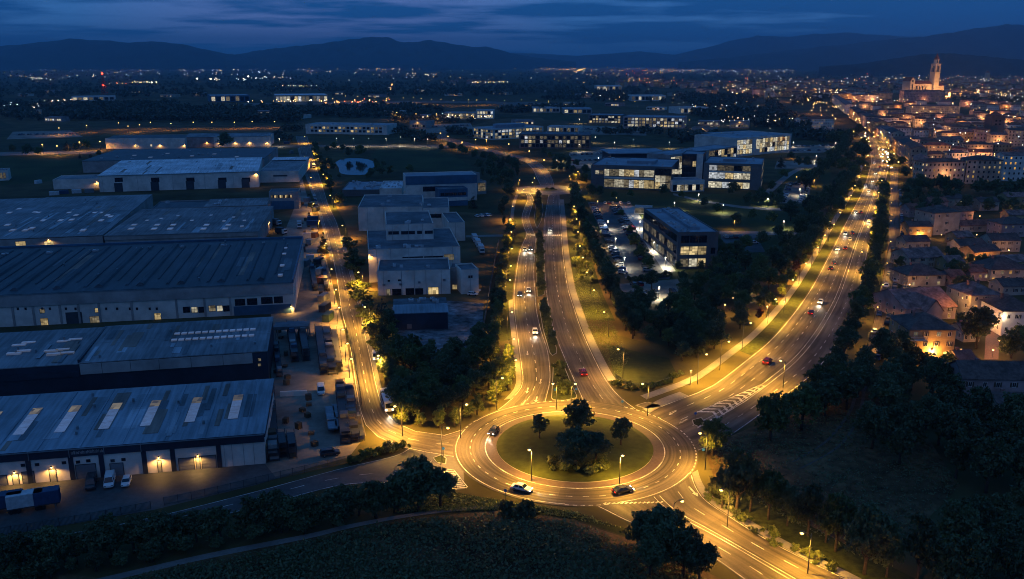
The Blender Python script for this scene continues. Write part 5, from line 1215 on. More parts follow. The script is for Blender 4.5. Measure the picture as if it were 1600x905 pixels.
town_at((1354, 203), (1390, 231), 14, 14, 'pink lit avenue house front further up', 6, .2, .4, 'houses lining the upper avenue', split=5)
town_at((1326, 183), (1352, 202), 14, 14, 'rosy house front in the glowing upper avenue', 7, .25, .3, 'houses lining the glowing avenue end', split=4)
town_at((1250, 205), (1303, 204), 13, 16, 'wide cream palazzo left of the glowing avenue', 8, .25, .4)
town_at((1300, 160), (1320, 178), 14, 14, 'rosy house front left above the glowing avenue', 9, .25, .3)
town_at((1470, 224), (1545, 224), 13, 14, 'long four storey terrace with lit ground floor', 10, .25, .5, 'houses of the long terrace', split=3)
town_at((1546, 228), (1600, 229), 15, 14, 'pale terrace house with many cold windows', 11, .3, .9, 'houses of the edge terrace', split=2)
town_at((1423, 179), (1500, 179), 16, 22, 'large floodlit cream palazzo below the church', 12, .3, .2, None, split=1)
town_at((1411, 160), (1476, 160), 24, 24, 'dark long palazzo at the foot of the church', 13, .1, .5)
town_at((1308, 160), (1394, 158), 16, 22, 'amber floodlit street front', 14, .3, .1, 'amber floodlit street fronts', split=4)
rsT = random.Random(99)
rows = [272, 258, 245, 235, 215, 207, 199, 191.5, 185, 172, 167, 155, 151.5]
lefts = {272: 1452, 258: 1436, 245: 1412, 235: 1400, 215: 1372, 207: 1362, 199: 1352, 191.5: 1342, 185: 1334, 172: 1318, 167: 1312, 155: 1240, 151.5: 1190}
cnt = 0
for ri, v in enumerate(rows):
    u = lefts[v] + rsT.uniform(0, 6); pm = G(800, v).y; k = 0
    end = 1608
    while u < end:
        ppm = FPX / (pm * CP + CAMH * SP)
        L_ = rsT.uniform(13, 26); h = rsT.uniform(8, 13.5) * (.9 if v > 230 else 1); D_ = rsT.uniform(10, 15)
        a = G(u, v + rsT.uniform(-.8, .8) * (v / 230)); ang = R(rsT.uniform(-14, 10)); d = Vector((math.cos(ang), math.sin(ang), 0))
        un = u + L_ * ppm
        taken = (any(abs(v - y) < 9 and un > x0 and u < x1 for y, x0, x1 in ((224, 1466, 1604), (228, 1540, 1604))) or (v > 262 and u > 1560) or (v in (185, 172) and 1420 < un and u < 1503) or (v in (155, 151.5) and 1400 < un and u < 1480) or (v in (155,) and u < 1395 and un > 1300))
        if not taken and rsT.random() < .9:
            town_house(a, d, L_, D_, h, 1000 + cnt, 'old town house in the ' + ordn(ri) + ' row behind the avenue, ' + ordn(k) + ' from its avenue end', 'houses of the old town', .07 + .1 * rsT.random(), .4); cnt += 1; k += 1
        u = un + rsT.uniform(0, 5) * ppm
print('town houses', len(TOWN))
# brick tower house
a = G(1545, 222); s = Bld.__new__(Bld); s.a = Vector((a.x, a.y, 0)); s.d = Vector((1, 0, 0)); s.n = Vector((0, 1, 0)); s.L, s.D, s.h = 15, 15, 30; s.rz = 0; s.b = s.a
s.root = thing('watch_tower', 'square brick tower with battered top rising among the roofs', 'tower', s.a)
s.hip(0, 15, 0, 15, 29, 34, WL_brown, RT_terra); s.part('cornice', MB().box(-.4, 15.4, -.4, 15.4, 26.5, 27.5), WL_brown)
s.grid(3, 12, 18, 26, 2, 2, pick=lambda i, j: 'dark', gap=.55)

# ---------------- floodlit church
CH = Bld('church', 'floodlit church with tall bell tower above the old town', (1420, 150), (1454, 149.5), 0, 34, depth=40, cat='church'); s = CH
M_ch = mat('church_stone', (.55, .45, .33), .85, .12, .15, .2, stain=.2, big=.03)
nave = MB(); s.gable(0, s.L, 0, s.D * .6, 32, 40, M_ch, RT_terra, along='x')
s.gable(-2, 13, -3, s.D * .6 + 3, 40, 50, M_ch, RT_terra, along='y')
for i in range(4):
    x = 22 + i * 11; s.put('window', winmesh('dark', 4, 12, 2, 2, 'grey'), x, 20, 'f', .05)
    s.part('buttress', MB().box(x - 6, x - 4.5, -2.2, 0, 0, 28), M_ch)
s.put('window', winmesh('dark', 5, 5, 2, 2, 'grey'), 5.5, 40, 'f', .05, -3.0)
s.put('window', winmesh('dark', 4, 14, 2, 2, 'grey'), 5.5, 24, 'f', .05, -3.0)
tx = s.face(1460.6, 140)[0]; tw = 9.2
def sq(r, z): return [(tx - r, 6 - r, z), (tx + r, 6 - r, z), (tx + r, 6 + r, z), (tx - r, 6 + r, z)]
tb = MB(); tb.hexa(sq(tw, 0), sq(tw * .95, 62)); s.part('tower_shaft', tb, M_ch)
for z, r in ((18, 1.03), (40, 1.02), (62, 1.06), (84, .95)): s.part('cornice', MB().hexa(sq(tw * r, z), sq(tw * r, z + 2)), M_ch)
bf = MB()                                              # open belfry: four corner piers and an arch lintel
for sx in (-1, 1):
    for sy in (-1, 1): bf.box(tx + sx * 7 - 1.8, tx + sx * 7 + 1.8, 6 + sy * 7 - 1.8, 6 + sy * 7 + 1.8, 64, 80)
s.part('belfry_pier', bf, M_ch, kind='stuff'); s.part('belfry_wall', MB().box(tx - 8.7, tx + 8.7, -2.7, 14.7, 79, 84), M_ch)
s.part('belfry_core', MB().box(tx - 4, tx + 4, 2, 10, 64, 79), WL_slate)
s.part('lantern', MB().prism([(tx + 7.6 * math.cos(i * math.pi / 4 + .39), 6 + 7.6 * math.sin(i * math.pi / 4 + .39)) for i in range(8)], 86, 97), M_ch)
for i in (-1, 1): s.part('window', MB().box(tx + i * 2.6 - 1.2, tx + i * 2.6 + 1.2, -1.3, -.9, 88, 95), M_glass)
sp = MB(); sp.hexa([(tx + 8 * math.cos(i * math.pi / 4 + .39), 6 + 8 * math.sin(i * math.pi / 4 + .39), 97) for i in range(8)], [(tx + .5 * math.cos(i * math.pi / 4 + .39), 6 + .5 * math.sin(i * math.pi / 4 + .39), 113) for i in range(8)]); s.part('spire', sp, RT_terra)
s.part('finial', MB().tube([(tx, 6, 112), (tx, 6, 119)], [.5, .15], 6), M_steel)
s.gable(tx + 12, tx + 36, 4, 24, 26, 32, M_ch, RT_terra, along='x')
TOWER = s.a + s.d * tx
small = Bld('church', 'small floodlit bell turret left of the avenue', (1196, 160), (1204, 160), 0, 26, depth=9, cat='church'); s = small
s.hip(0, s.L, 0, s.D, 26, 33, M_ch, M_ch); s.put('window', winmesh('dark', 3, 6, 1, 1, 'grey'), s.L / 2, 18, 'f', .05)
far_t = Bld('church', 'far round lit turret beyond the church', (1540, 128), (1548, 128), 0, 40, depth=18, cat='church'); s = far_t
s.part('wall', MB().prism([(9 + 11 * math.cos(i * .524), 9 + 11 * math.sin(i * .524)) for i in range(12)], 0, 42), M_ch); s.part('roof', MB().hexa([(9 + 12 * math.cos(i * .524), 9 + 12 * math.sin(i * .524), 42) for i in range(12)], [(9 + 1 * math.cos(i * .524), 9 + math.sin(i * .524), 52) for i in range(12)]), RT_terra)

# ================================================================== street lamps and other lights
def light_data(name, kind, energy, col, size=.25, cone=R(150), blend=.6):
    d = bpy.data.lights.new(name, kind); d.energy = energy; d.color = col; d.shadow_soft_size = size
    if kind == 'SPOT': d.spot_size = cone; d.spot_blend = blend
    return d
LD = {'street': light_data('sodium_light', 'SPOT', 24000, (1.0, .5, .055), .3, R(164), .7),
      'street2': light_data('sodium_light_pale', 'SPOT', 22500, (1.0, .49, .085), .3, R(164), .7),
      'avenue': light_data('avenue_light', 'SPOT', 36000, (1.0, .5, .06), .3, R(160), .75),
      'yard': light_data('yard_light', 'SPOT', 11000, (1.0, .49, .07), .3, R(168), .55),
      'small': light_data('path_light', 'SPOT', 4200, (1.0, .48, .09), .2, R(168), .55),
      'far': light_data('far_sodium_light', 'SPOT', 30000, (1.0, .46, .08), .4, R(172), .4),
      'white': light_data('white_light', 'SPOT', 7500, (1.0, .88, .62), .3, R(168), .5),
      'warm': light_data('door_light', 'SPOT', 950, (1.0, .54, .13), .15, R(164), .5),
      'wwhite': light_data('wall_white_light', 'POINT', 600, (1.0, .8, .5), .15),
      'town': light_data('town_light', 'POINT', 17000, (1.0, .43, .13), .5),
      'lane': light_data('lane_fill_light', 'POINT', 3200, (1.0, .42, .15), .4),
      'garden': light_data('garden_fill_light', 'POINT', 1500, (1.0, .45, .14), .3),
      'house': light_data('house_light', 'POINT', 2200, (1.0, .47, .1), .2),
      'blaze': light_data('blazing_light', 'POINT', 5200, (1.0, .45, .09), .2),
      'flood': light_data('flood_light', 'POINT', 13000, (1.0, .46, .13), 1.0),
      'flood_far': light_data('far_flood_light', 'POINT', 230000, (1.0, .47, .14), 1.0),
      'head': light_data('headlight_beam', 'SPOT', 1500, (1.0, .9, .7), .2, R(62), .7)}
_lm = {}; _alt = random.Random(6)
def lamp_meshes(kind, h, arm):
    k = (kind, h, arm)
    if k in _lm: return _lm[k]
    pole = MB().tube([(0, 0, 0), (0, 0, h * .5), (0, 0, h + .1)], [.11, .085, .06], 7).mesh('pole', M_pole, True)
    pole_a = MB().tube([(0, 0, h - .6), (arm * .35, 0, h + .05), (arm, 0, h + .15)], [.06, .055, .05], 6).mesh('arm', M_pole, True) if arm else None
    hd = MB(); gl = .55 if kind != 'small' else .35
    hd.hexa([(arm - gl, -.2, h), (arm + gl * .6, -.2, h), (arm + gl * .6, .2, h), (arm - gl, .2, h)], [(arm - gl * .8, -.14, h + .24), (arm + gl * .4, -.14, h + .24), (arm + gl * .4, .14, h + .24), (arm - gl * .8, .14, h + .24)], 0)
    head = hd.mesh('lamp_head', [M_pole])
    lb = MB(); c = Vector((arm, 0, h - .12)); r = {'street': .36, 'far': .6, 'small': .25, 'white': .34}[kind]
    vs_ = []
    for i in range(1, 5):
        for j in range(8): a = 2 * math.pi * j / 8; t = math.pi * i / 5; vs_.append((c.x + r * math.sin(t) * math.cos(a), c.y + r * math.sin(t) * math.sin(a), c.z - r * .75 * math.cos(t)))
    n = lb.vert(*vs_)
    for i in range(3):
        for j in range(8): lb.f.append((n + i * 8 + j, n + i * 8 + (j + 1) % 8, n + (i + 1) * 8 + (j + 1) % 8, n + (i + 1) * 8 + j)); lb.m.append(0)
    lb.f.append(tuple(n + j for j in reversed(range(8)))); lb.m.append(0); lb.f.append(tuple(n + 24 + j for j in range(8))); lb.m.append(0)
    bulb = lb.mesh('bulb', M_white if kind == 'white' else M_sodium, True)
    _lm[k] = (pole, pole_a, head, bulb); return _lm[k]
def lamp(head_px, label, group, kind='street', h=9.0, arm=1.6, to=(1, 0), light=True, world=None, power=None):
    """head_px: where the lamp head shows; to: direction the arm points (towards its road)"""
    p = world if world is not None else G(head_px[0], head_px[1], h)
    d = Vector((to[0], to[1], 0)).normalized(); base = Vector((p[0], p[1], 0)) - d * arm
    t = thing('street_lamp', label, 'street lamp', base, math.atan2(d.y, d.x), group)
    pole, ar, head, bulb = lamp_meshes(kind, h, arm)
    link('pole', pole, t)
    if ar: link('arm', ar, t)
    hd = link('lamp_head', head, t); link('bulb', bulb, hd)
    if light:
        lo = bpy.data.objects.new('lamp_light', LD[power or ('street2' if _alt.random() < .4 else kind) if kind == 'street' and h > 6.5 else 'yard' if kind == 'street' else kind]); COL.objects.link(lo); lo.parent = t; lo.location = (arm, 0, h - .45); lo.rotation_euler = (0, R(-8) if kind == 'street' and arm else 0, 0)
    return t
def lamps(pxs, fmt, group, kind='street', h=9.0, arm=1.6, to=(1, 0), light=True, power=None):
    for i, p in enumerate(pxs):
        lamp(p, fmt.replace('#', ordn(i)), group, kind, h, arm, p[2] if len(p) > 2 else to, light, None, power)
lamp((827, 702), 'tall lamp standing in the roundabout island, the one nearer the industrial estate', 'roundabout island lamps', h=7.6, arm=.5, to=(-1, -.3))
lamp((973, 711), 'tall lamp standing in the roundabout island, the one nearer the avenue', 'roundabout island lamps', h=7.6, arm=.5, to=(1, -.3))
lamp((1094, 676), 'golden lamp at the old town side of the roundabout', 'roundabout edge lamps', to=(-1, 0)); lamp((700, 668), 'golden lamp at the estate side of the roundabout', 'roundabout edge lamps', to=(1, -.3))
lamps([(729, 631), (785, 590), (806, 562), (803, 529), (800, 487), (797, 437), (798, 415), (800, 388), (799, 362), (797, 342), (801, 322)], 'golden lamp on the southbound verge, # up from the roundabout', 'southbound verge lamps', to=(1, 0))
lamps([(1004, 599), (966, 545), (944, 487), (928, 453), (917, 425), (911, 402), (906, 384), (903, 362), (901, 342), (897, 322)], 'golden lamp on the northbound verge, # up from the roundabout', 'northbound verge lamps', to=(-1, 0))
lamps([(864, 599, (-1, 0)), (899, 599, (1, 0))], 'lamp on the lowest boulevard median, # of the two', 'lowest median lamps', h=7.5, arm=1.0)
lamps([(1104, 553), (1139, 533), (1173, 504), (1212, 467), (1239, 437), (1259, 411), (1278, 386), (1289, 367), (1303, 350), (1313, 332), (1330, 305), (1336, 290), (1343, 277), (1352, 258)], 'golden avenue lamp on the footpath side, # up from the roundabout', 'avenue footpath lamps', to=(1, .1), power='avenue', arm=2.2)
A_, B_, _z, _o = ROADS['avenue']
for k_, i_ in enumerate(range(26, 122, 8)):
    d_ = (A_[i_] - B_[i_]).normalized(); lamp(None, 'golden lamp on the old town side of the avenue, ' + ordn(k_) + ' up from the bend', 'old town side avenue lamps', 'street', 9.5, 2.6, d_, True, B_[i_] + d_ * 1.6, 'avenue')
lamps([(1404, 253), (1397, 240), (1386, 222), (1372, 212), (1358, 203), (1345, 195)], 'bright lamp on the upper avenue among house fronts, # up', 'upper avenue lamps', 'far', 9, 1.2, (-1, 0))
lamps([(1356, 243), (1360, 228), (1346, 215), (1334, 205)], 'bright lamp on the far kerb of the upper avenue, # up', 'upper avenue far kerb lamps', 'far', 9, 1.2, (1, 0))
lamp((1220, 563), 'single lamp on the avenue median below the dark planted strip', 'avenue median lamps', to=(-1, .4), arm=1.2, h=8)
lamps([(1066, 782, (1, .2)), (1127, 765, (-1, .2)), (1253, 832, (-1, .3)), (1395, 908, (-1, .3))], 'lamp beside the lower dual carriageway, # below the roundabout', 'lower carriageway lamps', h=8)
lamps([(617, 634), (591, 555), (570, 479), (560, 425), (535, 352), (516, 305), (505, 272), (497, 248), (489, 236), (476, 213)], 'estate road lamp on the factory side, # from the roundabout', 'estate road lamps', to=(-1, 0), h=8, power='avenue')
lamps([(549, 560), (543, 536), (536, 514), (530, 480), (525, 452), (518, 420), (509, 380), (499, 345), (490, 318), (486, 277), (476, 245)], 'low lamp on the yard side of the estate road, # up', 'yard side lamps', to=(1, 0), h=6, arm=.8)
lamps([(835, 278, (-1, 0)), (890, 275, (-1, 0)), (903, 268, (-1, 0)), (812, 281, (1, 0)), (832, 285, (1, 0)), (818, 296, (1, 0)), (905, 290, (-1, 0))], 'lamp around the small upper roundabout, # of seven', 'upper roundabout lamps', h=8, arm=1.0)
lamps([(850, 250), (827, 236), (795, 225), (760, 218), (743, 218), (722, 222), (700, 213), (688, 208)], 'lamp on the winding north road, # up', 'north road lamps', 'far', 8, 1.0, (0, -1))
lamps([(1080, 578), (1133, 475), (1199, 478), (1226, 470)], 'low amber path lamp among the avenue side trees, # up', 'low path lamps', 'small', 4.5, 0, (1, 0))
def by_u(l): return sorted(l, key=lambda p: p[0])
lamps(by_u([(963, 309), (1148, 345), (934, 314), (1272, 281), (1245, 276), (1270, 279), (1240, 240), (1297, 346)]), 'small lamp on the campus lawns, # counted from the boulevard', 'campus lawn lamps', 'small', 5, 0, (1, 0))
lamps(by_u([(1153, 445), (1225, 345), (1092, 303), (1276, 243), (1272, 256), (1306, 223), (1240, 222), (1010, 326), (1000, 345), (1022, 378), (1040, 402), (1054, 316), (950, 345), (962, 372), (976, 402), (1030, 448), (1250, 295), (1130, 320), (1200, 310)]), 'white campus lamp, # counted from the boulevard', 'white campus lamps', 'white', 5, 0, (1, 0))
for k_, q_ in enumerate(((1355, 545), (1365, 505), (1374, 468), (1381, 432), (1387, 396), (1388, 362), (1389, 332), (1390, 308), (1391, 285))):
    lamp(None, 'amber lamp on the tree side of the residential street, ' + ordn(k_) + ' up', 'residential street lamps', 'small', 6, .8, (1, 0), True, G(*q_) + Vector((.8, 0, 0)), 'yard')
lamps([(526, 216), (552, 216), (576, 216), (603, 216), (626, 214), (648, 216), (668, 217), (436, 216)], 'white lamp along the far cross road, # in its line', 'cross road lamps', 'white', 9, 1.0, (0, -1))
lamps([(559, 151), (586, 152), (607, 153), (630, 153), (646, 152), (658, 154), (674, 155), (689, 155), (709, 157), (732, 156), (745, 156), (760, 155), (788, 157), (815, 156), (838, 157), (857, 158), (540, 150), (520, 154), (620, 176), (650, 178), (668, 181), (682, 178)],
      'amber lamp on the distant highway, # in its line', 'distant highway lamps', 'far', 12, 1.5, (0, -1))
lamps([(185, 192), (200, 197), (218, 195), (235, 191), (267, 193), (302, 191), (331, 191), (366, 191), (394, 190), (429, 190), (124, 222), (156, 221), (66, 226), (89, 228), (135, 196), (92, 200)], 'small lamp beyond the far warehouses, # in the set', 'lamps beyond the far warehouses', 'far', 9, 0, (0, -1))
lamps([(1115, 190), (1140, 188), (1160, 188), (1188, 186), (1092, 193), (1075, 205), (930, 214), (905, 226), (880, 240), (870, 250), (1046, 222), (990, 218), (960, 222), (935, 246), (1203, 200), (905, 186)], 'yellowish lamp among the campus car parks, # in the set', 'campus car park lamps', 'white', 7, 0, (0, -1))
# fixed lamps on walls
_b = {}
def bulb_mesh(k, r=.22):
    if k not in _b:
        m_ = MB(); m_.hexa([(-.2, -.14, .05), (.2, -.14, .05), (.2, .14, .05), (-.2, .14, .05)], [(-.14, -.1, .3), (.14, -.1, .3), (.14, .14, .3), (-.14, .14, .3)], 0)
        hb = [(r * math.cos(i * math.pi / 4), r * .8 * math.sin(i * math.pi / 4), .04) for i in range(8)]
        m_.hexa([(p[0] * .5, p[1] * .5, -.3) for p in hb], hb, 1); _b[k] = m_
    return _b[k]
seen = {}
for kind, p, label, bl in LIGHTS:
    seen[label] = seen.get(label, 0) + 1; n = seen[label]
    if sum(1 for q in LIGHTS if q[2] == label) > 1: label = label + ', ' + ordn(n - 1) + ' of its row'
    m_ = bulb_mesh(kind)
    key = 'mesh_' + kind
    if key not in _b: _b[key] = m_.mesh('wall_lamp', [M_dark, M_white if kind == 'white' else M_warm])
    o = tag(link('wall_lamp', _b[key], None, p, bl.rz), label, 'wall lamp', 'wall lamps')
    far = p.y > 500
    lo = bpy.data.objects.new('lamp_light', LD['wwhite' if kind == 'white' else 'blaze' if 'blazing' in label else 'house' if bl.root.name.startswith('house') else 'warm']); COL.objects.link(lo); lo.parent = o; lo.location = (0, -.55, -.4)
# lanterns in the town streets
rl = random.Random(5)
def lantern(p, label, group='town street lanterns', kind='town', z=6.0):
    if 'lantern' not in _b:
        m_ = MB(); m_.tube([(0, 0, 0), (0, 0, 5.6)], .09, 5, 0); m_.hexa([(-.3, -.3, 5.6), (.3, -.3, 5.6), (.3, .3, 5.6), (-.3, .3, 5.6)], [(-.42, -.42, 6.3), (.42, -.42, 6.3), (.42, .42, 6.3), (-.42, .42, 6.3)], 1); m_.hexa([(-.5, -.5, 6.3), (.5, -.5, 6.3), (.5, .5, 6.3), (-.5, .5, 6.3)], [(-.05, -.05, 6.7), (.05, -.05, 6.7), (.05, .05, 6.7), (-.05, .05, 6.7)], 0)
        _b['lantern'] = m_.mesh('street_lantern', [M_dark, M_warm])
    o = tag(link('street_lantern', _b['lantern'], None, (p.x, p.y, 0), 0, (.45, .45, .45) if kind == 'garden' else None), label, 'street lamp', group)
    lo = bpy.data.objects.new('lamp_light', LD[kind]); COL.objects.link(lo); lo.parent = o; lo.location = (0, 0, z + .9)
spots = [(1268, 178), (1283, 186), (1247, 196), (1300, 186), (1305, 192), (1318, 168), (1338, 160), (1356, 160), (1376, 160), (1386, 160), (1318, 163), (1345, 163), (1432, 182), (1440, 184), (1470, 182), (1490, 182), (1443, 198), (1478, 158), (1488, 166), (1535, 169), (1572, 170), (1597, 170), (1500, 232), (1510, 230), (1490, 230), (1573, 165),
         (1235, 160), (1215, 158), (1185, 150), (1150, 150), (1120, 149), (1096, 148), (1245, 148), (1275, 148), (1225, 150), (1140, 146), (1300, 150), (1420, 200), (1460, 212), (1530, 205), (1560, 200), (1590, 195), (1400, 190), (1380, 180), (1440, 170), (1540, 185), (1520, 262), (1480, 250), (1450, 245), (1590, 255), (1545, 150), (1580, 148), (1500, 150), (1598, 182), (1325, 176), (1340, 187)]
for i, (u, v) in enumerate(spots): lantern(G(u, v), 'warm iron lantern in the narrow old town lanes')
for i, h_ in enumerate(TOWN):
    if i % 3 == 0 and h_.a.y < 2100:
        q = h_.a + h_.d * h_.L * .5 - h_.n * 4.0
        lantern(q, 'warm iron lantern in the narrow old town lanes', 'town street lanterns', 'lane')  # extra lanterns added to throw warm light on the facades
for i, (u, v) in enumerate(((1420, 455), (1480, 400), (1500, 412), (1505, 470), (1500, 560), (1525, 375), (1550, 412), (1545, 452), (1575, 400), (1590, 455), (1540, 520), (1550, 560), (1590, 590), (1480, 470), (1470, 375), (1530, 345), (1580, 340), (1500, 600), (1440, 410), (1560, 545))):
    lantern(G(u, v), 'added garden lantern brightening the avenue houses, ' + ordn(i) + ' of the set', 'added garden lanterns', 'garden')  # lanterns added to brighten the dark houses and their roofs
# floodlights at the church
def flood(p, label, kind='flood', z=1.0):
    if 'flood' not in _b: _b['flood'] = MB().box(-.5, .5, -.3, .3, 0, .7).mesh('floodlight', [M_dark])
    o = tag(link('floodlight', _b['flood'], None, (p.x, p.y, z - 1)), label, 'floodlight', 'church floodlights')
    lo = bpy.data.objects.new('lamp_light', LD[kind]); COL.objects.link(lo); lo.parent = o; lo.location = (0, 0, 1.4)
for i, (x, y) in enumerate(((6, -18), (26, -16), (46, -16), (64, -20), (84, -18), (110, -16), (-10, 4))): flood(CH.a + CH.d * x + CH.n * y, 'ground floodlight before the church, ' + ordn(i) + ' along its front')
for i, x in enumerate((tx - 30, tx, tx + 30)): flood(CH.a + CH.d * x + CH.n * -75, 'far set floodlight aimed at the bell tower, ' + ordn(i) + ' of three', 'flood_far')
flood(G(1199, 164), 'floodlight below the small bell turret')

# ================================================================== vehicles
PAINT = {'white': (.7, .7, .68), 'silver': (.38, .39, .4), 'grey': (.13, .135, .14), 'black': (.02, .02, .023), 'red': (.13, .012, .012), 'blue': (.03, .06, .16), 'dark': (.035, .035, .04)}
def paint(c): return mat('car_paint_' + c, PAINT[c], .22, .03, 1, .55, stain=.05)
CARS = {'sedan': dict(L=4.6, W=1.8, belt=.92, H=1.45, st=[(-2.3, .62), (-2.2, .9), (-1.35, .96), (.95, .93), (1.95, .76), (2.28, .58)], gh=[(-1.75, -1.05), (1.05, .3)]),
        'hatch': dict(L=4.1, W=1.76, belt=.95, H=1.5, st=[(-2.05, .7), (-1.98, .98), (-1.2, .98), (.9, .95), (1.75, .8), (2.04, .6)], gh=[(-1.95, -1.55), (1.05, .3)]),
        'suv': dict(L=4.6, W=1.88, belt=1.1, H=1.72, st=[(-2.3, .8), (-2.22, 1.12), (-1.2, 1.12), (1.0, 1.08), (2.0, .98), (2.28, .7)], gh=[(-2.2, -1.85), (1.1, .45)]),
        'van': dict(L=5.2, W=2.0, belt=1.25, H=2.15, st=[(-2.6, 1.0), (-2.56, 1.3), (-1.2, 1.3), (1.4, 1.2), (2.3, 1.0), (2.58, .7)], gh=[(-2.58, -2.5), (1.75, 1.0)])}
def ring(x, z0, z1, w, c=.14): return [(x, -w + c, z0), (x, w - c, z0), (x, w, z0 + c), (x, w, z1 - c * .7), (x, w - c, z1), (x, -w + c, z1), (x, -w, z1 - c * .7), (x, -w, z0 + c)]
_cm = {}
def car_parts(kind):
    if kind in _cm: return _cm[kind]
    c = CARS[kind]; w = c['W'] / 2
    body = MB(); rs_ = []
    for i, (x, z) in enumerate(c['st']):
        e = i in (0, len(c['st']) - 1); rs_.append(body.vert(*ring(x, .3 if not e else .38, z, w * (.93 if e else 1))))
    for a, b in zip(rs_, rs_[1:]):
        for j in range(8): q = (j + 1) % 8; body.f.append((a + j, a + q, b + q, b + j)); body.m.append(0)
    body.f.append(tuple(rs_[0] + j for j in range(8))); body.m.append(0); body.f.append(tuple(rs_[-1] + j for j in reversed(range(8)))); body.m.append(0)
    (b0, t0), (b1, t1) = c['gh']; zb = c['belt'] - .06; zt = c['H']
    gl = MB(); gl.hexa([(b0, -w * .93, zb), (b1, -w * .93, zb), (b1, w * .93, zb), (b0, w * .93, zb)], [(t0, -w * .74, zt - .05), (t1, -w * .74, zt - .05), (t1, w * .74, zt - .05), (t0, w * .74, zt - .05)])
    rf = MB(); rf.hexa([(t0 - .06, -w * .77, zt - .07), (t1 + .06, -w * .77, zt - .07), (t1 + .06, w * .77, zt - .07), (t0 - .06, w * .77, zt - .07)], [(t0 + .1, -w * .66, zt), (t1 - .12, -w * .66, zt), (t1 - .12, w * .66, zt), (t0 + .1, w * .66, zt)])
    for sy in (-1, 1):                                      # pillars
        for f in (0, .52, 1):
            xb = b0 + (b1 - b0) * f; xt = t0 + (t1 - t0) * f
            rf.hexa([(xb - .06, sy * w * .95 - .03, zb), (xb + .06, sy * w * .95 - .03, zb), (xb + .06, sy * w * .95 + .03, zb), (xb - .06, sy * w * .95 + .03, zb)], [(xt - .05, sy * w * .75 - .03, zt - .05), (xt + .05, sy * w * .75 - .03, zt - .05), (xt + .05, sy * w * .75 + .03, zt - .05), (xt - .05, sy * w * .75 + .03, zt - .05)])
    if kind == 'van': rf.box(b0 + .05, .2, -w * .9, w * .9, zb, zt - .1)
    wh = MB(); wh.cyl((0, 0, 0), (0, 1, 0), .33, .24, 12, 0); wh.cyl((0, 0, 0), (0, 1, 0), .2, .26, 8, 1)
    hl = MB().box(-.05, .05, -.22, .22, -.08, .08)
    _cm[kind] = dict(body=body, gl=gl, rf=rf, wheel=wh.mesh('wheel', [M_black, M_steel]), hl=hl.mesh('headlight', M_head), tl=hl.mesh('taillight', M_tail), hl0=hl.mesh('headlight', M_glass), tl0=hl.mesh('taillight', mat('red_lens', (.2, .01, .01), .2, .05)), meshes={})
    return _cm[kind]
def car_mesh(kind, col, whole):
    P = car_parts(kind); k = (col, whole)
    if k in P['meshes']: return P['meshes'][k]
    if whole:                                               # one mesh for cars a few pixels long
        b = MB()
        for q, m in ((P['body'], 0), (P['gl'], 1), (P['rf'], 0)):
            n = b.vert(*q.v); b.f += [tuple(n + i for i in f) for f in q.f]; b.m += [m] * len(q.f)
        c = CARS[kind]
        for x in (-c['L'] * .3, c['L'] * .31):
            for sy in (-1, 1): b.cyl((x, sy * (c['W'] / 2 - .1), .32), (0, 1, 0), .33, .22, 8, 2)
        b.box(c['L'] / 2 - .12, c['L'] / 2 - .01, -c['W'] * .4, c['W'] * .4, .52, .62, 1)
        P['meshes'][k] = b.mesh('parked_car', [paint(col), M_glass, M_black])
    else:
        P['meshes'][k] = (P['body'].mesh('body', paint(col)), P['gl'].mesh('cabin_glass', M_glass), P['rf'].mesh('roof', paint(col)))
    return P['meshes'][k]
def car(px, to, label, kind='sedan', col='white', group=None, lit=True, whole=False, world=None, ang=None, beam=True, z=.12, name='car', cat='car', glow='both'):
    p = Vector(world) if world is not None else G(*px)
    if ang is None: q = G(*to); d = q - p; ang = math.atan2(d.y, d.x)
    if whole:
        o = link(name, car_mesh(kind, col, True), None, (p.x, p.y, z), ang); return tag(o, label, cat, group)
    t = thing(name, label, cat, (p.x, p.y, z), ang, group); P = car_parts(kind); c = CARS[kind]
    b, g, r = car_mesh(kind, col, False)
    link('body', b, t); link('cabin_glass', g, t); link('roof', r, t)
    for x in (-c['L'] * .3, c['L'] * .31):
        for sy in (-1, 1): link('wheel', P['wheel'], t, (x, sy * (c['W'] / 2 - .1), .33))
    zl = c['st'][-1][1] + .02
    for sy in (-1, 1):
        link('headlight', P['hl'] if lit else P['hl0'], t, (c['L'] / 2 - .08, sy * c['W'] * .34, zl)); link('taillight', P['tl'] if lit else P['tl0'], t, (-c['L'] / 2 + .04, sy * c['W'] * .36, c['st'][1][1] - .2))
    if lit and beam:
        lo = bpy.data.objects.new('headlight_beam', LD['head']); COL.objects.link(lo); lo.parent = t; lo.location = (c['L'] / 2 + .15, 0, .75); lo.rotation_euler = (0, R(-83), 0)
        lo.rotation_euler = (R(83), 0, R(-90))
    return t
car((815, 767), (865, 778), 'white sedan rounding the bottom of the roundabout', 'sedan', 'white', z=.16)
car((973, 770), (1020, 760), 'black sedan with red tail lights at the bottom of the roundabout', 'sedan', 'black', z=.16)
car((771, 678), (752, 700), 'dark hatchback on the estate side of the roundabout', 'hatch', 'dark', z=.16)
car((911, 586), (895, 552), 'red hatchback with white roof leaving up the northbound carriageway', 'suv', 'red')
car((836, 521), (840, 548), 'white car coming down the southbound carriageway, lower of the two', 'hatch', 'white')
car((826, 456), (828, 480), 'white car coming down the southbound carriageway, upper of the two', 'hatch', 'white')
car((829, 391), (831, 415), 'dark car just below the zebra crossing', 'sedan', 'dark')
car((820, 392), (817, 410), 'silver car beside the dark one below the zebra crossing', 'hatch', 'silver')
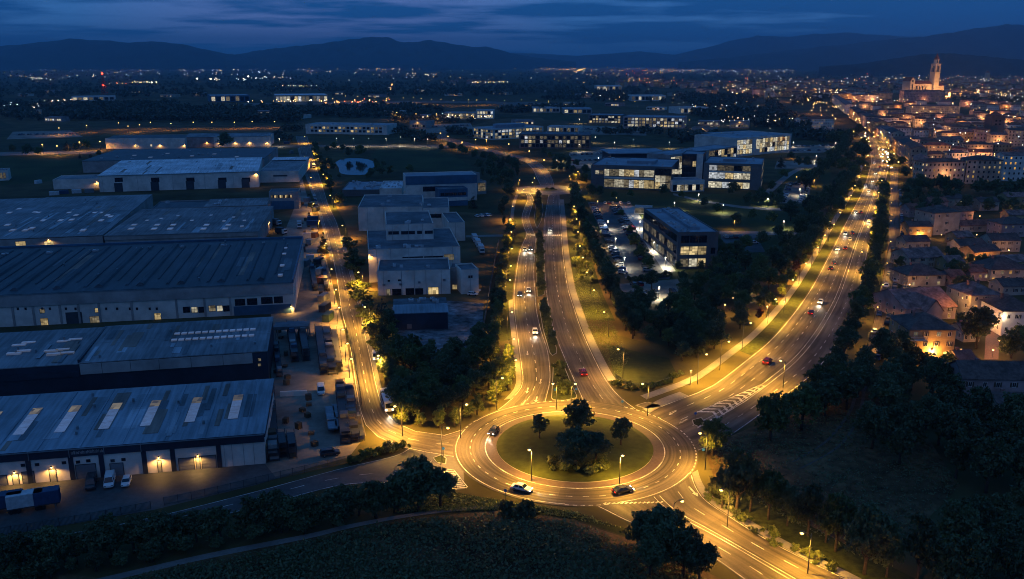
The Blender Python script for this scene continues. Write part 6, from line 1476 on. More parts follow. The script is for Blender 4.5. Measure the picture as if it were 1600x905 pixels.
car((812, 463), (812, 480), 'small dark car in the verge lane', 'hatch', 'black', beam=False)
car((859, 361), (858, 380), 'small pale car halted at the zebra crossing', 'hatch', 'silver')
car((1199, 568), (1225, 543), 'red car with white roof lowest on the avenue', 'suv', 'red')
car((1267, 491), (1282, 468), 'red car behind the oncoming white car on the avenue', 'hatch', 'red')
car((1282, 474), (1265, 500), 'white car with bright headlights coming down the avenue', 'sedan', 'white')
for (u, v, u2, v2, k, c, lab) in ((1321, 367, 1310, 390, 'sedan', 'white', 'white car first of the group higher on the avenue'), (1332, 366, 1341, 345, 'hatch', 'dark', 'dark car with tail lights in the avenue group'), (1328, 376, 1337, 356, 'sedan', 'silver', 'silver car trailing in the avenue group'),
        (1321, 390, 1330, 370, 'hatch', 'red', 'red hatchback below the avenue group'), (1309, 391, 1298, 412, 'sedan', 'white', 'white car with headlights below the avenue group'), (1357, 347, 1348, 375, 'sedan', 'white', 'white car coming down the old town side lane'),
        (1337, 333, 1329, 352, 'hatch', 'silver', 'silver car upper of the avenue pair'), (1345, 333, 1352, 315, 'sedan', 'grey', 'grey car upper of the avenue pair'), (1298, 421, 1308, 400, 'sedan', 'black', 'black car alone in mid avenue'), (1303, 413, 1313, 394, 'hatch', 'black', 'second black car just above the first'),
        (1357, 300, 1352, 318, 'sedan', 'white', 'white car far up the avenue'), (1363, 285, 1358, 300, 'hatch', 'white', 'white hatchback at the avenue crest'), (1368, 272, 1366, 285, 'sedan', 'silver', 'silver car at the avenue crest'), (1375, 262, 1377, 250, 'hatch', 'dark', 'dark car leaving over the avenue crest'), (1380, 283, 1381, 268, 'sedan', 'red', 'red car leaving over the avenue crest'), (1366, 256, 1365, 266, 'suv', 'white', 'white four wheel drive at the avenue crest'), (1352, 292, 1348, 306, 'hatch', 'white', 'white small car in the kerb lane far up')):
    car((u, v), (u2, v2), lab, k, c, 'cars on the upper avenue', beam=(v > 270))
car((1395, 391), (1396, 375), 'dark car parked across the residential street mouth', 'sedan', 'black', lit=False)
car((516, 712), (560, 706), 'dark estate car alone in the concrete yard', 'suv', 'dark', lit=False)
car((172, 757), (169, 770), 'white van parked before the navy fascia warehouse', 'van', 'white', lit=False, name='van', cat='van')
car((198, 757), (194, 770), 'white hatchback parked beside the white van', 'hatch', 'white', lit=False)
car((143, 760), (139, 774), 'dark van parked in shadow beside the white van', 'van', 'dark', lit=False, name='van', cat='van')
car((587, 561), (591, 580), 'white delivery van on the verge of the estate road', 'van', 'white', name='van', cat='van', beam=False)
car((568, 486), (572, 505), 'white van parked on the estate road kerb, higher up', 'van', 'white', lit=False, name='van', cat='van')
car((540, 381), (544, 396), 'white car parked on the estate road kerb near the factory', 'hatch', 'white', lit=False)
car((502, 614), (503, 630), 'white van standing at the concrete blocks', 'van', 'white', lit=False, name='van', cat='van')
for k, (u, v) in enumerate(((730, 449), (733, 456), (729, 462))): car((u + 10, v), (u + 25, v + 1), ordn(k) + ' pale car parked beside the slim stair block', 'hatch', 'white', lit=False, whole=True)
# bus
def bus(px, to, label):
    p = G(*px); q = G(*to); t = thing('bus', label, 'bus', (p.x, p.y, .1), math.atan2(q.y - p.y, q.x - p.x))
    L_, w, h = 10.5, 1.25, 3.1
    b = MB(); rs_ = [b.vert(*ring(x, .35, z, ww, .18)) for x, z, ww in ((-L_ / 2, h - .1, w * .96), (-L_ / 2 + .2, h, w), (L_ / 2 - .4, h, w), (L_ / 2, h - .35, w * .95))]
    for a, c in zip(rs_, rs_[1:]):
        for j in range(8): k = (j + 1) % 8; b.f.append((a + j, a + k, c + k, c + j)); b.m.append(0)
    b.f.append(tuple(rs_[0] + j for j in range(8))); b.m.append(0); b.f.append(tuple(rs_[-1] + j for j in reversed(range(8)))); b.m.append(0)
    b.build('body', paint('white'), t)
    for sy in (-1, 1):
        for i in range(6): MB().box(-L_ / 2 + .6 + i * 1.6, -L_ / 2 + 2.0 + i * 1.6, sy * w - .02, sy * w + .02, 1.5, 2.5).build('window', M_glass, t)
    MB().hexa([(L_ / 2 - .02, -w * .8, 1.3), (L_ / 2 + .03, -w * .8, 1.3), (L_ / 2 + .03, w * .8, 1.3), (L_ / 2 - .02, w * .8, 1.3)], [(L_ / 2 - .15, -w * .8, 2.6), (L_ / 2 + .02, -w * .8, 2.6), (L_ / 2 + .02, w * .8, 2.6), (L_ / 2 - .15, w * .8, 2.6)]).build('windscreen', M_glass, t)
    for x in (-L_ * .28, L_ * .3):
        for sy in (-1, 1): MB().cyl((x, sy * (w - .1), .48), (0, 1, 0), .48, .28, 12).build('wheel', M_black, t)
    for sy in (-1, 1): MB().box(L_ / 2 - .02, L_ / 2 + .06, sy * .85 - .2, sy * .85 + .2, .75, .95).build('headlight', M_head, t)
    for x in (-2.5, 1.5): MB().box(x - .9, x + .9, -.7, .7, h - .02, h + .22).build('roof_unit', WL_white, t)
    lo = bpy.data.objects.new('headlight_beam', LD['head']); COL.objects.link(lo); lo.parent = t; lo.location = (L_ / 2 + .3, 0, 1.0); lo.rotation_euler = (R(80), 0, R(-90))
bus((605, 634), (612, 655), 'white bus with lit front rolling down the estate road kerb')
# parked rows
rp_ = random.Random(12); CN = ['white', 'silver', 'grey', 'black', 'dark', 'blue', 'red', 'silver', 'grey', 'white']
CW = {'white': 'white', 'silver': 'silver', 'grey': 'grey', 'black': 'black', 'dark': 'charcoal', 'blue': 'blue', 'red': 'red'}
def park(pxs, n, fmt, group, across=True, skip=.1, off=0.0):
    P = resample(catmull(gp(pxs)), n)
    for i, p in enumerate(P):
        if rp_.random() < skip: continue
        d = P[min(i + 1, n - 1)] - P[max(i - 1, 0)]; a = math.atan2(d.y, d.x) + (R(90) if across else 0) + rp_.uniform(-.05, .05) + (math.pi if rp_.random() < .4 else 0)
        c = rp_.choice(CN); k = rp_.choice(['sedan', 'hatch', 'hatch', 'suv'])
        car(None, None, fmt.replace('@', CW[c]).replace('#', ordn(i)), k, c, group, whole=True, world=p, ang=a, z=.07, lit=False, name='parked_car')
park([(927, 321), (938, 345), (951, 375), (966, 410), (973, 428)], 26, '@ car in the hedge side row of the campus car park, # space down', 'cars in the campus car park')
park([(958, 326), (975, 352), (990, 380), (1004, 408), (1012, 424)], 24, '@ car in the middle row of the campus car park, # space down', 'cars in the campus car park', skip=.25)
park([(966, 326), (983, 352), (998, 380), (1012, 408)], 22, '@ car in the walkway side row of the campus car park, # space down', 'cars in the campus car park', skip=.4)
park([(945, 319), (965, 319), (982, 319)], 7, '@ car along the head of the campus car park, # space', 'cars in the campus car park')
park([(1406, 300), (1408.5, 340), (1409, 384), (1401, 430), (1394, 470), (1384, 515), (1371, 562)], 48, '@ car parked by the kerb of the residential street, # place down', 'cars parked on the residential street', across=False, skip=.08)
park([(1389, 430), (1377, 480), (1366, 520)], 9, '@ car parked under the trees of the residential street, # place down', 'cars parked on the residential street', across=False, skip=.5)
park([(1419, 440), (1416, 470), (1412, 510), (1406, 548)], 15, '@ car in the yard behind the kerb hedge, # place down', 'cars behind the kerb hedge', skip=.3)
park([(976, 462), (1005, 460), (1040, 458), (1060, 456)], 10, '@ car in the small pale car park, # from the boulevard', 'cars in the small pale car park', skip=.35)
park([(990, 447), (1020, 445), (1055, 442)], 8, '@ car in the upper row of the small pale car park, # from the boulevard', 'cars in the small pale car park', skip=.45)
park([(1134, 372), (1150, 372), (1170, 372)], 6, '@ car beside the slate office end, # from the office', 'cars beside the slate office', skip=.3); car((1178, 381), (1190, 381), 'white car alone at the end of the office car park', 'suv', 'white', whole=True, lit=False)
park([(1233, 292), (1228, 304), (1222, 316)], 9, '@ car in the lawn side row near the avenue trees, # down', 'cars in the avenue side car park'); park([(1262, 292), (1256, 304), (1250, 316)], 9, '@ car in the far row near the avenue trees, # down', 'cars in the avenue side car park')
park([(1232, 289), (1250, 288), (1266, 287)], 8, '@ car along the head of the avenue side car park, # in line', 'cars in the avenue side car park')
park([(1205, 230), (1310, 228)], 32, '@ car in the far white lit car park, # in line', 'cars in the far campus car park', skip=.3); park([(1205, 237), (1310, 235)], 28, '@ car in the near line of the far white lit car park, # along', 'cars in the far campus car park', skip=.5)
park([(893, 243), (950, 240)], 16, '@ car in the upper line behind the lit offices, # along', 'cars behind the lit offices', skip=.3); park([(890, 252), (953, 250)], 17, '@ car in the middle line behind the lit offices, # along', 'cars behind the lit offices', skip=.35)
park([(655, 200), (736, 196)], 26, '@ car in the far pale lot, # along', 'cars in the far pale lot', skip=.3); park([(908, 202), (1008, 206)], 30, '@ car in the lot by the pink office, # along', 'cars by the pink office', skip=.3)
park([(20, 211), (120, 210)], 30, '@ car in the far western lot, # along', 'cars in the far western lot', skip=.35)
park([(735, 340), (765, 338)], 10, '@ car behind the factory, # along', 'cars behind the factory', skip=.2)
park([(490, 300), (497, 340)], 6, '@ car at the kerb of the upper estate road, # down', 'cars on the estate road', across=False, skip=.3)

# ================================================================== yard goods
_ym = {}
def container_mesh(c, L_=6.1, w=2.44, h=2.6):
    k = (c, L_, h)
    if k in _ym: return _ym[k]
    b = MB(); b.box(-L_ / 2, L_ / 2, -w / 2, w / 2, 0, h)
    n = int(L_ / .6)
    for i in range(n):
        x = -L_ / 2 + .3 + i * (L_ - .4) / n
        for sy in (-1, 1): b.box(x, x + .26, sy * w / 2 - .04, sy * w / 2 + .05, .15, h - .15)
    for i in range(4): b.box(L_ / 2, L_ / 2 + .06, -w / 2 + .1 + i * .6, -w / 2 + .16 + i * .6, .1, h - .1)
    col = {'white': (.5, .5, .5), 'blue': (.03, .06, .13), 'grey': (.2, .21, .22), 'rust': (.16, .07, .04), 'dark': (.04, .045, .05), 'green': (.04, .07, .05)}[c]
    _ym[k] = b.mesh('container', mat('container_' + c, col, .55, .2, 1.2, .4)); return _ym[k]
def wheels_row(b, xs, w, r=.5, m=1):
    for x in xs:
        for sy in (-1, 1): b.cyl((x, sy * (w / 2 - .2), r), (0, 1, 0), r, .35, 10, m)
def trailer(px, to, label, c='blue', L_=12.0, box=True, group='trailers in the yards'):
    p = G(*px); q = G(*to); a = math.atan2(q.y - p.y, q.x - p.x); t = thing('trailer', label, 'trailer', (p.x, p.y, .05), a, group)
    MB().box(-L_ / 2, L_ / 2, -1.2, 1.2, .95, 1.2).build('chassis', M_dark, t)
    for x in (-L_ * .4, -L_ * .3, -L_ * .2):
        for sy in (-1, 1): MB().cyl((x, sy * .95, .5), (0, 1, 0), .5, .35, 10).build('wheel', M_black, t)
    for sy in (-1, 1): MB().box(L_ * .3 - .08, L_ * .3 + .08, sy * .8 - .08, sy * .8 + .08, 0, .95).build('support_leg', M_steel, t)
    if box: link('box_body', container_mesh(c, L_, 2.44, 2.7), t, (0, 0, 1.2))
    else:
        for i in range(3): MB().box(-L_ / 2 + .3 + i * L_ / 3, -L_ / 2 + L_ / 3 - .1 + i * L_ / 3, -1.1, 1.1, 1.2, 1.5 + .25 * (i % 2)).build('load', (mat('tarpaulin', (.2, .24, .28), .5, .2, 1), RF_blue)[i % 2], t)
        for sy in (-1, 1): MB().box(-L_ / 2, L_ / 2, sy * 1.2 - .03, sy * 1.2 + .03, 1.2, 1.6).build('side_board', M_steel, t)
def truck(px, to, label, c='white', L_=7.5, cab='white'):
    p = G(*px); q = G(*to); a = math.atan2(q.y - p.y, q.x - p.x); t = thing('truck', label, 'truck', (p.x, p.y, .05), a, 'trucks in the yards')
    MB().box(-L_ / 2, L_ / 2, -1.1, 1.1, .6, .95).build('chassis', M_dark, t); link('box_body', container_mesh(c, L_ - 2.2, 2.44, 2.6), t, (-1.1, 0, .95))
    MB().hexa([(L_ / 2 - 1.9, -1.15, .6), (L_ / 2, -1.15, .6), (L_ / 2, 1.15, .6), (L_ / 2 - 1.9, 1.15, .6)], [(L_ / 2 - 1.9, -1.1, 2.9), (L_ / 2 - .35, -1.1, 2.9), (L_ / 2 - .35, 1.1, 2.9), (L_ / 2 - 1.9, 1.1, 2.9)]).build('cab', paint(cab), t)
    MB().hexa([(L_ / 2 - .12, -1, 1.7), (L_ / 2 - .08, -1, 1.7), (L_ / 2 - .08, 1, 1.7), (L_ / 2 - .12, 1, 1.7)], [(L_ / 2 - .33, -1, 2.6), (L_ / 2 - .26, -1, 2.6), (L_ / 2 - .26, 1, 2.6), (L_ / 2 - .33, 1, 2.6)]).build('windscreen', M_glass, t)
    for x in (-L_ * .28, L_ * .34):
        for sy in (-1, 1): MB().cyl((x, sy * .95, .5), (0, 1, 0), .5, .35, 10).build('wheel', M_black, t)
trailer((8, 799), (60, 791), 'navy trailer cut by the picture edge on the forecourt', 'blue', 7)
trailer((42, 797), (90, 789), 'white box trailer on the forecourt', 'white', 6.5)
trailer((76, 792), (120, 785), 'navy curtain trailer at the end of the forecourt row', 'blue', 4.6)
trailer((518, 660), (523, 690), 'flat trailer with pale blue covered load, estate side of the pair', 'blue', 15, False); trailer((529, 656), (534, 686), 'flat trailer with pale blue covered load, road side of the pair', 'blue', 15, False)
truck((468, 356), (469, 370), 'white box truck in the upper yard', 'white'); truck((490, 262), (492, 275), 'white truck at the kerb far up the estate road', 'white', 7)
truck((432, 352), (450, 355), 'pale truck under the lamp by the brown shed', 'grey', 6.5); truck((440, 366), (455, 368), 'flat low truck beside the brown shed', 'dark', 6.5)
truck((415, 385), (430, 388), 'pale lorry in the yard gap', 'white', 6)
for i, (u, v) in enumerate(((742, 378), (747, 386), (752, 395))): truck((u, v), (u + 8, v + 14), ordn(i) + ' white truck in the row behind the factory hedge', 'white', 9)
for i, (u, v, c, L_, a) in enumerate(((508, 485, 'dark', 6.1, 80), (513, 500, 'green', 6.1, 84), (506, 470, 'grey', 6.1, 80), (488, 352, 'blue', 6.1, 10), (489, 345, 'blue', 6.1, 10), (480, 372, 'white', 4, 10), (492, 371, 'rust', 4, 80), (484, 382, 'grey', 4, 85), (494, 330, 'dark', 6.1, 80), (487, 322, 'green', 6.1, 80), (480, 315, 'grey', 6.1, 80), (451, 262, 'dark', 6.1, 80), (455, 240, 'grey', 6.1, 80), (448, 225, 'blue', 6.1, 20), (470, 395, 'dark', 6.1, 80), (478, 415, 'grey', 5, 82), (500, 428, 'white', 4.5, 80), (498, 412, 'dark', 6.1, 80), (503, 442, 'rust', 4.5, 80), (485, 407, 'white', 3.5, 10), (85, 305, 'white', 6, 20), (100, 303, 'blue', 6, 25), (120, 302, 'white', 6, 22), (140, 301, 'grey', 6, 22), (60, 287, 'white', 5, 70))):
    tag(link('container', container_mesh(c, L_), None, tuple(G(u, v))[:2] + (.04,), R(a)), {'white': 'white', 'blue': 'navy', 'grey': 'grey', 'rust': 'rusty', 'dark': 'black', 'green': 'dark green'}[c] + ' shipping container ' + ('by the rack strip lamps' if v > 460 else 'in the middle yard behind the cypress' if v > 360 and u > 200 else 'in the upper yard beside the estate road' if v > 300 and u > 200 else 'at the far head of the yard' if u > 200 else 'behind the low grey annex') + ', ' + ordn(i) + ' going up', 'container', 'yard containers')
def rack(pa, pb, w, h, label, bays=6, levels=3, group='storage racks in the concrete yard'):
    a, b = G(*pa), G(*pb); d = (b - a); L_ = d.length; t = thing('storage_rack', label, 'storage rack', (a.x, a.y, .04), math.atan2(d.y, d.x), group)
    for i in range(bays + 1):
        for sy in (-1, 1): MB().box(L_ * i / bays - .06, L_ * i / bays + .06, sy * w / 2 - .06, sy * w / 2 + .06, 0, h).build('post', M_dark, t)
    for j in range(levels):
        z = h * (j + .25) / levels
        MB().box(0, L_, -w / 2, -w / 2 + .08, z - .08, z + .06).build('beam', M_dark, t); MB().box(0, L_, w / 2 - .08, w / 2, z - .08, z + .06).build('beam', M_dark, t)
        MB().box(.05, L_ - .05, -w / 2 + .1, w / 2 - .1, z, z + .05).build('shelf', M_dark, t)
    dd = d.normalized(); nn = Vector((-dd.y, dd.x, 0)); rr = random.Random(int(pa[0] * 7 + pa[1]))
    for j in range(levels):
        for i in range(bays):
            if rr.random() < .42:
                p = a + dd * (L_ * (i + .5) / bays) + nn * rr.uniform(-.2, .2); z = h * (j + .25) / levels + .1
                GOODS.append((p, z, rr.uniform(.6, 1) * L_ / bays * .8, w * .75, rr.uniform(.4, .85) * h / levels, math.atan2(dd.y, dd.x), rr.randrange(5), label))
GOODS = []
rack((461, 566), (454, 518), 2.2, 4.2, 'tall loaded rack standing free in the concrete yard', 8); rack((479, 565), (471, 518), 2.2, 4.2, 'second tall rack beside the free standing one', 8)
rack((507, 586), (498, 520), 2.4, 3.2, 'dark rack along the estate road strip', 9); rack((520, 586), (510, 520), 2.6, 3.0, 'pale loaded rack along the estate road strip', 9); rack((530, 582), (521, 522), 2.2, 2.6, 'outermost rack along the estate road strip', 9, 2)
rack((541, 695), (532, 610), 2.6, 3.4, 'cluttered rack beside the flat trailers', 11); rack((554, 692), (545, 615), 2.6, 3.0, 'cluttered rack by the estate road fence', 11); rack((563, 690), (553, 640), 2.0, 2.2, 'low scrap rack at the road corner', 6, 2)
rack((443, 716), (440, 698), 1.8, 4.6, 'tall dark stillage by the warehouse corner', 2, 4); rack((458, 717), (455, 699), 1.8, 4.6, 'tall dark stillage beside the first', 2, 4)
rack((428, 722), (421, 612), 2.6, 4.0, 'long open shelving along the warehouse end wall', 12, 3); rack((437, 590), (432, 545), 1.6, 2.6, 'small rack against the grey warehouse end', 6, 2)
rack((493, 455), (487, 420), 2.0, 2.6, 'rack beside the upper yard hedge', 5, 2); rack((511, 455), (505, 410), 2.0, 2.6, 'rack under the upper yard lamps', 6, 2)
GM = [mat('crate_wood', (.11, .08, .05), .8, .3, 2), mat('crate_grey', (.12, .125, .13), .6, .2, 2), mat('crate_white', (.24, .24, .235), .5, .15, 2), mat('crate_black', (.03, .03, .035), .5, .2, 2), mat('crate_blue', (.04, .08, .13), .5, .2, 2)]
GN = ['wooden', 'grey', 'white', 'black', 'blue']
gc = {}
def crate_mesh(m):
    if m not in gc:
        b = MB(); b.box(-.5, .5, -.5, .5, 0, 1)
        for sx in (-1, 1): b.box(sx * .38 - .06, sx * .38 + .06, -.53, .53, -.0, 1.02)
        gc[m] = b.mesh('crate', GM[m])
    return gc[m]
cc_ = {}
for p, z, l, w, h, a, m, lab in GOODS:
    k = (lab, m); cc_[k] = cc_.get(k, 0) + 1
    tag(link('crate', crate_mesh(m), None, (p.x, p.y, z), a, (l, w, h)), GN[m] + ' crate on the ' + ' '.join(lab.split()[:7]) + ', ' + ordn(cc_[k] - 1) + ' of its colour', 'crate', 'crates on the yard racks')
for i in range(7):
    p = G(441 + i * 6, 619 - i * .3); tag(link('concrete_block', MB().hexa([(-.55, -.5, 0), (.55, -.5, 0), (.55, .5, 0), (-.55, .5, 0)], [(-.5, -.3, 1.3), (.5, -.3, 1.3), (.5, .3, 1.3), (-.5, .3, 1.3)]).mesh('concrete_block', WL_white), None, (p.x, p.y, .04), R(4)), 'pale concrete block across the yard, ' + ordn(i) + ' in the line', 'barrier', 'concrete blocks across the yard')
# portal between the yards
s = Bld('gatehouse', 'low grey gate canopy bridging the yard beside the ribbed warehouse', (427, 512), (482, 510), 4.5, 4.5, depth=6); s.part('roof', MB().box(0, s.L, 0, s.D, 3.6, 4.6), RF_felt)
for x in (.2, s.L / 2, s.L - .6):
    for y in (.2, s.D - .6): s.part('post', MB().box(x, x + .4, y, y + .4, 0, 3.6), M_steel)
# fences
def fence(px, label, h=1.8, step=2.5, col=None):
    P = resample([q for q in catmull(gp(px))], max(3, int(sum((b - a).length for a, b in zip(gp(px), gp(px)[1:])) / step)))
    o0 = P[0]; t = thing('fence', label, 'fence', o0); pm = MB().box(-.05, .05, -.05, .05, 0, h + .1).mesh('post', M_dark)
    pk = MB()
    for i, p in enumerate(P):
        link('post', pm, t, p - o0)
        if i + 1 < len(P):
            q = P[i + 1]; d = q - p; n = int(d.length / .2)
            e = d.normalized(); sd = Vector((-e.y, e.x, 0)) * .02
            for k in range(1, n):
                c = p - o0 + d * k / n; w = e * .03
                pk.hexa([c - w - sd + Vector((0, 0, .1)), c + w - sd + Vector((0, 0, .1)), c + w + sd + Vector((0, 0, .1)), c - w + sd + Vector((0, 0, .1))], [c - w - sd + Vector((0, 0, h)), c + w - sd + Vector((0, 0, h)), c + w + sd + Vector((0, 0, h)), c - w + sd + Vector((0, 0, h))])
            for z in (.25, h - .1):
                a_, b_ = p - o0, q - o0
                pk.hexa([a_ - sd * 2 + Vector((0, 0, z)), b_ - sd * 2 + Vector((0, 0, z)), b_ + sd * 2 + Vector((0, 0, z)), a_ + sd * 2 + Vector((0, 0, z))], [a_ - sd * 2 + Vector((0, 0, z + .07)), b_ - sd * 2 + Vector((0, 0, z + .07)), b_ + sd * 2 + Vector((0, 0, z + .07)), a_ + sd * 2 + Vector((0, 0, z + .07))])
    pk.build('picket', col or mat('green_fence', (.05, .075, .08), .5, .15, 2, .4), t, kind='stuff')
fence([(-60, 850), (0, 838), (120, 818), (236, 796)], 'green railing fence along the dark lower road, western run'); fence([(257, 790), (340, 772), (430, 750), (548, 722)], 'green railing fence along the dark lower road, eastern run')
fence([(962, 590), (985, 604), (1012, 606), (1045, 596), (1060, 588)], 'low railing round the grass basin', 1.2); fence([(779, 382), (770, 430), (760, 490), (751, 538)], 'tall pale fence between factory yard and hedge', 2.6, 3, M_steel)
fence([(566, 640), (560, 600), (548, 545), (541, 515)], 'fence between storage racks and estate road', 2.0)
# radio mast and traffic signs
p = G(164, 153); t = thing('radio_mast', 'red lit lattice radio mast on the far plain', 'mast', (p.x, p.y, 0)); mm_ = MB()
for sx, sy in ((-1, -1), (1, -1), (1, 1), (-1, 1)): mm_.tube([(sx * 7, sy * 7, 0), (sx * 1.2, sy * 1.2, 52)], .5, 5)
for k in range(6):
    r0 = 7 - 5.8 * k / 6; r1 = 7 - 5.8 * (k + 1) / 6; z0, z1 = 52 * k / 6, 52 * (k + 1) / 6
    mm_.tube([(-r0, -r0, z0), (r1, -r1, z1)], .35, 4); mm_.tube([(r0, -r0, z0), (-r1, -r1, z1)], .35, 4)
mm_.build('lattice', mat('mast_red', (.4, .08, .05), .6, .1, 1), t, kind='stuff'); MB().tube([(0, 0, 50), (0, 0, 60)], .5, 5).build('antenna', M_steel, t)
for z in (60, 30): MB().box(-1.6, 1.6, -1.6, 1.6, z, z + 3).build('beacon', M_red, t)
def sign(px, label, blue=True):
    p = G(*px); t = thing('traffic_sign', label, 'traffic sign', (p.x, p.y, .15)); MB().tube([(0, 0, 0), (0, 0, 2.6)], .05, 6).build('pole', M_pole, t)
    MB().cyl((0, -.06, 2.3), (0, 1, 0), .35, .04, 14).build('sign_plate', mat('sign_blue', (.02, .1, .4), .4, .05) if blue else mat('sign_white', (.6, .6, .6), .4, .05), t)
for px_, lb in (((867, 622), 'round blue sign at the lowest median tip'), ((900, 621), 'round blue sign on the other corner of the lowest median'), ((1290, 500), 'pale sign in the grassy avenue median'), ((1086, 660), 'sign on the avenue splitter'), ((972, 641), 'low sign at the northbound exit'), ((693, 716), 'sign on the tiny western splitter'), ((790, 783), 'slim post below the roundabout'), ((1098, 718), 'sign on the old town side of the roundabout')): sign(px_, lb, 'pale' not in lb)

# pallet stacks and bins dotted about the yards
rpal = random.Random(21); pal = []
for k in range(5):
    b = MB(); n = 3 + k
    for i in range(n):
        for y in (-.5, 0, .4): b.box(-.6, .6, y, y + .1, i * .16, i * .16 + .1)
        for x in range(6): b.box(-.6 + x * .21, -.45 + x * .21, -.5, .5, i * .16 + .1, i * .16 + .14)
    pal.append(b.mesh('pallet_stack', GM[0]))
spots = [(470 + rpal.uniform(-6, 20) + (v - 300) * .16, v) for v in range(300, 468, 5)] + [(428 + rpal.uniform(0, 22), v) for v in range(520, 610, 9)] + [(446 + rpal.uniform(-6, 50), v) for v in range(625, 700, 9)]
for i, (u, v) in enumerate(spots):
    p = G(u, v); tag(link('pallet_stack', pal[i % 5], None, (p.x, p.y, .05), rpal.random() * 3, (1.2, 1.2, 1.5)), 'weathered pallet stack in the concrete yard, ' + ordn(i) + ' going down the yard', 'pallet stack', 'pallet stacks in the yard')

# ================================================================== trees
def leaf_material(name, col, var=.5):
    m = bpy.data.materials.new(name); m.use_nodes = True
    nt = m.node_tree; N = nt.nodes; L = nt.links; b = N['Principled BSDF']; b.inputs['Roughness'].default_value = .5; b.inputs['Specular IOR Level'].default_value = .4
    g = N.new('ShaderNodeNewGeometry'); oi = N.new('ShaderNodeObjectInfo')
    no = N.new('ShaderNodeTexNoise'); no.inputs['Scale'].default_value = .7; no.inputs['Detail'].default_value = 3; L.new(g.outputs['Position'], no.inputs['Vector'])
    ad = N.new('ShaderNodeMath'); ad.operation = 'MULTIPLY_ADD'; L.new(oi.outputs['Random'], ad.inputs[0]); ad.inputs[1].default_value = .5; L.new(no.outputs['Fac'], ad.inputs[2])
    mr = N.new('ShaderNodeMapRange'); mr.inputs[1].default_value = .35; mr.inputs[2].default_value = 1.1; mr.inputs[3].default_value = 1 - var; mr.inputs[4].default_value = 1 + var; L.new(ad.outputs[0], mr.inputs[0])
    ml = N.new('ShaderNodeVectorMath'); ml.operation = 'SCALE'; ml.inputs[0].default_value = col; L.new(mr.outputs[0], ml.inputs['Scale']); L.new(ml.outputs[0], b.inputs['Base Color'])
    tr = N.new('ShaderNodeBsdfTranslucent'); L.new(ml.outputs[0], tr.inputs[0]); mx = N.new('ShaderNodeMixShader'); mx.inputs[0].default_value = .25
    L.new(b.outputs[0], mx.inputs[1]); L.new(tr.outputs[0], mx.inputs[2]); L.new(mx.outputs[0], N['Material Output'].inputs[0])
    return m
LF = {'broad': leaf_material('leaf_green', (.115, .14, .038)), 'dark': leaf_material('leaf_dark', (.095, .115, .046)), 'conifer': leaf_material('needle_dark', (.075, .078, .044), .35), 'lime': leaf_material('leaf_lime', (.12, .145, .032)), 'copper': leaf_material('leaf_copper', (.1, .04, .02))}
M_bark = mat('bark', (.085, .065, .05), .9, .3, 3, .1, bump=.4)
def leaves_mesh(name, blobs, n, size, m, seed, shell=.55):
    """leaf sprays gathered in small clumps over overlapping lobes, with gaps between the clumps"""
    r = np.random.default_rng(seed); vol = np.array([b[3] * b[4] * b[5] for b in blobs]) ** .7; nc = max(12, n // 26)
    pick = r.choice(len(blobs), nc, p=vol / vol.sum()); B = np.array(blobs)[pick]
    d0 = r.normal(size=(nc, 3)); d0[:, 2] += .25; d0 /= np.linalg.norm(d0, axis=1)[:, None]
    rad = np.where(r.random(nc) < .2, r.random(nc), r.uniform(.72, 1.12, nc)); CC = B[:, :3] + d0 * B[:, 3:6] * rad[:, None]; sg = B[:, 3] * r.uniform(.1, .24, nc)
    k = r.choice(nc, n, p=sg / sg.sum()); d = d0[k]
    C = CC[k] + r.normal(size=(n, 3)) * sg[k][:, None] * np.array([1, 1, .75])
    C[:, 2] = np.maximum(C[:, 2], .15)
    nrm = d + .9 * r.normal(size=(n, 3)); nrm /= np.linalg.norm(nrm, axis=1)[:, None]
    t = np.cross(nrm, r.normal(size=(n, 3))); t /= np.linalg.norm(t, axis=1)[:, None]; b2 = np.cross(nrm, t)
    s = size * (.6 + .8 * r.random(n))[:, None]
    V = np.stack([C - t * s, C + b2 * s * .55, C + t * s, C - b2 * s * .55], 1).reshape(-1, 3)
    me = bpy.data.meshes.new(name); me.vertices.add(4 * n); me.loops.add(4 * n); me.polygons.add(n)
    me.vertices.foreach_set('co', V.astype(np.float32).ravel()); me.loops.foreach_set('vertex_index', np.arange(4 * n, dtype=np.int32))
    me.polygons.foreach_set('loop_start', np.arange(0, 4 * n, 4, dtype=np.int32)); me.polygons.foreach_set('loop_total', np.full(n, 4, dtype=np.int32))
    me.materials.append(m); me.update(); me.validate(); return me
def trunk_mesh(h, r, crown_z, spread, seed, limbs=6):
    rs = random.Random(seed); b = MB(); lean = rs.uniform(-.3, .3)
    b.tube([(0, 0, -.1), (.05, .02, h * .25), (lean * .4, .1, h * .55), (lean, 0, h * .85)], [r * 1.25, r, r * .65, r * .2], 7)
    for i in range(limbs):
        a = 2 * math.pi * i / limbs + rs.uniform(-.4, .4); z = crown_z * rs.uniform(.75, 1.25); q = spread * rs.uniform(.55, .9)
        b.tube([(0, 0, z), (math.cos(a) * q * .5, math.sin(a) * q * .5, z + h * .12), (math.cos(a) * q, math.sin(a) * q, z + h * rs.uniform(.2, .34))], [r * .45, r * .28, r * .08], 5)
    return b.mesh('trunk', M_bark, True)
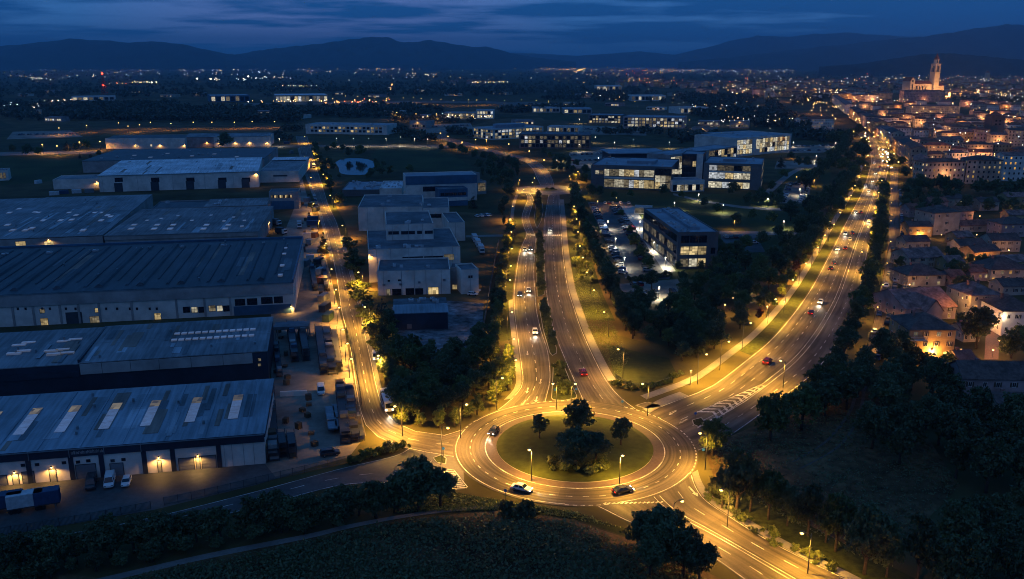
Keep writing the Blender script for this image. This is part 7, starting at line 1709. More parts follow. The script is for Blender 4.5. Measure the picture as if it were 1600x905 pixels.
def broad(seed, h=10, w=7.5, m='broad', n=3600, low=.26, size=.33):
    rs = random.Random(seed); bl = []
    k = 9
    for i in range(k):
        a = 2 * math.pi * i / k * 1.7 + rs.random(); f = (i + .5) / k; z = h * (low + .1 + .58 * f); q = w * .5 * (.62 * math.sin(math.pi * (.22 + .66 * f))) * rs.uniform(.7, 1.1)
        rr = w * rs.uniform(.2, .3) * (1.05 - .35 * f)
        bl.append((math.cos(a) * q, math.sin(a) * q, z, rr, rr, rr * rs.uniform(.65, .9)))
    bl.append((0, 0, h * .62, w * .3, w * .3, h * .22)); bl.append((rs.uniform(-.5, .5), 0, h * .86, w * .2, w * .2, h * .1))
    return (trunk_mesh(h, h * .028, h * low, w * .42, seed), leaves_mesh('crown', bl, n, size, LF[m], seed))
def column(seed, h=10, w=3, m='dark', n=1900, size=.3):
    rs = random.Random(seed); bl = []
    for i in range(8): f = i / 7; bl.append((rs.uniform(-.2, .2) * w, rs.uniform(-.2, .2) * w, h * (.12 + .8 * f), w * .5 * (math.sin(math.pi * (.16 + .74 * f)) * .85 + .1), w * .5 * (math.sin(math.pi * (.16 + .74 * f)) * .85 + .1), h * .11))
    return (trunk_mesh(h, .16, h * .2, w * .25, seed, 4), leaves_mesh('crown', bl, n, size, LF[m], seed))
def conifer(seed, h=11, w=6, n=2200):
    rs = random.Random(seed); bl = []
    for i in range(11):
        f = i / 10; rr = w * .5 * (1 - f) + .25
        for k in range(3 if f < .7 else 1): a = rs.random() * 6.28; bl.append((math.cos(a) * rr * .45, math.sin(a) * rr * .45, h * (.1 + .86 * f), rr * .72, rr * .72, h * .05))
    return (trunk_mesh(h, .2, h * .15, w * .2, seed, 3), leaves_mesh('crown', bl, n, .3, LF['conifer'], seed))
def bush(seed, m='broad'):
    rs = random.Random(seed); bl = [(rs.uniform(-.6, .6), rs.uniform(-.6, .6), rs.uniform(.4, .9), .75, .75, .6) for _ in range(5)]
    b = MB()
    for i in range(5): a = i * 1.3; b.tube([(0, 0, 0), (math.cos(a) * .4, math.sin(a) * .4, .8)], [.05, .02], 4)
    return (b.mesh('stem', M_bark), leaves_mesh('foliage', bl, 420, .26, LF[m], seed))
TREE = {'a': broad(1), 'b': broad(2, 10, 8.5), 'c': broad(3, 10, 6.5, 'dark'), 'd': broad(4, 10, 8, 'dark'), 'e': broad(5, 10, 7, 'lime', 3000), 'f': broad(6, 10, 9, 'dark', 4200, .2), 'k': broad(9, 6, 3.6, 'copper', 1100, .3, .24),
        'p': column(11), 'q': column(12, 10, 2.6), 'r': column(13, 10, 3.6, 'broad'), 'x': conifer(21), 'y': conifer(22, 11, 5), 's': bush(31), 't': bush(32, 'dark'), 'u': bush(33, 'lime')}
KIND = {'p': 'columnar_tree', 'q': 'columnar_tree', 'r': 'columnar_tree', 'x': 'conifer', 'y': 'conifer', 's': 'shrub', 't': 'shrub', 'u': 'shrub'}
BASEH = {'x': 11, 'y': 11, 's': 1.5, 't': 1.5, 'u': 1.5, 'k': 6}
rt = random.Random(44); NT = {}
PLANTED = []
def tree(p, v, h, label, group=None, wide=1.0):
    z = p[2] if len(p) > 2 and p[2] < 5 else 0
    PLANTED.append((h * (1 if v in 'stu' else 1) / (p[1] + 40), (p[0], p[1], z), v, h / BASEH.get(v, 10.0), wide, label, group, rt.random() * 6.28))
def line_trees(pxs, n, kinds, h, fmt, group, jit=.8, skip=0.0, wide=1.0, off=None):
    P = resample(catmull(off or gp(pxs)), n) if not off else resample(off, n)
    for i, p in enumerate(P):
        if rt.random() < skip: continue
        tree((p.x + rt.uniform(-jit, jit), p.y + rt.uniform(-jit, jit)), rt.choice(kinds), h * rt.uniform(.78, 1.2), fmt.replace('#', ordn(i)), group, wide)
def inside(p, poly):
    c = False; j = len(poly) - 1
    for i in range(len(poly)):
        a, b = poly[i], poly[j]
        if (a.y > p.y) != (b.y > p.y) and p.x < (b.x - a.x) * (p.y - a.y) / (b.y - a.y) + a.x: c = not c
        j = i
    return c
def wood(px, gap, kinds, h, label, group, most=60, seed=1, wide=.95):
    r = random.Random(seed); poly = gp(px); xs = [p.x for p in poly]; ys = [p.y for p in poly]; got = []
    for _ in range(4000):
        p = Vector((r.uniform(min(xs), max(xs)), r.uniform(min(ys), max(ys)), 0))
        if inside(p, poly) and all((p - q).length > gap for q in got): got.append(p)
        if len(got) >= most: break
    for p in got: tree(p, r.choice(kinds), h * r.uniform(.7, 1.2), label, group, wide)
    return got
# the island
tree(G(905, 676, .8), 'f', 8.5, 'tall dark tree at the back of the roundabout island', wide=1.0); tree(G(900, 728, 1.0), 'f', 9.0, 'broadest dark tree in the middle of the roundabout island', wide=1.25); tree(G(931, 722, 1.0), 'd', 7.0, 'lower dark tree leaning on the broadest island tree', wide=1.3)
tree(G(843, 688, .7), 'c', 6.8, 'small round tree on the estate side of the roundabout island', wide=1.0); tree(G(970, 697, .7), 'd', 7.2, 'small round tree on the avenue side of the roundabout island', wide=.95)
for i, (u, v) in enumerate(((938, 728), (870, 730), (885, 735), (925, 735))): tree(G(u, v, .8), 'stu'[i % 3], 2.2, 'low shrub under the island trees, ' + ordn(i) + ' of four', 'island shrubs', 1.4)
# round the roundabout
tree(G(655, 797), 'f', 11.5, 'massive dark tree beside the western exit', wide=1.05); tree(G(688, 792), 'd', 8.5, 'smaller tree against the massive one at the western exit', wide=1.1); tree(G(622, 800), 'd', 8, 'dark tree on the other flank of the massive western tree', wide=1.1)
tree(G(1113, 713), 'b', 9.5, 'lit edged tree at the avenue corner of the roundabout', wide=.9); tree(G(1203, 690), 'b', 12.5, 'large spreading tree standing clear at the avenue bend', wide=.85); tree(G(1252, 672), 'a', 12, 'second spreading tree beside the large one at the bend'); tree(G(1288, 650), 'd', 10, 'dark tree behind the spreading pair at the bend')
for i, (u, v, h) in enumerate(sorted(((1030, 882, 11.5), (1068, 902, 10), (1003, 862, 8.5), (1045, 858, 8.5), (1092, 914, 8.5), (1015, 905, 9)))): tree(G(u, v), 'fd'[i % 2], h, 'tree in the dark clump at the lower carriageway fork, ' + ordn(i) + ' counted from the meadow', 'clump in the lower fork', .86)
for i, u in enumerate((790, 800, 811, 821, 830)): tree(G(u, 806), 't', 2.6, 'small dark bush in the short row below the roundabout, ' + ordn(i) + ' of five', 'bush row below the roundabout', .8)
line_trees([(-20, 905), (60, 893), (190, 873), (300, 850), (400, 832), (480, 822), (560, 808), (610, 802)], 38, 'cdfd', 6.8, 'tree in the belt below the dark lower road, # from the picture edge', 'belt below the lower road', 1.5, wide=1.15)
line_trees([(-20, 925), (100, 902), (250, 872), (400, 845), (520, 828)], 20, 'cdd', 3.6, 'low growth in front of the lower belt, # from the picture edge', 'belt below the lower road', 1.5, wide=1.3)
# bank beside the lower dual carriageway
for i, (u, v, h) in enumerate(sorted(((1128, 795, 9), (1150, 805, 14.5), (1172, 800, 11), (1200, 812, 11), (1230, 822, 9), (1262, 838, 11), (1290, 848, 9), (1305, 862, 12), (1350, 898, 14), (1385, 902, 10), (1432, 912, 13), (1475, 915, 10), (1520, 925, 12), (1570, 930, 12)))): tree(G(u, v), 'fdcb'[i % 4], h, 'tall tree on the bank of the lower carriageway, ' + ordn(i) + ' counted from the roundabout', 'trees on the lower bank', .68)
line_trees([(1105, 770), (1150, 812), (1220, 850), (1300, 890)], 13, 'ust', 1.8, 'rough shrub at the foot of the lower bank, # down', 'shrubs on the lower bank', 1.0)
wood([(1352, 700), (1345, 660), (1420, 600), (1500, 650), (1600, 680), (1640, 780), (1560, 780), (1480, 745), (1410, 730)], 7.0, 'fdcf', 11, 'dark tree in the dense wood below the houses', 'wood below the houses', 26, 2, .85)
wood([(1470, 870), (1520, 830), (1580, 815), (1640, 820), (1660, 930), (1480, 930)], 7, 'fdf', 9, 'dark tree in the wood at the lower picture corner', 'wood at the lower corner', 10, 3, .85)
wood([(1365, 560), (1410, 545), (1440, 580), (1500, 600), (1440, 640), (1350, 640), (1330, 610)], 6, 'dfc', 9.5, 'dark tree between the residential street and the ochre house', 'trees by the ochre house', 13, 4)
# avenue
A, B, _, _ = ROADS['avenue']
line_trees([(1381, 306), (1377, 330), (1373, 362), (1369, 395), (1362, 430), (1354, 465), (1343, 500), (1332, 530), (1318, 558), (1302, 585)], 24, 'dcbda', 9.8, 'big round tree between the avenue and the residential street, # down', 'avenue trees, old town side', .5, wide=.95)
for i, (u, v, h) in enumerate(sorted(((1230, 655, 7), (1262, 640, 8), (1275, 618, 9), (1290, 640, 10), (1308, 622, 10), (1322, 640, 11), (1300, 600, 9), (1335, 610, 9)))): tree(G(u, v), 'dfb'[i % 3], h, 'tree in the cluster at the avenue bend, ' + ordn(i) + ' counted from the roundabout', 'cluster at the avenue bend', .95)
o_, _x = off_path('avenue', 0, 9.6, 10.0, 12, 66); line_trees(None, 22, 'ekeb', 6.2, 'young tree beside the avenue footpath, # up from the roundabout', 'young footpath trees', .6, off=o_)
wood([(1060, 445), (1130, 425), (1215, 412), (1250, 380), (1275, 400), (1235, 440), (1190, 490), (1130, 540), (1085, 570), (1065, 560), (1055, 500)], 5.6, 'dfcab', 8.5, 'tree in the dense wood beside the avenue footpath', 'wood beside the avenue', 62, 5)
wood([(1225, 395), (1262, 330), (1300, 295), (1340, 262), (1338, 292), (1310, 335), (1285, 375), (1262, 405)], 6.0, 'dfpcf', 10.5, 'tall tree in the belt between campus and avenue', 'belt between campus and avenue', 50, 6)
line_trees([(1262, 300), (1290, 268), (1308, 246), (1322, 226), (1340, 212)], 16, 'fdf', 13, 'high dark tree at the head of the campus belt, # up', 'head of the campus belt', 3)
for i, (u, v) in enumerate(((1376, 300), (1390, 262), (1408, 262), (1412, 280), (1420, 300), (1432, 300), (1415, 310))): tree(G(u, v), 'dfb'[i % 3], 10, 'tree by the upper avenue lamps, ' + ordn(i) + ' counted from the campus', 'trees by the upper avenue')
for i, (u, v, h) in enumerate(sorted(((1300, 226, 15), (1312, 224, 14), (1322, 232, 14), (1338, 246, 15), (1350, 248, 14), (1328, 258, 13), (1343, 266, 12), (1316, 270, 13), (1334, 280, 11), (1305, 250, 13), (1352, 268, 8), (1341, 300, 8), (1350, 232, 12), (1330, 216, 12)))): tree(G(u, v), 'fdeb'[i % 4], h, 'large tree crowding the upper avenue from the campus side, ' + ordn(i) + ' counted inwards', 'trees crowding the upper avenue', 1.05)
line_trees([(1440, 300), (1480, 302), (1530, 305), (1600, 306)], 14, 'fdc', 11, 'dark tree in the line before the white apartment houses, # along', 'line before the apartments', 3)
wood([(1405, 310), (1450, 312), (1600, 312), (1600, 345), (1520, 335), (1440, 350), (1412, 345)], 8, 'fdc', 8.5, 'dark tree in the gardens above the tall pale house', 'upper gardens', 30, 7)
wood([(1480, 400), (1520, 415), (1540, 430), (1505, 470), (1480, 450)], 6, 'fdc', 7, 'garden tree behind the crumbling house', 'middle gardens', 12, 8)
for i, (u, v, h) in enumerate(sorted(((1525, 545, 14), (1580, 560, 9), (1404, 425, 7), (1407, 560, 9), (1445, 580, 6), (1590, 545, 8), (1500, 515, 6), (1480, 575, 5)))): tree(G(u, v), 'cdfb'[i % 4], h, 'single garden tree among the avenue houses, ' + ordn(i) + ' counted from the avenue', 'garden trees')
# boulevard
line_trees([(898, 308), (905, 340), (916, 375), (932, 415), (948, 447), (968, 490), (992, 530)], 50, 'prdcq', 9.5, 'tree in the tall hedge beside the northbound verge, # down', 'tall hedge by the northbound verge', .9)
line_trees([(798, 366), (790, 405), (782, 450), (776, 500), (772, 545)], 44, 'prcp', 7.6, 'tree in the dark hedge beside the southbound verge, # down', 'dark hedge by the southbound verge', .6, wide=1.15)
wood([(600, 580), (640, 566), (700, 566), (750, 545), (772, 548), (782, 585), (745, 640), (690, 655), (640, 662), (618, 648), (607, 610)], 4.8, 'fdcab', 8, 'tree in the dense wood below the gravel yard', 'wood below the gravel yard', 50, 9)
line_trees([(625, 668), (660, 668), (700, 668), (735, 655), (770, 632), (792, 600), (796, 565)], 15, 'ebe', 5.5, 'golden lit tree on the wood edge facing the roundabout, # along', 'golden wood edge', .8)
wood([(962, 478), (1010, 478), (1070, 480), (1130, 530), (1090, 562), (1064, 572), (1058, 556), (1040, 548), (1000, 538), (978, 520)], 5.2, 'dfcb', 7.5, 'dark tree between the grass basin and the avenue wood', 'trees behind the grass basin', 40, 10)
line_trees([(550, 724), (575, 716), (600, 708), (628, 701)], 13, 'stu', 1.8, 'shrub along the yard corner fence, # towards the roundabout', 'yard corner shrubs', .5)
line_trees([(958, 600), (1000, 610), (1040, 600), (1062, 586)], 12, 'tsu', 1.6, 'shrub along the basin railing, # along', 'basin shrubs', .4)
line_trees([(843, 378), (844, 410), (845, 440), (845, 460)], 18, 'ccd', 5.4, 'planting in the long boulevard median, # down', 'long median planting', .4); line_trees([(848, 482), (855, 510), (864, 545)], 14, 'ccd', 4.4, 'planting in the middle boulevard median, # down', 'middle median planting', .4)
line_trees([(872, 575), (880, 600), (886, 615)], 8, 'stc', 2.6, 'planting in the lowest boulevard median, # down', 'lowest median planting', .4); line_trees([(840, 310), (842, 328), (839, 345)], 8, 'qpx', 8.5, 'dark tree in the wedge below the small roundabout, # down', 'wedge trees', .5)
line_trees([(892, 325), (897, 355), (903, 385), (912, 420), (922, 450)], 16, 'cstd', 4.2, 'small tree on the northbound verge, # down', 'northbound verge planting', 1.0)
for i in (0, 1): tree(G(854 + i * 9, 296.5), 's', 2.0, 'shrub on the small upper roundabout, ' + ordn(i) + ' of two', 'upper roundabout shrubs')
# factory and estate
tree(G(597, 512), 'x', 12, 'big dark conifer beside the dark shed', wide=1.1); tree(G(506, 397), 'y', 12.5, 'slim dark cypress at the yard edge of the estate road', wide=.75)
line_trees([(545, 385), (552, 415), (563, 455), (575, 500), (585, 540)], 20, 'rstr', 3.6, 'hedge tree between factory and estate road, # down', 'factory hedge', .5, wide=1.3)
wood([(578, 520), (612, 515), (625, 560), (605, 600), (592, 590)], 4.5, 'fdca', 7, 'tree between the dark shed and the estate road', 'trees by the dark shed', 14, 11)
line_trees([(492, 232), (502, 260), (510, 285), (520, 305)], 14, 'dfar', 8, 'tree along the upper estate road, # down', 'upper estate road trees', 1.5); tree(G(532, 322), 'f', 9, 'round dark tree at the bend of the estate road')
for i, (u, v, h) in enumerate(sorted(((545, 248, 11), (563, 247, 13), (522, 235, 9), (535, 238, 8), (515, 262, 9), (595, 275, 9), (580, 278, 8), (610, 276, 9), (640, 272, 8), (530, 279, 4), (575, 280, 5), (520, 268, 8), (588, 262, 8), (590, 268, 8), (690, 236, 7), (512, 238, 7), (600, 262, 6)))): tree(G(u, v), 'fdcb'[i % 4], h, 'dark tree round the pond and field, ' + ordn(i) + ' counted from the estate road', 'trees round the pond')
tree(G(739, 326), 'x', 11, 'dark conifer beside the stepped annex', wide=.8)
wood([(745, 262), (790, 252), (812, 262), (808, 290), (795, 330), (785, 360), (778, 340), (782, 300), (760, 285)], 7, 'fdp', 9, 'tree in the belt west of the small roundabout', 'belt west of the small roundabout', 32, 12)
wood([(850, 243), (905, 262), (925, 285), (900, 300), (885, 280), (866, 268)], 8, 'fdb', 8.5, 'tree in the belt east of the small roundabout', 'belt east of the small roundabout', 20, 13)
line_trees([(700, 232), (745, 248), (790, 258)], 12, 'fdb', 8, 'tree on the outer side of the winding north road, # down', 'north road trees', 3)
# campus
for i, (u, v, h, k) in enumerate(sorted(((924, 308, 9, 'd'), (937, 308, 8, 'd'), (1037, 306, 8, 'f'), (1145, 306, 10, 'f'), (1220, 262, 12, 'x'), (1246, 262, 10, 'd'), (1260, 262, 10, 'f'), (990, 388, 8, 'b'), (1000, 408, 8, 'a'), (1012, 425, 8, 'a'), (1018, 452, 8, 'd'), (1120, 402, 9, 'd'), (1150, 405, 9, 'f'), (1135, 410, 9, 'b'), (1022, 362, 5, 'b'), (1035, 385, 5, 'b'), (1048, 405, 5, 'b'), (1250, 372, 11, 'b'), (1060, 425, 5, 'd'), (1095, 425, 5, 'd'), (1235, 345, 12, 'f'), (960, 312, 6, 'b'), (985, 310, 6, 'a'), (1065, 312, 6, 'b'), (1100, 325, 7, 'd'), (1120, 335, 7, 'b'), (1150, 355, 8, 'd'), (1175, 345, 7, 'a'), (1205, 352, 8, 'b'), (1215, 375, 8, 'd'), (1190, 385, 8, 'f'), (1165, 392, 8, 'b'), (1205, 300, 8, 'd'), (1225, 280, 8, 'b'), (1280, 262, 9, 'd'), (1235, 250, 8, 'f'), (970, 340, 5, 'b'), (984, 366, 5, 'a')))): tree(G(u, v), k, h, 'tree on the campus grounds, ' + ordn(i) + ' counted from the boulevard', 'campus trees')
wood([(1160, 322), (1170, 308), (1222, 312), (1226, 322), (1195, 326)], 6, 'dfc', 7, 'dark tree in the clump below the glass offices', 'clump below the glass offices', 14, 14)
line_trees([(985, 440), (1010, 436), (1045, 432)], 9, 'st', 2.2, 'shrub in the hedge between the two car parks, # along', 'car park hedge', .4)
# western far side
for i, (u, v, h) in enumerate(sorted(((45, 244, 12), (62, 245, 10), (105, 236, 14), (120, 238, 10), (135, 236, 12), (352, 233, 18), (125, 248, 6), (142, 247, 6), (155, 246, 7), (20, 240, 9)))): tree(G(u, v), 'xdfb'[(i + 1) % 4] if i != 5 else 'y', h, 'tree on the western fields, ' + ordn(i) + ' counted from the picture edge', 'trees on the western fields')
PLANTED.sort(key=lambda t: -t[0]); REST = []
for _s, p, v, k, wide, label, group, rz in PLANTED:
    nm = KIND.get(v, 'broadleaf_tree'); NT[nm] = NT.get(nm, 0) + 1
    if NT[nm] > 295: REST.append((p, v, k, wide, rz)); continue
    t = thing(nm, label, 'shrub' if v in 'stu' else 'tree', p, rz, group, (k * wide, k * wide, k))
    a, b = TREE[v]; link('stem' if v in 'stu' else 'trunk', a, t); link('foliage' if v in 'stu' else 'crown', b, t)
def joined_wood(rest):
    """the smaller trees standing behind and between: one mass"""
    src = {}; V, Mi = [], []; mats_ = [LF['broad'], LF['dark'], LF['lime'], LF['copper']]; r = np.random.default_rng(2)
    for p, v, k, wide, rz in rest:
        me = TREE[v][1]
        if v not in src:
            co = np.empty(len(me.vertices) * 3, np.float32); me.vertices.foreach_get('co', co); src[v] = co.reshape(-1, 4, 3)
        q = src[v]; q = q[r.random(len(q)) < .45]; c = q.mean(1, keepdims=True); q = c + (q - c) * 1.4
        q = q * np.array([k * wide, k * wide, k]); cs, sn = math.cos(rz), math.sin(rz)
        V.append(np.stack([q[..., 0] * cs - q[..., 1] * sn + p[0], q[..., 0] * sn + q[..., 1] * cs + p[1], q[..., 2] + p[2]], -1)); Mi.append(np.full(len(q), mats_.index(me.materials[0]), np.int32))
    V = np.concatenate(V); Mi = np.concatenate(Mi); n = len(V)
    me = bpy.data.meshes.new('woodland'); me.vertices.add(4 * n); me.loops.add(4 * n); me.polygons.add(n)
    me.vertices.foreach_set('co', V.astype(np.float32).ravel()); me.loops.foreach_set('vertex_index', np.arange(4 * n, dtype=np.int32))
    me.polygons.foreach_set('loop_start', np.arange(0, 4 * n, 4, dtype=np.int32)); me.polygons.foreach_set('loop_total', np.full(n, 4, dtype=np.int32)); me.polygons.foreach_set('material_index', Mi)
    for m in mats_: me.materials.append(m)
    me.update(); o = link('woodland', me); o['kind'] = 'stuff'; o['label'] = 'smaller trees crowded through the woods and belts'
if REST: joined_wood(REST)
print('TREES', NT, 'joined', len(REST))

# ================================================================== far plain: woods, far town, lights
def far_woods(name, label, spots, seed):
    """spots: (x, y, height, width); each crown a lumpy cluster of leaf clumps"""
    r = np.random.default_rng(seed); V = []
    per = 26
    S = np.array(spots); n = len(S)
    d = r.normal(size=(n, per, 3)); d /= np.linalg.norm(d, axis=2)[:, :, None]
    rad = r.uniform(.45, 1.05, (n, per))
    C = np.zeros((n, per, 3)); C[:, :, 0] = S[:, None, 0] + d[:, :, 0] * S[:, None, 3] * .5 * rad; C[:, :, 1] = S[:, None, 1] + d[:, :, 1] * S[:, None, 3] * .5 * rad
    C[:, :, 2] = S[:, None, 2] * (.52 + .42 * d[:, :, 2] * rad)
    sz = S[:, None, 3] * r.uniform(.14, .26, (n, per))
    nrm = d + .7 * r.normal(size=d.shape); nrm /= np.linalg.norm(nrm, axis=2)[:, :, None]
    t = np.cross(nrm, r.normal(size=d.shape)); t /= np.linalg.norm(t, axis=2)[:, :, None]; b2 = np.cross(nrm, t)
    s = sz[:, :, None]
    V = np.stack([C - t * s, C + b2 * s * .7, C + t * s, C - b2 * s * .7], 2).reshape(-1, 3); k = n * per
    me = bpy.data.meshes.new(name); me.vertices.add(4 * k); me.loops.add(4 * k); me.polygons.add(k)
    me.vertices.foreach_set('co', V.astype(np.float32).ravel()); me.loops.foreach_set('vertex_index', np.arange(4 * k, dtype=np.int32))
    me.polygons.foreach_set('loop_start', np.arange(0, 4 * k, 4, dtype=np.int32)); me.polygons.foreach_set('loop_total', np.full(k, 4, dtype=np.int32))
    me.materials.append(LF['conifer']); me.update(); me.validate()
    o = link(name, me); o['kind'] = 'stuff'; o['label'] = label; return o
rf_ = random.Random(77); sp_ = []
KEEP = [(470, 185, 615, 230), (160, 195, 430, 240), (690, 165, 780, 190), (740, 180, 930, 236), (910, 168, 1075, 205), (520, 232, 745, 285), (0, 225, 165, 300), (400, 223, 700, 233), (325, 142, 400, 162), (425, 145, 515, 163), (925, 132, 980, 143), (980, 148, 1045, 160), (100, 150, 185, 160), (0, 202, 135, 220)]
def clear(u, v): return not any(a <= u <= c and b <= v <= d for a, b, c, d in KEEP)
def belt(u0, v0, u1, v1, n, h=11, spread=2.0):
    for i in range(n):
        f = rf_.random(); u = u0 + (u1 - u0) * f; v = v0 + (v1 - v0) * f + rf_.uniform(-1, 1) * spread
        if clear(u, v): p = G(u, v); sp_.append((p.x, p.y, h * rf_.uniform(.7, 1.3), h * rf_.uniform(.8, 1.3)))
for b_ in ((-40, 182, 560, 178, 420, 13, 8), (-40, 170, 300, 168, 200, 14, 4), (120, 185, 560, 190, 220, 12, 4), (560, 172, 690, 176, 80, 12, 6), (530, 182, 740, 190, 90, 10, 5), (780, 176, 930, 170, 80, 12, 3), (850, 150, 1180, 158, 300, 13, 7), (560, 146, 1000, 144, 260, 14, 5), (-40, 148, 560, 146, 300, 14, 6), (600, 205, 690, 226, 30, 9, 5), (1075, 168, 1200, 190, 140, 13, 12), (1200, 168, 1240, 200, 90, 15, 10),
           (1195, 185, 1260, 205, 60, 15, 8), (930, 206, 1100, 215, 50, 9, 3), (1060, 222, 1120, 215, 30, 9, 3), (1240, 215, 1320, 222, 40, 12, 3), (150, 240, 170, 236, 8, 8, 2), (425, 215, 465, 228, 30, 7, 6), (440, 205, 480, 200, 20, 8, 4), (600, 190, 640, 215, 25, 9, 5), (1240, 160, 1300, 152, 60, 12, 5), (700, 205, 745, 216, 25, 8, 4), (1380, 190, 1440, 195, 16, 8, 4), (1500, 208, 1610, 198, 34, 9, 6), (1440, 240, 1600, 262, 20, 7, 8), (1480, 160, 1610, 156, 40, 11, 4), (1300, 140, 1620, 136, 110, 12, 4)): belt(*b_)
far_woods('far_woods', 'dark woods and tree belts across the middle plain', sp_, 3)
sp_ = []
for b_ in ((-60, 135, 700, 134, 420, 12, 6), (700, 136, 1320, 132, 320, 12, 6), (-60, 122, 900, 121, 420, 13, 5), (900, 120, 1660, 119, 320, 13, 5), (-60, 112, 1660, 111, 500, 14, 3.5), (-60, 106, 1660, 106, 420, 16, 2.2)): belt(*b_)
far_woods('far_woods', 'faint tree lines near the horizon', sp_, 4)
# far town blocks (one mass of small houses)
ft = MB(); fw = MB(); fa = MB(); r_ = random.Random(8)
for (u0, v0, u1, v1, n, h0, h1) in ((1060, 136, 1320, 140, 90, 9, 24), (1090, 147, 1300, 147, 36, 9, 18), (1300, 137, 1620, 140, 130, 8, 18), (1480, 146, 1620, 150, 60, 8, 15), (1320, 146, 1420, 146, 26, 9, 16), (960, 134, 1080, 137, 30, 9, 20), (680, 131, 800, 131, 20, 8, 14), (1240, 130, 1600, 131, 90, 10, 20)):
    for i in range(n):
        f = r_.random(); u = u0 + (u1 - u0) * f; p = G(u, v0 + (v1 - v0) * f + r_.uniform(-2.2, 2.2)); w, d, h = r_.uniform(12, 26), r_.uniform(10, 16), r_.uniform(h0, h1)
        ft.box(p.x - w / 2, p.x + w / 2, p.y, p.y + d, 0, h, r_.choice((0, 0, 1, 2)), bottom=False, top=False)
        ft.hexa([(p.x - w / 2 - .4, p.y - .4, h), (p.x + w / 2 + .4, p.y - .4, h), (p.x + w / 2 + .4, p.y + d, h), (p.x - w / 2 - .4, p.y + d, h)], [(p.x - w / 4, p.y + d / 2 - .1, h + 2.5), (p.x + w / 4, p.y + d / 2 - .1, h + 2.5), (p.x + w / 4, p.y + d / 2 + .1, h + 2.5), (p.x - w / 4, p.y + d / 2 + .1, h + 2.5)], 3)
        for k in range(int(w / 4) * int(h / 3.5)):
            if r_.random() < .1:
                x = p.x - w / 2 + r_.random() * (w - 2) + 1; z = r_.random() * (h - 3) + 1.5
                (fw if r_.random() < .4 else fa).face([(x - 1, p.y - .2, z - 1), (x + 1, p.y - .2, z - 1), (x + 1, p.y - .2, z + 1), (x - 1, p.y - .2, z + 1)])
o = ft.build('far_town', [WL_cream, WL_pink, WL_orange, RT_terra]); tag(o, 'mass of small far houses round the old town', None, kind='stuff')
for b, m_, lb in ((fw, W_white, 'pale'), (fa, W_amber, 'amber')):
    o = b.build('far_window', m_, o if False else None); tag(o, lb + ' lit windows of the far houses', None, kind='stuff')
# lights scattered over the plain
LG = {'warm': (MB(), emat('far_amber_light', (1.0, .5, .14), 12)), 'white': (MB(), emat('far_white_light', (1.0, .88, .66), 13)), 'red': (MB(), emat('far_red_light', (1.0, .12, .05), 9)), 'cool': (MB(), emat('far_cool_light', (.75, .88, 1.0), 10))}
rg = random.Random(31)
def glow(u, v, c, k=1.0, z=None):
    z = rg.uniform(9, 18) if z is None else z
    p = G(u, v, z); dist = p.y; r = max(.4, dist * .00031) * k; b = LG[c][0]
    n = b.vert((p.x - r, p.y, z), (p.x, p.y - r, z), (p.x + r, p.y, z), (p.x, p.y + r, z), (p.x, p.y, z + r), (p.x, p.y, z - r))
    for f in ((0, 1, 4), (1, 2, 4), (2, 3, 4), (3, 0, 4), (1, 0, 5), (2, 1, 5), (3, 2, 5), (0, 3, 5)): b.f.append(tuple(n + i for i in f)); b.m.append(0)
def cluster(u0, v0, u1, v1, n, cols, k=(.6, 1.1), sv=1.0):
    for _ in range(n):
        f = rg.random(); glow(u0 + (u1 - u0) * f, v0 + (v1 - v0) * f + rg.gauss(0, sv), rg.choice(cols), rg.uniform(*k))
WM, WH, CL, RD = 'warm', 'white', 'cool', 'red'
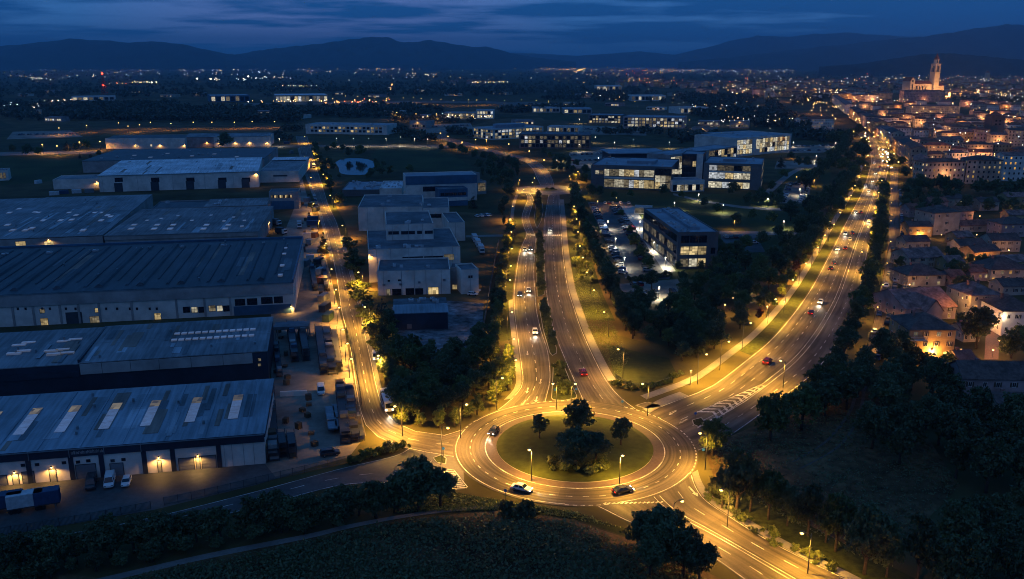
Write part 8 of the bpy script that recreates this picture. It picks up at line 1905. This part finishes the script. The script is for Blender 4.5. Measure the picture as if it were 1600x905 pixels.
for a in ((-20, 118, 520, 112, 70, [WH, WM, CL, CL], (.5, .9), 3), (-20, 110, 540, 108, 70, [WH, WM, CL], (.4, .8), 2), (205, 128, 245, 129, 26, [WH, WM], (.6, 1), .6), (325, 124, 455, 121, 34, [WH, WH, CL], (.6, 1.1), .8), (440, 134, 500, 134, 14, [WH, WM], (.5, .9), .6), (45, 122, 80, 124, 8, [WH], (.7, 1.1), .8), (65, 158, 120, 156, 12, [WH, WM], (.8, 1.3), 1), (0, 163, 90, 166, 10, [WH, CL], (.8, 1.3), 2), (170, 131, 200, 130, 5, [RD, WM], (.8, 1.2), .6),
          (385, 158, 520, 156, 26, [WM, WM, WH], (.8, 1.4), 1.5), (500, 160, 610, 157, 30, [WM, WM, RD], (.9, 1.6), 1.5), (610, 140, 613, 130, 5, [WM], (.9, 1.3), 1), (555, 108, 670, 107, 36, [WM, WM, WH], (.5, .9), .8), (620, 115, 700, 118, 14, [WM, WH], (.5, .8), 2), (735, 128, 800, 128, 22, [WM, WH], (.6, 1.2), .6), (780, 101, 1090, 100, 90, [WM, WM, WH, CL], (.45, .8), .6), (800, 106, 900, 108, 34, [WM], (.5, .9), 1), (895, 112, 915, 107, 14, [WM], (.8, 1.4), .6), (900, 112, 1060, 110, 60, [WM, WM, RD, WH], (.5, .9), 3),
          (980, 124, 1070, 130, 34, [WM, WM, RD], (.7, 1.2), 2), (1060, 99, 1280, 99, 90, [WM, WM, WH, CL], (.45, .8), .6), (1060, 110, 1240, 112, 70, [WM, WH, CL], (.5, .9), 4), (1100, 128, 1320, 128, 60, [WM, WM, RD, WH], (.6, 1.1), 3), (1280, 107, 1350, 109, 34, [WH, CL, WM], (.5, .9), .7), (1330, 98, 1430, 98, 34, [WH, WM, CL], (.45, .8), .5), (1440, 102, 1590, 104, 34, [WH, CL, WM], (.5, .9), 1.2), (1240, 72, 1320, 88, 8, [WH, WM], (.3, .5), 3), (1350, 96, 1380, 94, 8, [RD, WM], (.4, .7), 1),
          (1300, 124, 1610, 124, 130, [WM, WM, WH, CL, RD], (.5, 1.0), 4), (1120, 138, 1320, 142, 70, [WM, WM, WM, WH], (.8, 1.4), 4), (1480, 140, 1610, 150, 70, [WM, WM, WH], (.7, 1.2), 6), (1300, 150, 1610, 180, 60, [WM, WM, WH], (.8, 1.3), 8), (1240, 155, 1330, 172, 30, [WM], (.8, 1.5), 5), (1380, 190, 1610, 240, 40, [WM, WM, WH, CL], (.8, 1.1), 14), (1325, 175, 1345, 195, 10, [WM], (1.0, 1.5), 5), (1345, 205, 1395, 255, 30, [WM, WM, WH], (.9, 1.4), 6),
          (540, 120, 1060, 116, 60, [WM, WH, CL], (.4, .7), 6), (690, 180, 770, 182, 18, [WH, WM], (.8, 1.3), 2), (905, 145, 1080, 160, 22, [WM, WH], (.6, 1), 6), (1060, 190, 1240, 184, 26, [WM, WH], (.7, 1), 3), (1080, 170, 1190, 160, 20, [WM, CL], (.6, .9), 5)): cluster(*a)
for u, v in ((308, 123), (388, 119.5)): glow(u, v, 'white', 2.6)
for c, lb in (('warm', 'amber'), ('white', 'white'), ('red', 'red'), ('cool', 'bluish')): tag(LG[c][0].build('distant_light', LG[c][1]), lb + ' pinpoint lights scattered over the far plain', None, kind='stuff')

# ---------------- rough growth over the dark meadows
def undergrowth(name, px, n, size, hmax, label, seed, m='dark', clear_=None):
    r = np.random.default_rng(seed); poly = gp(px); xs = [p.x for p in poly]; ys = [p.y for p in poly]; P = []
    rr = random.Random(seed); cl = [(rr.uniform(min(xs), max(xs)), rr.uniform(min(ys), max(ys)), rr.uniform(1.5, 6), rr.uniform(.25, 1)) for _ in range(150)]
    while len(P) < n:
        c = rr.choice(cl); x, y = rr.gauss(c[0], c[2]), rr.gauss(c[1], c[2])
        if inside(Vector((x, y, 0)), poly): P.append((x, y, c[3]))
    P = np.array(P); C = np.stack([P[:, 0], P[:, 1], r.random(n) ** 1.5 * hmax * P[:, 2] + .08], 1)
    d = r.normal(size=(n, 3)); d[:, 2] = np.abs(d[:, 2]) + .3; d /= np.linalg.norm(d, axis=1)[:, None]
    t = np.cross(d, r.normal(size=(n, 3))); t /= np.linalg.norm(t, axis=1)[:, None]; b2 = np.cross(d, t); s = size * (.5 + r.random(n))[:, None]
    V = np.stack([C - t * s, C + b2 * s * .6, C + t * s, C - b2 * s * .6], 1).reshape(-1, 3)
    me = bpy.data.meshes.new(name); me.vertices.add(4 * n); me.loops.add(4 * n); me.polygons.add(n)
    me.vertices.foreach_set('co', V.astype(np.float32).ravel()); me.loops.foreach_set('vertex_index', np.arange(4 * n, dtype=np.int32))
    me.polygons.foreach_set('loop_start', np.arange(0, 4 * n, 4, dtype=np.int32)); me.polygons.foreach_set('loop_total', np.full(n, 4, dtype=np.int32))
    me.materials.append(LF[m]); me.update(); o = link(name, me); o['kind'] = 'stuff'; o['label'] = label
undergrowth('undergrowth', [(200, 905), (340, 880), (480, 848), (620, 818), (790, 802), (900, 822), (1000, 858), (1120, 915), (1150, 960), (150, 960)], 30000, .3, 1.3, 'rough brambles and tall grass over the dark meadow', 5)
undergrowth('undergrowth', [(1110, 705), (1180, 672), (1290, 630), (1340, 640), (1420, 650), (1500, 760), (1400, 860), (1300, 850), (1190, 790), (1120, 760)], 6000, .26, .45, 'rough grass and weeds over the dark clearing', 6)
undergrowth('undergrowth', [(912, 500), (945, 560), (965, 590), (985, 560), (960, 510), (935, 460), (905, 420), (896, 440)], 4500, .2, .5, 'weeds and tufts on the northbound verge', 8, 'broad')
undergrowth('undergrowth', [(700, 770), (790, 785), (900, 800), (975, 828), (900, 812), (790, 797), (680, 800), (620, 802)], 3500, .22, .6, 'weeds on the bank below the roundabout', 7, 'broad')
# ================================================================== dusk haze over the plain
if 0: pass
hz = MB().box(-30000, 30000, -400, 30000, -8, 880)
hm = bpy.data.materials.new('haze_air'); hm.use_nodes = True; N = hm.node_tree.nodes; N.clear()
ho = N.new('ShaderNodeOutputMaterial'); pv = N.new('ShaderNodeVolumePrincipled'); pv.inputs['Color'].default_value = (.5, .78, 1.0, 1); pv.inputs['Density'].default_value = 6.5e-5; pv.inputs['Anisotropy'].default_value = .1
hm.node_tree.links.new(pv.outputs[0], ho.inputs['Volume'])
o = hz.build('haze', hm); o['kind'] = 'stuff'; o['label'] = 'thin blue dusk haze over the plain'
